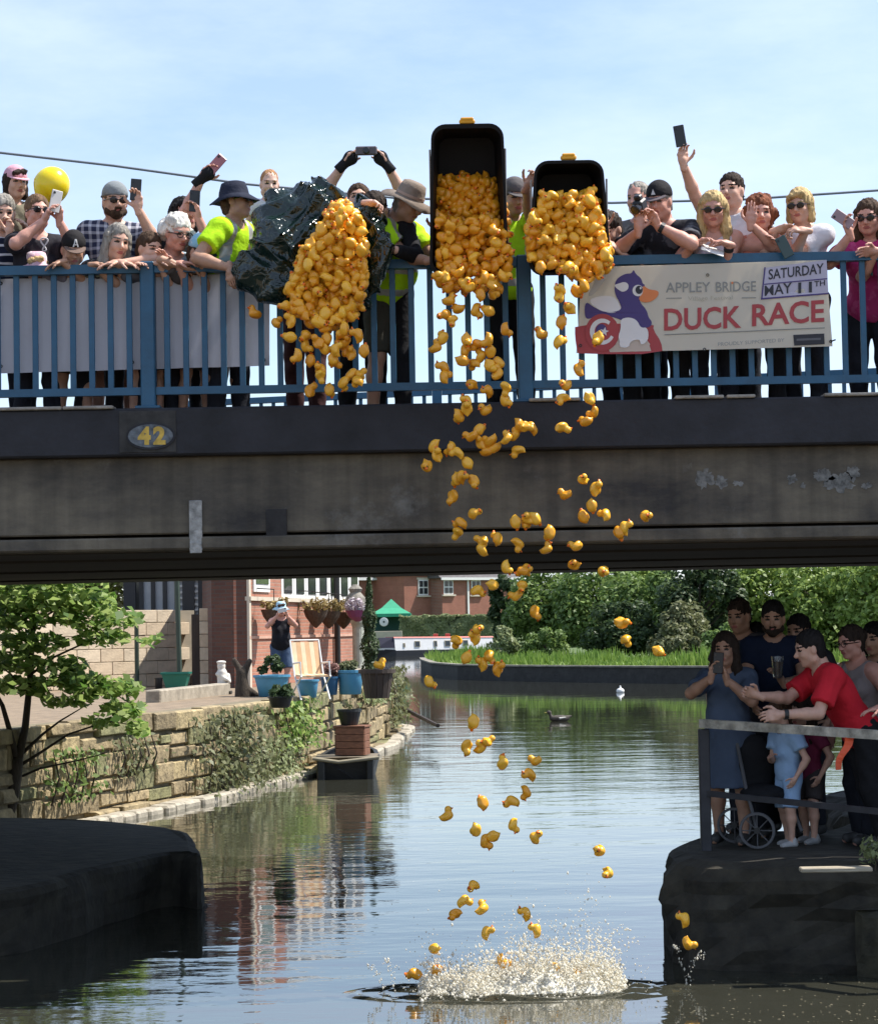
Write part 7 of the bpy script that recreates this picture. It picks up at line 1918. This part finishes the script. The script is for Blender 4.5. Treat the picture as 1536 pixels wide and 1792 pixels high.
# ================================================================== bins
def bin_(label, px0, px1, pyt, pyb, d, wtop, wbot, tilt, seed):
    a = P((px0 + px1) / 2, pyb, d); b_ = P((px0 + px1) / 2, pyt, d)
    Lg = (b_ - a).length
    U = Matrix.Rotation(R(tilt), 3, 'X') @ Vector((0, 0, 1)); Nn = Matrix.Rotation(R(tilt), 3, 'X') @ Vector((0, -1, 0)); Xv = Vector((1, 0, 0))
    t = thing('storage_bin', label, 'bin', a, 'black bins emptied over the railing')
    def outline(k, r, n=7):
        pts = []
        for cx, cy, a0 in ((1, 1, 0), (-1, 1, 90), (-1, 0, 180), (1, 0, 270)):
            w = (wtop if cy else wbot) / 2 * k
            x0 = cx * (w - r); y0 = (Lg / 2 + (Lg / 2 - r) * (1 if cy else -1) * k)
            for q in range(n):
                th = R(a0 + 90 * q / (n - 1)); pts.append((x0 + r * math.cos(th), y0 + r * math.sin(th)))
        return pts
    rings = [(outline(.84, .07), -.36), (outline(1.0, .085), 0), (outline(1.05, .095), .0), (outline(1.05, .095), .02), (outline(.975, .08), .02), (outline(.965, .08), 0), (outline(.815, .065), -.345)]
    V = []; F = []; n = len(rings[0][0])
    for pts, dep in rings:
        for x, y in pts: V.append(a + Xv * x + U * y + Nn * dep)
    for r in range(len(rings) - 1):
        for k in range(n): F.append((r * n + k, r * n + (k + 1) % n, (r + 1) * n + (k + 1) % n, (r + 1) * n + k))
    F.append(tuple(range(n))[::-1]); F.append(tuple(range((len(rings) - 1) * n, len(rings) * n)))
    obj('tub', [v[:] for v in V], F, mat('matt_black_bin', (.005, .005, .006), .6, .2, 6, spec=.2), t)
    c = a + U * (Lg + .02) + Nn * -.02
    M = Matrix((Xv, Nn, U)).transposed()
    MB().box(c + U * .012, (.105, .05, .03), M, bev=.008).build('clip', mat('orange_clip', (.72, .34, .02), .4), t)
    MB().box(c + U * .03 + Nn * .01, (.085, .03, .022), M, bev=.006).build('clip', _mc['orange_clip'], t)
    for sx in (-1, 1):
        MB().box(a + Xv * (sx * (wtop + wbot) / 4 * 1.04) + U * (Lg * .5) + Nn * -.01, (.012, .03, Lg * .7), M, bev=.003).build('rim_edge', mat('grey_rim', (.25, .24, .23), .5), t)
    return t
bin_('taller black plastic bin tipped up with an orange clip on top', 757, 885, 228, 478, 14.72, .455, .50, 13, 1)
bin_('shorter black plastic bin tipped beside the taller one', 932, 1062, 288, 478, 14.70, .44, .52, 8, 2)

# ================================================================== bag
S = SDF()
for (x0, y0, x1, y1, r0, r1, d) in ((482, 395, 560, 362, .15, .17, 14.82), (488, 432, 540, 420, .19, .19, 14.76), (440, 470, 520, 470, .13, .15, 14.74), (430, 488, 500, 500, .09, .14, 14.72), (500, 500, 505, 540, .10, .04, 14.70), (560, 345, 596, 352, .10, .06, 14.80), (485, 352, 560, 336, .07, .09, 14.86)):
    S.cap(P(x0, y0, d), P(x1, y1, d), r0, r1, .05)
for (x0, y0, x1, y1, r0, r1, d) in ((640, 370, 662, 430, .10, .10, 14.82), (662, 430, 660, 480, .10, .07, 14.76), (655, 480, 640, 545, .06, .012, 14.74), (580, 390, 600, 500, .12, .10, 14.84), (600, 370, 640, 370, .06, .07, 14.86)):
    S.cap(P(x0, y0, d), P(x1, y1, d), r0, r1, .05)
def crinkle(x, y, z):
    a = np.abs(np.sin(x * 13 + 8 * z + 1.6 * np.sin(z * 9 + x * 5) + y * 5)); b = np.abs(np.sin(z * 19 - x * 15 + 1.5 * np.sin(x * 11) + y * 8)); c = np.abs(np.sin((x + z) * 44 + 3 * np.sin(x * 31) + y * 20))
    return .034 * (a - .6) + .024 * (b - .6) + .004 * (c - .6)
V, F = S.mesh(.010, crinkle)
def bagmat():
    m = mat('dark_green_polythene', (.003, .013, .009), .16, .2, 6, .0, spec=.6)
    N = m.node_tree.nodes; L = m.node_tree.links; b = N['Principled BSDF']
    tc = [n for n in N if n.type == 'TEX_COORD'][0]
    n1 = N.new('ShaderNodeTexNoise'); n1.inputs['Scale'].default_value = 11; n1.inputs['Detail'].default_value = 2; n1.inputs['Distortion'].default_value = 1.2
    L.new(tc.outputs['Object'], n1.inputs['Vector'])
    bp = N.new('ShaderNodeBump'); bp.inputs['Strength'].default_value = .9; bp.inputs['Distance'].default_value = .03
    L.new(n1.outputs['Fac'], bp.inputs['Height']); L.new(bp.outputs['Normal'], b.inputs['Normal'])
    return m
tag(obj('bin_bag', V, F, bagmat(), smooth=True), 'big crumpled dark green plastic bag spilling ducks over the railing', 'bag')

# ================================================================== banners
def sheet(name, corners, d, m, label, cat, nx=24, nz=8, wav=.008, th=.004, wfun=None):
    tl_, tr_, br_, bl_ = corners; V = []; F = []
    for lay in (0, 1):
        for j in range(nz + 1):
            for i in range(nx + 1):
                u, v = i / nx, j / nz
                x = (1 - v) * ((1 - u) * tl_[0] + u * tr_[0]) + v * ((1 - u) * bl_[0] + u * br_[0]); y = (1 - v) * ((1 - u) * tl_[1] + u * tr_[1]) + v * ((1 - u) * bl_[1] + u * br_[1])
                p = P(x, y, d); p.y += wfun(x, y) + lay * th; V.append(p[:])
    k = nx + 1; o_ = (nz + 1) * k
    for j in range(nz):
        for i in range(nx):
            a = j * k + i; F.append((a, a + k, a + k + 1, a + 1)); F.append((o_ + a, o_ + a + 1, o_ + a + k + 1, o_ + a + k))
    edge = [i for i in range(k)] + [j * k + nx for j in range(1, nz + 1)] + [nz * k + i for i in range(nx - 1, -1, -1)] + [j * k for j in range(nz - 1, 0, -1)]
    for q in range(len(edge)):
        a, b_ = edge[q], edge[(q + 1) % len(edge)]; F.append((a, b_, o_ + b_, o_ + a))
    t = thing(name, label, cat, V[0])
    obj('sheet', V, F, m, t, smooth=False)
    return t
def banner_mat(key, rgb):
    m = mat(key, rgb, .55, .04, 3, .1, 8)
    N = m.node_tree.nodes; L = m.node_tree.links; b = N['Principled BSDF']; out = N['Material Output']
    t = N.new('ShaderNodeBsdfTranslucent'); t.inputs['Color'].default_value = (*rgb, 1)
    mx = N.new('ShaderNodeMixShader'); mx.inputs['Fac'].default_value = .45
    L.new(b.outputs['BSDF'], mx.inputs[1]); L.new(t.outputs['BSDF'], mx.inputs[2]); L.new(mx.outputs['Shader'], out.inputs['Surface'])
    return m
w0 = lambda x, y: .008 * math.sin(x * .05 + y * .02)
lb = sheet('banner_back', ((-60, 490), (472, 478), (472, 640), (-60, 655)), 15.055, banner_mat('grey_vinyl', (.68, .68, .73)), 'blank pale grey back of a banner behind the left bars', 'banner', wfun=w0)
for x, y in ((2, 496), (2, 641), (232, 490), (232, 634), (462, 487), (462, 630)):
    c = P(x, y, 15.045); MB().lathe([(.006, 0), (.013, 0), (.013, .004)], (c.x, c.y, c.z), 12, rot=Matrix.Rotation(R(90), 3, 'X')).build('eyelet', M_BLACK, lb)
DB = 14.90
wb = lambda x, y: .004 * math.sin(x * .021 + 1) + .001 * math.sin(x * .055 + y * .03)
M_VIN = banner_mat('cream_vinyl', (.82, .76, .65))
bn = sheet('event_banner', ((1018, 468), (1444, 455), (1456, 606), (1008, 618)), DB, M_VIN, 'cream duck race banner with a purple duck, tied to the right of the railing', 'banner', 40, 12, wfun=wb)
def Bz(zx, zy, lay): 
    x, y = 1000 + zx / 3.2, 440 + zy / 3.2
    p = P(x, y, DB); p.y += wb(x, y) - .0014 - .0022 * lay
    return p
def shape(name, pts, m, lay, par=None, sub=1):
    """closed outline in crop pixels -> flat print piece following the sheet"""
    import mathutils.geometry as mg
    P2 = []
    n = len(pts)
    for i in range(n):
        a, b_ = pts[i], pts[(i + 1) % n]
        for q in range(sub): P2.append((a[0] + (b_[0] - a[0]) * q / sub, a[1] + (b_[1] - a[1]) * q / sub))
    tris = mg.tessellate_polygon([[Vector((x, y, 0)) for x, y in P2]])
    return obj(name, [Bz(x, y, lay)[:] for x, y in P2], [tuple(t) for t in tris], m, par or bn)
def ring(cx, cy, rx, ry, n=28): return [(cx + rx * math.cos(2 * math.pi * k / n), cy + ry * math.sin(2 * math.pi * k / n)) for k in range(n)]
def smoothp(pts, it=2):
    for _ in range(it):
        o_ = []
        for i in range(len(pts)):
            a, b_ = pts[i], pts[(i + 1) % len(pts)]
            o_ += [(a[0] * .75 + b_[0] * .25, a[1] * .75 + b_[1] * .25), (a[0] * .25 + b_[0] * .75, a[1] * .25 + b_[1] * .75)]
        pts = o_
    return pts
MR = mat('print_red', (.36, .045, .05), .6, .05); MP = mat('print_purple', (.055, .035, .16), .6, .05); MW = mat('print_white', (.68, .66, .66), .6, .03); MO = mat('print_orange', (.66, .20, .06), .6, .05); MG = mat('print_grey', (.24, .24, .22), .6, .05); MK = mat('print_black', (.018, .018, .025), .6); ML = mat('print_lightgrey', (.46, .45, .42), .6)
shape('print_swirl', smoothp([(150, 110), (190, 105), (190, 150), (165, 190), (115, 250), (85, 250), (120, 190)]), ML, .3)
shape('print_water', smoothp([(18, 405), (460, 405), (455, 440), (500, 505), (510, 575), (40, 575), (30, 560), (18, 480)], 1), MR, .4)
shape('print_duck_body', smoothp([(75, 275), (130, 320), (200, 345), (280, 330), (270, 290), (240, 240), (238, 185), (255, 150), (300, 125), (335, 125), (345, 100), (358, 128), (388, 150), (398, 185), (410, 185), (400, 215), (378, 250), (380, 285), (420, 330), (428, 370), (450, 395), (440, 425), (395, 430), (350, 420), (270, 380), (160, 350), (90, 385), (70, 360)]), MP, 1)
shape('print_neck_patch', smoothp([(90, 275), (150, 250), (240, 250), (280, 320), (255, 345), (190, 345), (130, 315)]), MW, .8)
shape('print_cheek', smoothp([(232, 190), (265, 180), (295, 170), (318, 185), (315, 215), (285, 230), (258, 215)]), MW, 2)
shape('print_eye', ring(370, 220, 31, 32), MW, 2); shape('print_pupil', ring(376, 216, 20, 23), MK, 3); shape('print_glint', ring(384, 207, 5, 7, 12), MW, 4)
shape('print_bill', smoothp([(395, 185), (430, 215), (480, 218), (488, 240), (465, 270), (425, 288), (385, 282), (372, 262), (395, 240)]), MO, 2)
shape('print_ring_red', ring(170, 455, 95, 105), MR, 1.6)
shape('print_wing', smoothp([(270, 380), (320, 368), (365, 385), (385, 430), (425, 425), (430, 500), (385, 530), (380, 490), (325, 505), (320, 540), (265, 540), (268, 500), (258, 480), (275, 430)]), MW, 2)
# letter C: an open ring, and a star
cpts = [(170 + 70 * math.cos(R(a)), 450 + 73 * math.sin(R(a))) for a in range(25, 311, 15)] + [(175 + 48 * math.cos(R(a)), 450 + 50 * math.sin(R(a))) for a in range(310, 24, -15)]
shape('print_letter_c', cpts, MW, 2.4)
shape('print_star_disc', ring(165, 440, 30, 32), MP, 2.4)
st_ = [(182 + (26 if k % 2 == 0 else 11) * math.sin(R(36 * k + 10)), 450 - (26 if k % 2 == 0 else 11) * math.cos(R(36 * k + 10))) for k in range(10)]
shape('print_star', st_, MW, 3.2)
# date stickers
tape = shape('date_patch', [(1085, 92), (1425, 48), (1435, 235), (1062, 268)], mat('lilac_paper', (.44, .41, .50), .7, .05), 1, sub=4)
for pl_ in ([(1075, 182), (1430, 150), (1430, 156), (1075, 188)], [(1058, 262), (1436, 232), (1436, 240), (1058, 271)], [(1076, 90), (1083, 90), (1066, 268), (1058, 268)]):
    shape('date_line', pl_, MP, 1.6, tape, 4)
def words(txt, x0, y0, x1, y1, hgt, m, lay, bold, name='lettering', par=None, slant=0):
    V, F = text_mesh(txt, 1.0, bold)
    w = V[:, 0].max(); hmax = V[:, 1].max(); hmin = min(0, V[:, 1].min()) if txt.isupper() else 0
    ang = (y1 - y0) / (x1 - x0)
    out = []
    for x, y, z in V:
        zx = x0 + (x / w) * (x1 - x0); zy = y0 + (zx - x0) * ang - (y / .70) * hgt
        out.append(Bz(zx + slant * (y / .7) * hgt, zy, lay)[:])
    return obj(name, out, F, m, par or bn)
for txt, a in (('DUCK', (516, 440, 948, 424, 118)), ('RACE', (1008, 416, 1412, 390, 118))): words(txt, *a, MR, 1.2, .022, 'lettering_' + txt.lower())
words('APPLEY', 526, 230, 775, 226, 56, MG, 1.2, .006, 'lettering_appley'); words('BRIDGE', 806, 226, 1030, 222, 56, MG, 1.2, .006, 'lettering_bridge')
shape('print_dot', ring(898, 176, 6, 7, 10), MO, 1.4)
words('Village Festival', 650, 274, 900, 268, 22, mat('print_buff', (.50, .46, .36), .6), 1.2, .0, 'lettering_festival')
shape('print_rule', [(528, 260), (615, 259), (615, 264), (528, 265)], MG, 1.2); shape('print_rule', [(950, 258), (1030, 257), (1030, 262), (950, 263)], MG, 1.2)
words('SATURDAY', 1100, 158, 1408, 122, 56, MK, 2, .012, 'lettering_saturday', tape)
words('MAY', 1078, 250, 1230, 232, 58, MK, 2, .01, 'lettering_may', tape); words('11', 1266, 234, 1342, 228, 58, MK, 2, .02, 'lettering_eleven', tape); words('TH', 1356, 198, 1416, 190, 30, MK, 2, .012, 'lettering_th', tape)
shape('print_rule', [(518, 464), (1414, 426), (1414, 431), (518, 469)], MG, 1.2, sub=8)
words('PROUDLY SUPPORTED BY', 818, 530, 1188, 506, 20, mat('print_palegrey', (.38, .37, .35), .6), 1.2, 0, 'lettering_supported')
sp_ = shape('sponsor_panel', [(1238, 468), (1412, 460), (1414, 520), (1243, 528)], MK, 1.2, sub=3)
words('PROPERTY', 1254, 500, 1395, 494, 16, mat('print_dim', (.12, .12, .13), .6), 2.2, 0, 'sponsor_lettering', sp_) if False else shape('sponsor_mark', [(1256, 490), (1392, 484), (1392, 496), (1256, 502)], mat('print_dim', (.10, .10, .11), .6), 2.2, sp_)
for zx, zy in ((760, 132), (742, 549), (48, 528), (1448, 505)):
    c = Bz(zx, zy, 2); MB().lathe([(.005, 0), (.011, 0), (.011, .003)], c, 12, rot=Matrix.Rotation(R(90), 3, 'X')).build('eyelet', mat('brass_eyelet', (.1, .08, .05), .4, metal=.6) if zy < 300 else M_BLACK, bn)
MB().tube([Bz(1448, 505, 2), Bz(1475, 495, 3)], .005, 6).build('tie', M_BLACK, bn)

# ================================================================== splash
g = np.random.default_rng(99)
# icosphere template
ph_ = (1 + 5 ** .5) / 2
IV = np.array([(-1, ph_, 0), (1, ph_, 0), (-1, -ph_, 0), (1, -ph_, 0), (0, -1, ph_), (0, 1, ph_), (0, -1, -ph_), (0, 1, -ph_), (ph_, 0, -1), (ph_, 0, 1), (-ph_, 0, -1), (-ph_, 0, 1)], float); IV /= np.linalg.norm(IV[0])
IV8 = np.array([(1, 0, 0), (-1, 0, 0), (0, 1, 0), (0, -1, 0), (0, 0, 1), (0, 0, -1)], float); IF8 = np.array([(0, 2, 4), (2, 1, 4), (1, 3, 4), (3, 0, 4), (2, 0, 5), (1, 2, 5), (3, 1, 5), (0, 3, 5)])
IF = np.array([(0, 11, 5), (0, 5, 1), (0, 1, 7), (0, 7, 10), (0, 10, 11), (1, 5, 9), (5, 11, 4), (11, 10, 2), (10, 7, 6), (7, 1, 8), (3, 9, 4), (3, 4, 2), (3, 2, 6), (3, 6, 8), (3, 8, 9), (4, 9, 5), (2, 4, 11), (6, 2, 10), (8, 6, 7), (9, 8, 1)])
def drops(C_, r_, stretch, small=False):
    n = len(C_)
    if small:
        V = C_[:, None, :] + IV8[None] * r_[:, None, None] * stretch[:, None, :]
        return V.reshape(-1, 3), (IF8[None] + (np.arange(n) * 6)[:, None, None]).reshape(-1, 3)
    V = C_[:, None, :] + IV[None] * r_[:, None, None] * stretch[:, None, :]
    F = (IF[None] + (np.arange(n) * 12)[:, None, None]).reshape(-1, 3)
    return V.reshape(-1, 3), F
x0, x1 = P(735, 1700, 14.25).x, P(1085, 1700, 14.25).x
def env(u):   # height of the spray along the splash
    return .05 + .16 * np.exp(-((u - .62) / .34) ** 2) + .07 * np.exp(-((u - .06) / .06) ** 2) + .11 * np.exp(-((u - .88) / .09) ** 2) + .04 * np.sin(u * 31) ** 2
n = 30000
u = g.beta(1.25, 1.15, n); h_ = env(u) * g.exponential(.40, n); y = 14.25 + g.normal(0, .13, n) * (1 - .3 * u)
C1 = np.stack([x0 + (x1 - x0) * u + g.normal(0, .02, n), y, .004 + h_], 1); r1_ = g.gamma(1.8, .0021, n).clip(.0014, .013) * (1.15 - .5 * (h_ / .4).clip(0, 1))
n2 = 500
a = g.uniform(0, math.pi, n2); u2 = g.uniform(-.2, 1.15, n2)
C2 = np.stack([x0 + (x1 - x0) * u2, 14.25 + g.normal(0, .2, n2), .02 + g.exponential(.12, n2)], 1); r2_ = g.uniform(.0015, .005, n2)
# arcs thrown out to the right, and a small crown on the left
arcs = []
for (cx, top, dx, m_) in ((1030, .42, .26, 46), (1060, .33, .22, 30), (775, .30, -.05, 26), (690, .22, -.06, 40), (672, .17, -.1, 30), (905, .34, .06, 30), (850, .30, -.04, 20), (1205, .2, .12, 40), (1200, .26, -.06, 30)):
    c = P(cx, 1700, 14.3)
    for t in np.linspace(0, 1, m_): arcs.append((c.x + dx * t + g.normal(0, .012), 14.3 + g.normal(0, .03) + (.12 if cx > 1150 else 0), .01 + top * 4 * t * (1 - t * .62) * .55 + g.normal(0, .012)))
C3 = np.array(arcs); r3_ = g.uniform(.002, .008, len(C3))
Call = np.concatenate([C1, C2, C3]); rall = np.concatenate([r1_, r2_, r3_]); st = np.ones((len(Call), 3)); st[:, 2] = g.uniform(.8, 2.0, len(Call)); st[:, 0] = g.uniform(.7, 1.2, len(Call))
Call[:, 2] = np.maximum(Call[:, 2], .002)
V, F = drops(Call, rall, st, True)
M_FOAM = mat('white_water', (.92, .88, .78), .25, .04, 9)
N = M_FOAM.node_tree.nodes; L = M_FOAM.node_tree.links
tl_ = N.new('ShaderNodeBsdfTranslucent'); tl_.inputs['Color'].default_value = (.95, .92, .82, 1)
mx = N.new('ShaderNodeMixShader'); mx.inputs['Fac'].default_value = .5
L.new(N['Principled BSDF'].outputs['BSDF'], mx.inputs[1]); L.new(tl_.outputs['BSDF'], mx.inputs[2]); L.new(mx.outputs['Shader'], N['Material Output'].inputs['Surface'])
tag(obj('splash', V, F, M_FOAM, smooth=True), 'white burst of water thrown up where the ducks land', 'splash', kind='stuff')
# low mound of foam under the spray
nx_, ny_ = 130, 34; V = []; 
for j in range(ny_):
    for i in range(nx_):
        uu = i / (nx_ - 1); vv = j / (ny_ - 1) * 2 - 1
        w_ = .15 + .09 * math.sin(math.pi * uu)
        base = max(0, 1 - vv * vv) * max(0, math.sin(math.pi * min(1, max(0, uu)))) ** .5
        nz_ = mnoise.noise(Vector((uu * 34, vv * 5, 1))) * .5 + mnoise.noise(Vector((uu * 80, vv * 13, 4))) * .5
        z = base * (env(np.array(uu)) * .62 + .05 * nz_) - .006 + (.02 * nz_ if base > .15 else 0)
        V.append((x0 + (x1 - x0) * uu + .02 * nz_, 14.25 + vv * w_ + .015 * nz_, z))
F = [(j * nx_ + i, j * nx_ + i + 1, (j + 1) * nx_ + i + 1, (j + 1) * nx_ + i) for j in range(ny_ - 1) for i in range(nx_ - 1)]
tag(obj('foam', V, F, mat('foam', (.90, .85, .72), .6, .08, 40, .8, 90), smooth=True), 'creamy foam heaped on the water under the splash', 'foam', kind='stuff')
# dark churned ripples round the splash: concentric low waves
nr_, na_ = 40, 90; V = []
cx_ = (x0 + x1) / 2
for i in range(nr_):
    rr = i / (nr_ - 1)
    for k in range(na_):
        th = 2 * math.pi * k / na_
        amp = .020 * math.sin(math.pi * rr) ** 1.6
        q = mnoise.noise(Vector((math.cos(th) * 3 * (1 + rr), math.sin(th) * 3 * (1 + rr), rr * 7)))
        z = .012 * (1 - rr * 1.25) + amp * (math.sin(rr * 26 + 3 * q) * .6 + q * 1.3)
        V.append((cx_ + math.cos(th) * (.25 + rr * 1.05), 14.25 + math.sin(th) * (.06 + rr * .52), z))
F = [(i * na_ + k, i * na_ + (k + 1) % na_, (i + 1) * na_ + (k + 1) % na_, (i + 1) * na_ + k) for i in range(nr_ - 1) for k in range(na_)]
o = obj('ripples', V, F, M_WATER, smooth=True); tag(o, 'dark churned water spreading round the splash', 'ripples', kind='stuff')
# specks of foam and petals floating at the lower right
pts = []
for _ in range(300):
    px, py = g.uniform(1120, 1536), g.uniform(1705, 1790); 
    if g.uniform() < (py - 1690) / 110: pts.append(G(px, py, .003)[:])
C4 = np.array(pts); V, F = drops(C4, g.uniform(.002, .008, len(C4)), np.tile([1.4, 1.2, .25], (len(C4), 1)))
tag(obj('floating_specks', V, F, mat('pale_specks', (.22, .19, .12), .8)), 'pale specks floating on the dark water below the platform', 'specks', kind='stuff')

# weed at the right edge of the platform
c = P(1530, 1500, 14.6)
t = thing('weed', 'pale green weed sprouting at the right edge of the platform', 'plant', (c.x, 14.6, RZ))
pp, nr = clump_points((c.x, 14.6, RZ + .12), (.09, .09, .14), 10, 16, .05, 555); V, F = leaf_cloud(pp, nr, .022, .6, .1, .6, 555)
obj('foliage', V, F, LM['pale'], t)
MB().tube([(c.x, 14.6, RZ - .02), (c.x + .02, 14.6, RZ + .2)], [.006, .003], 6).build('stem', M_BARK, t)
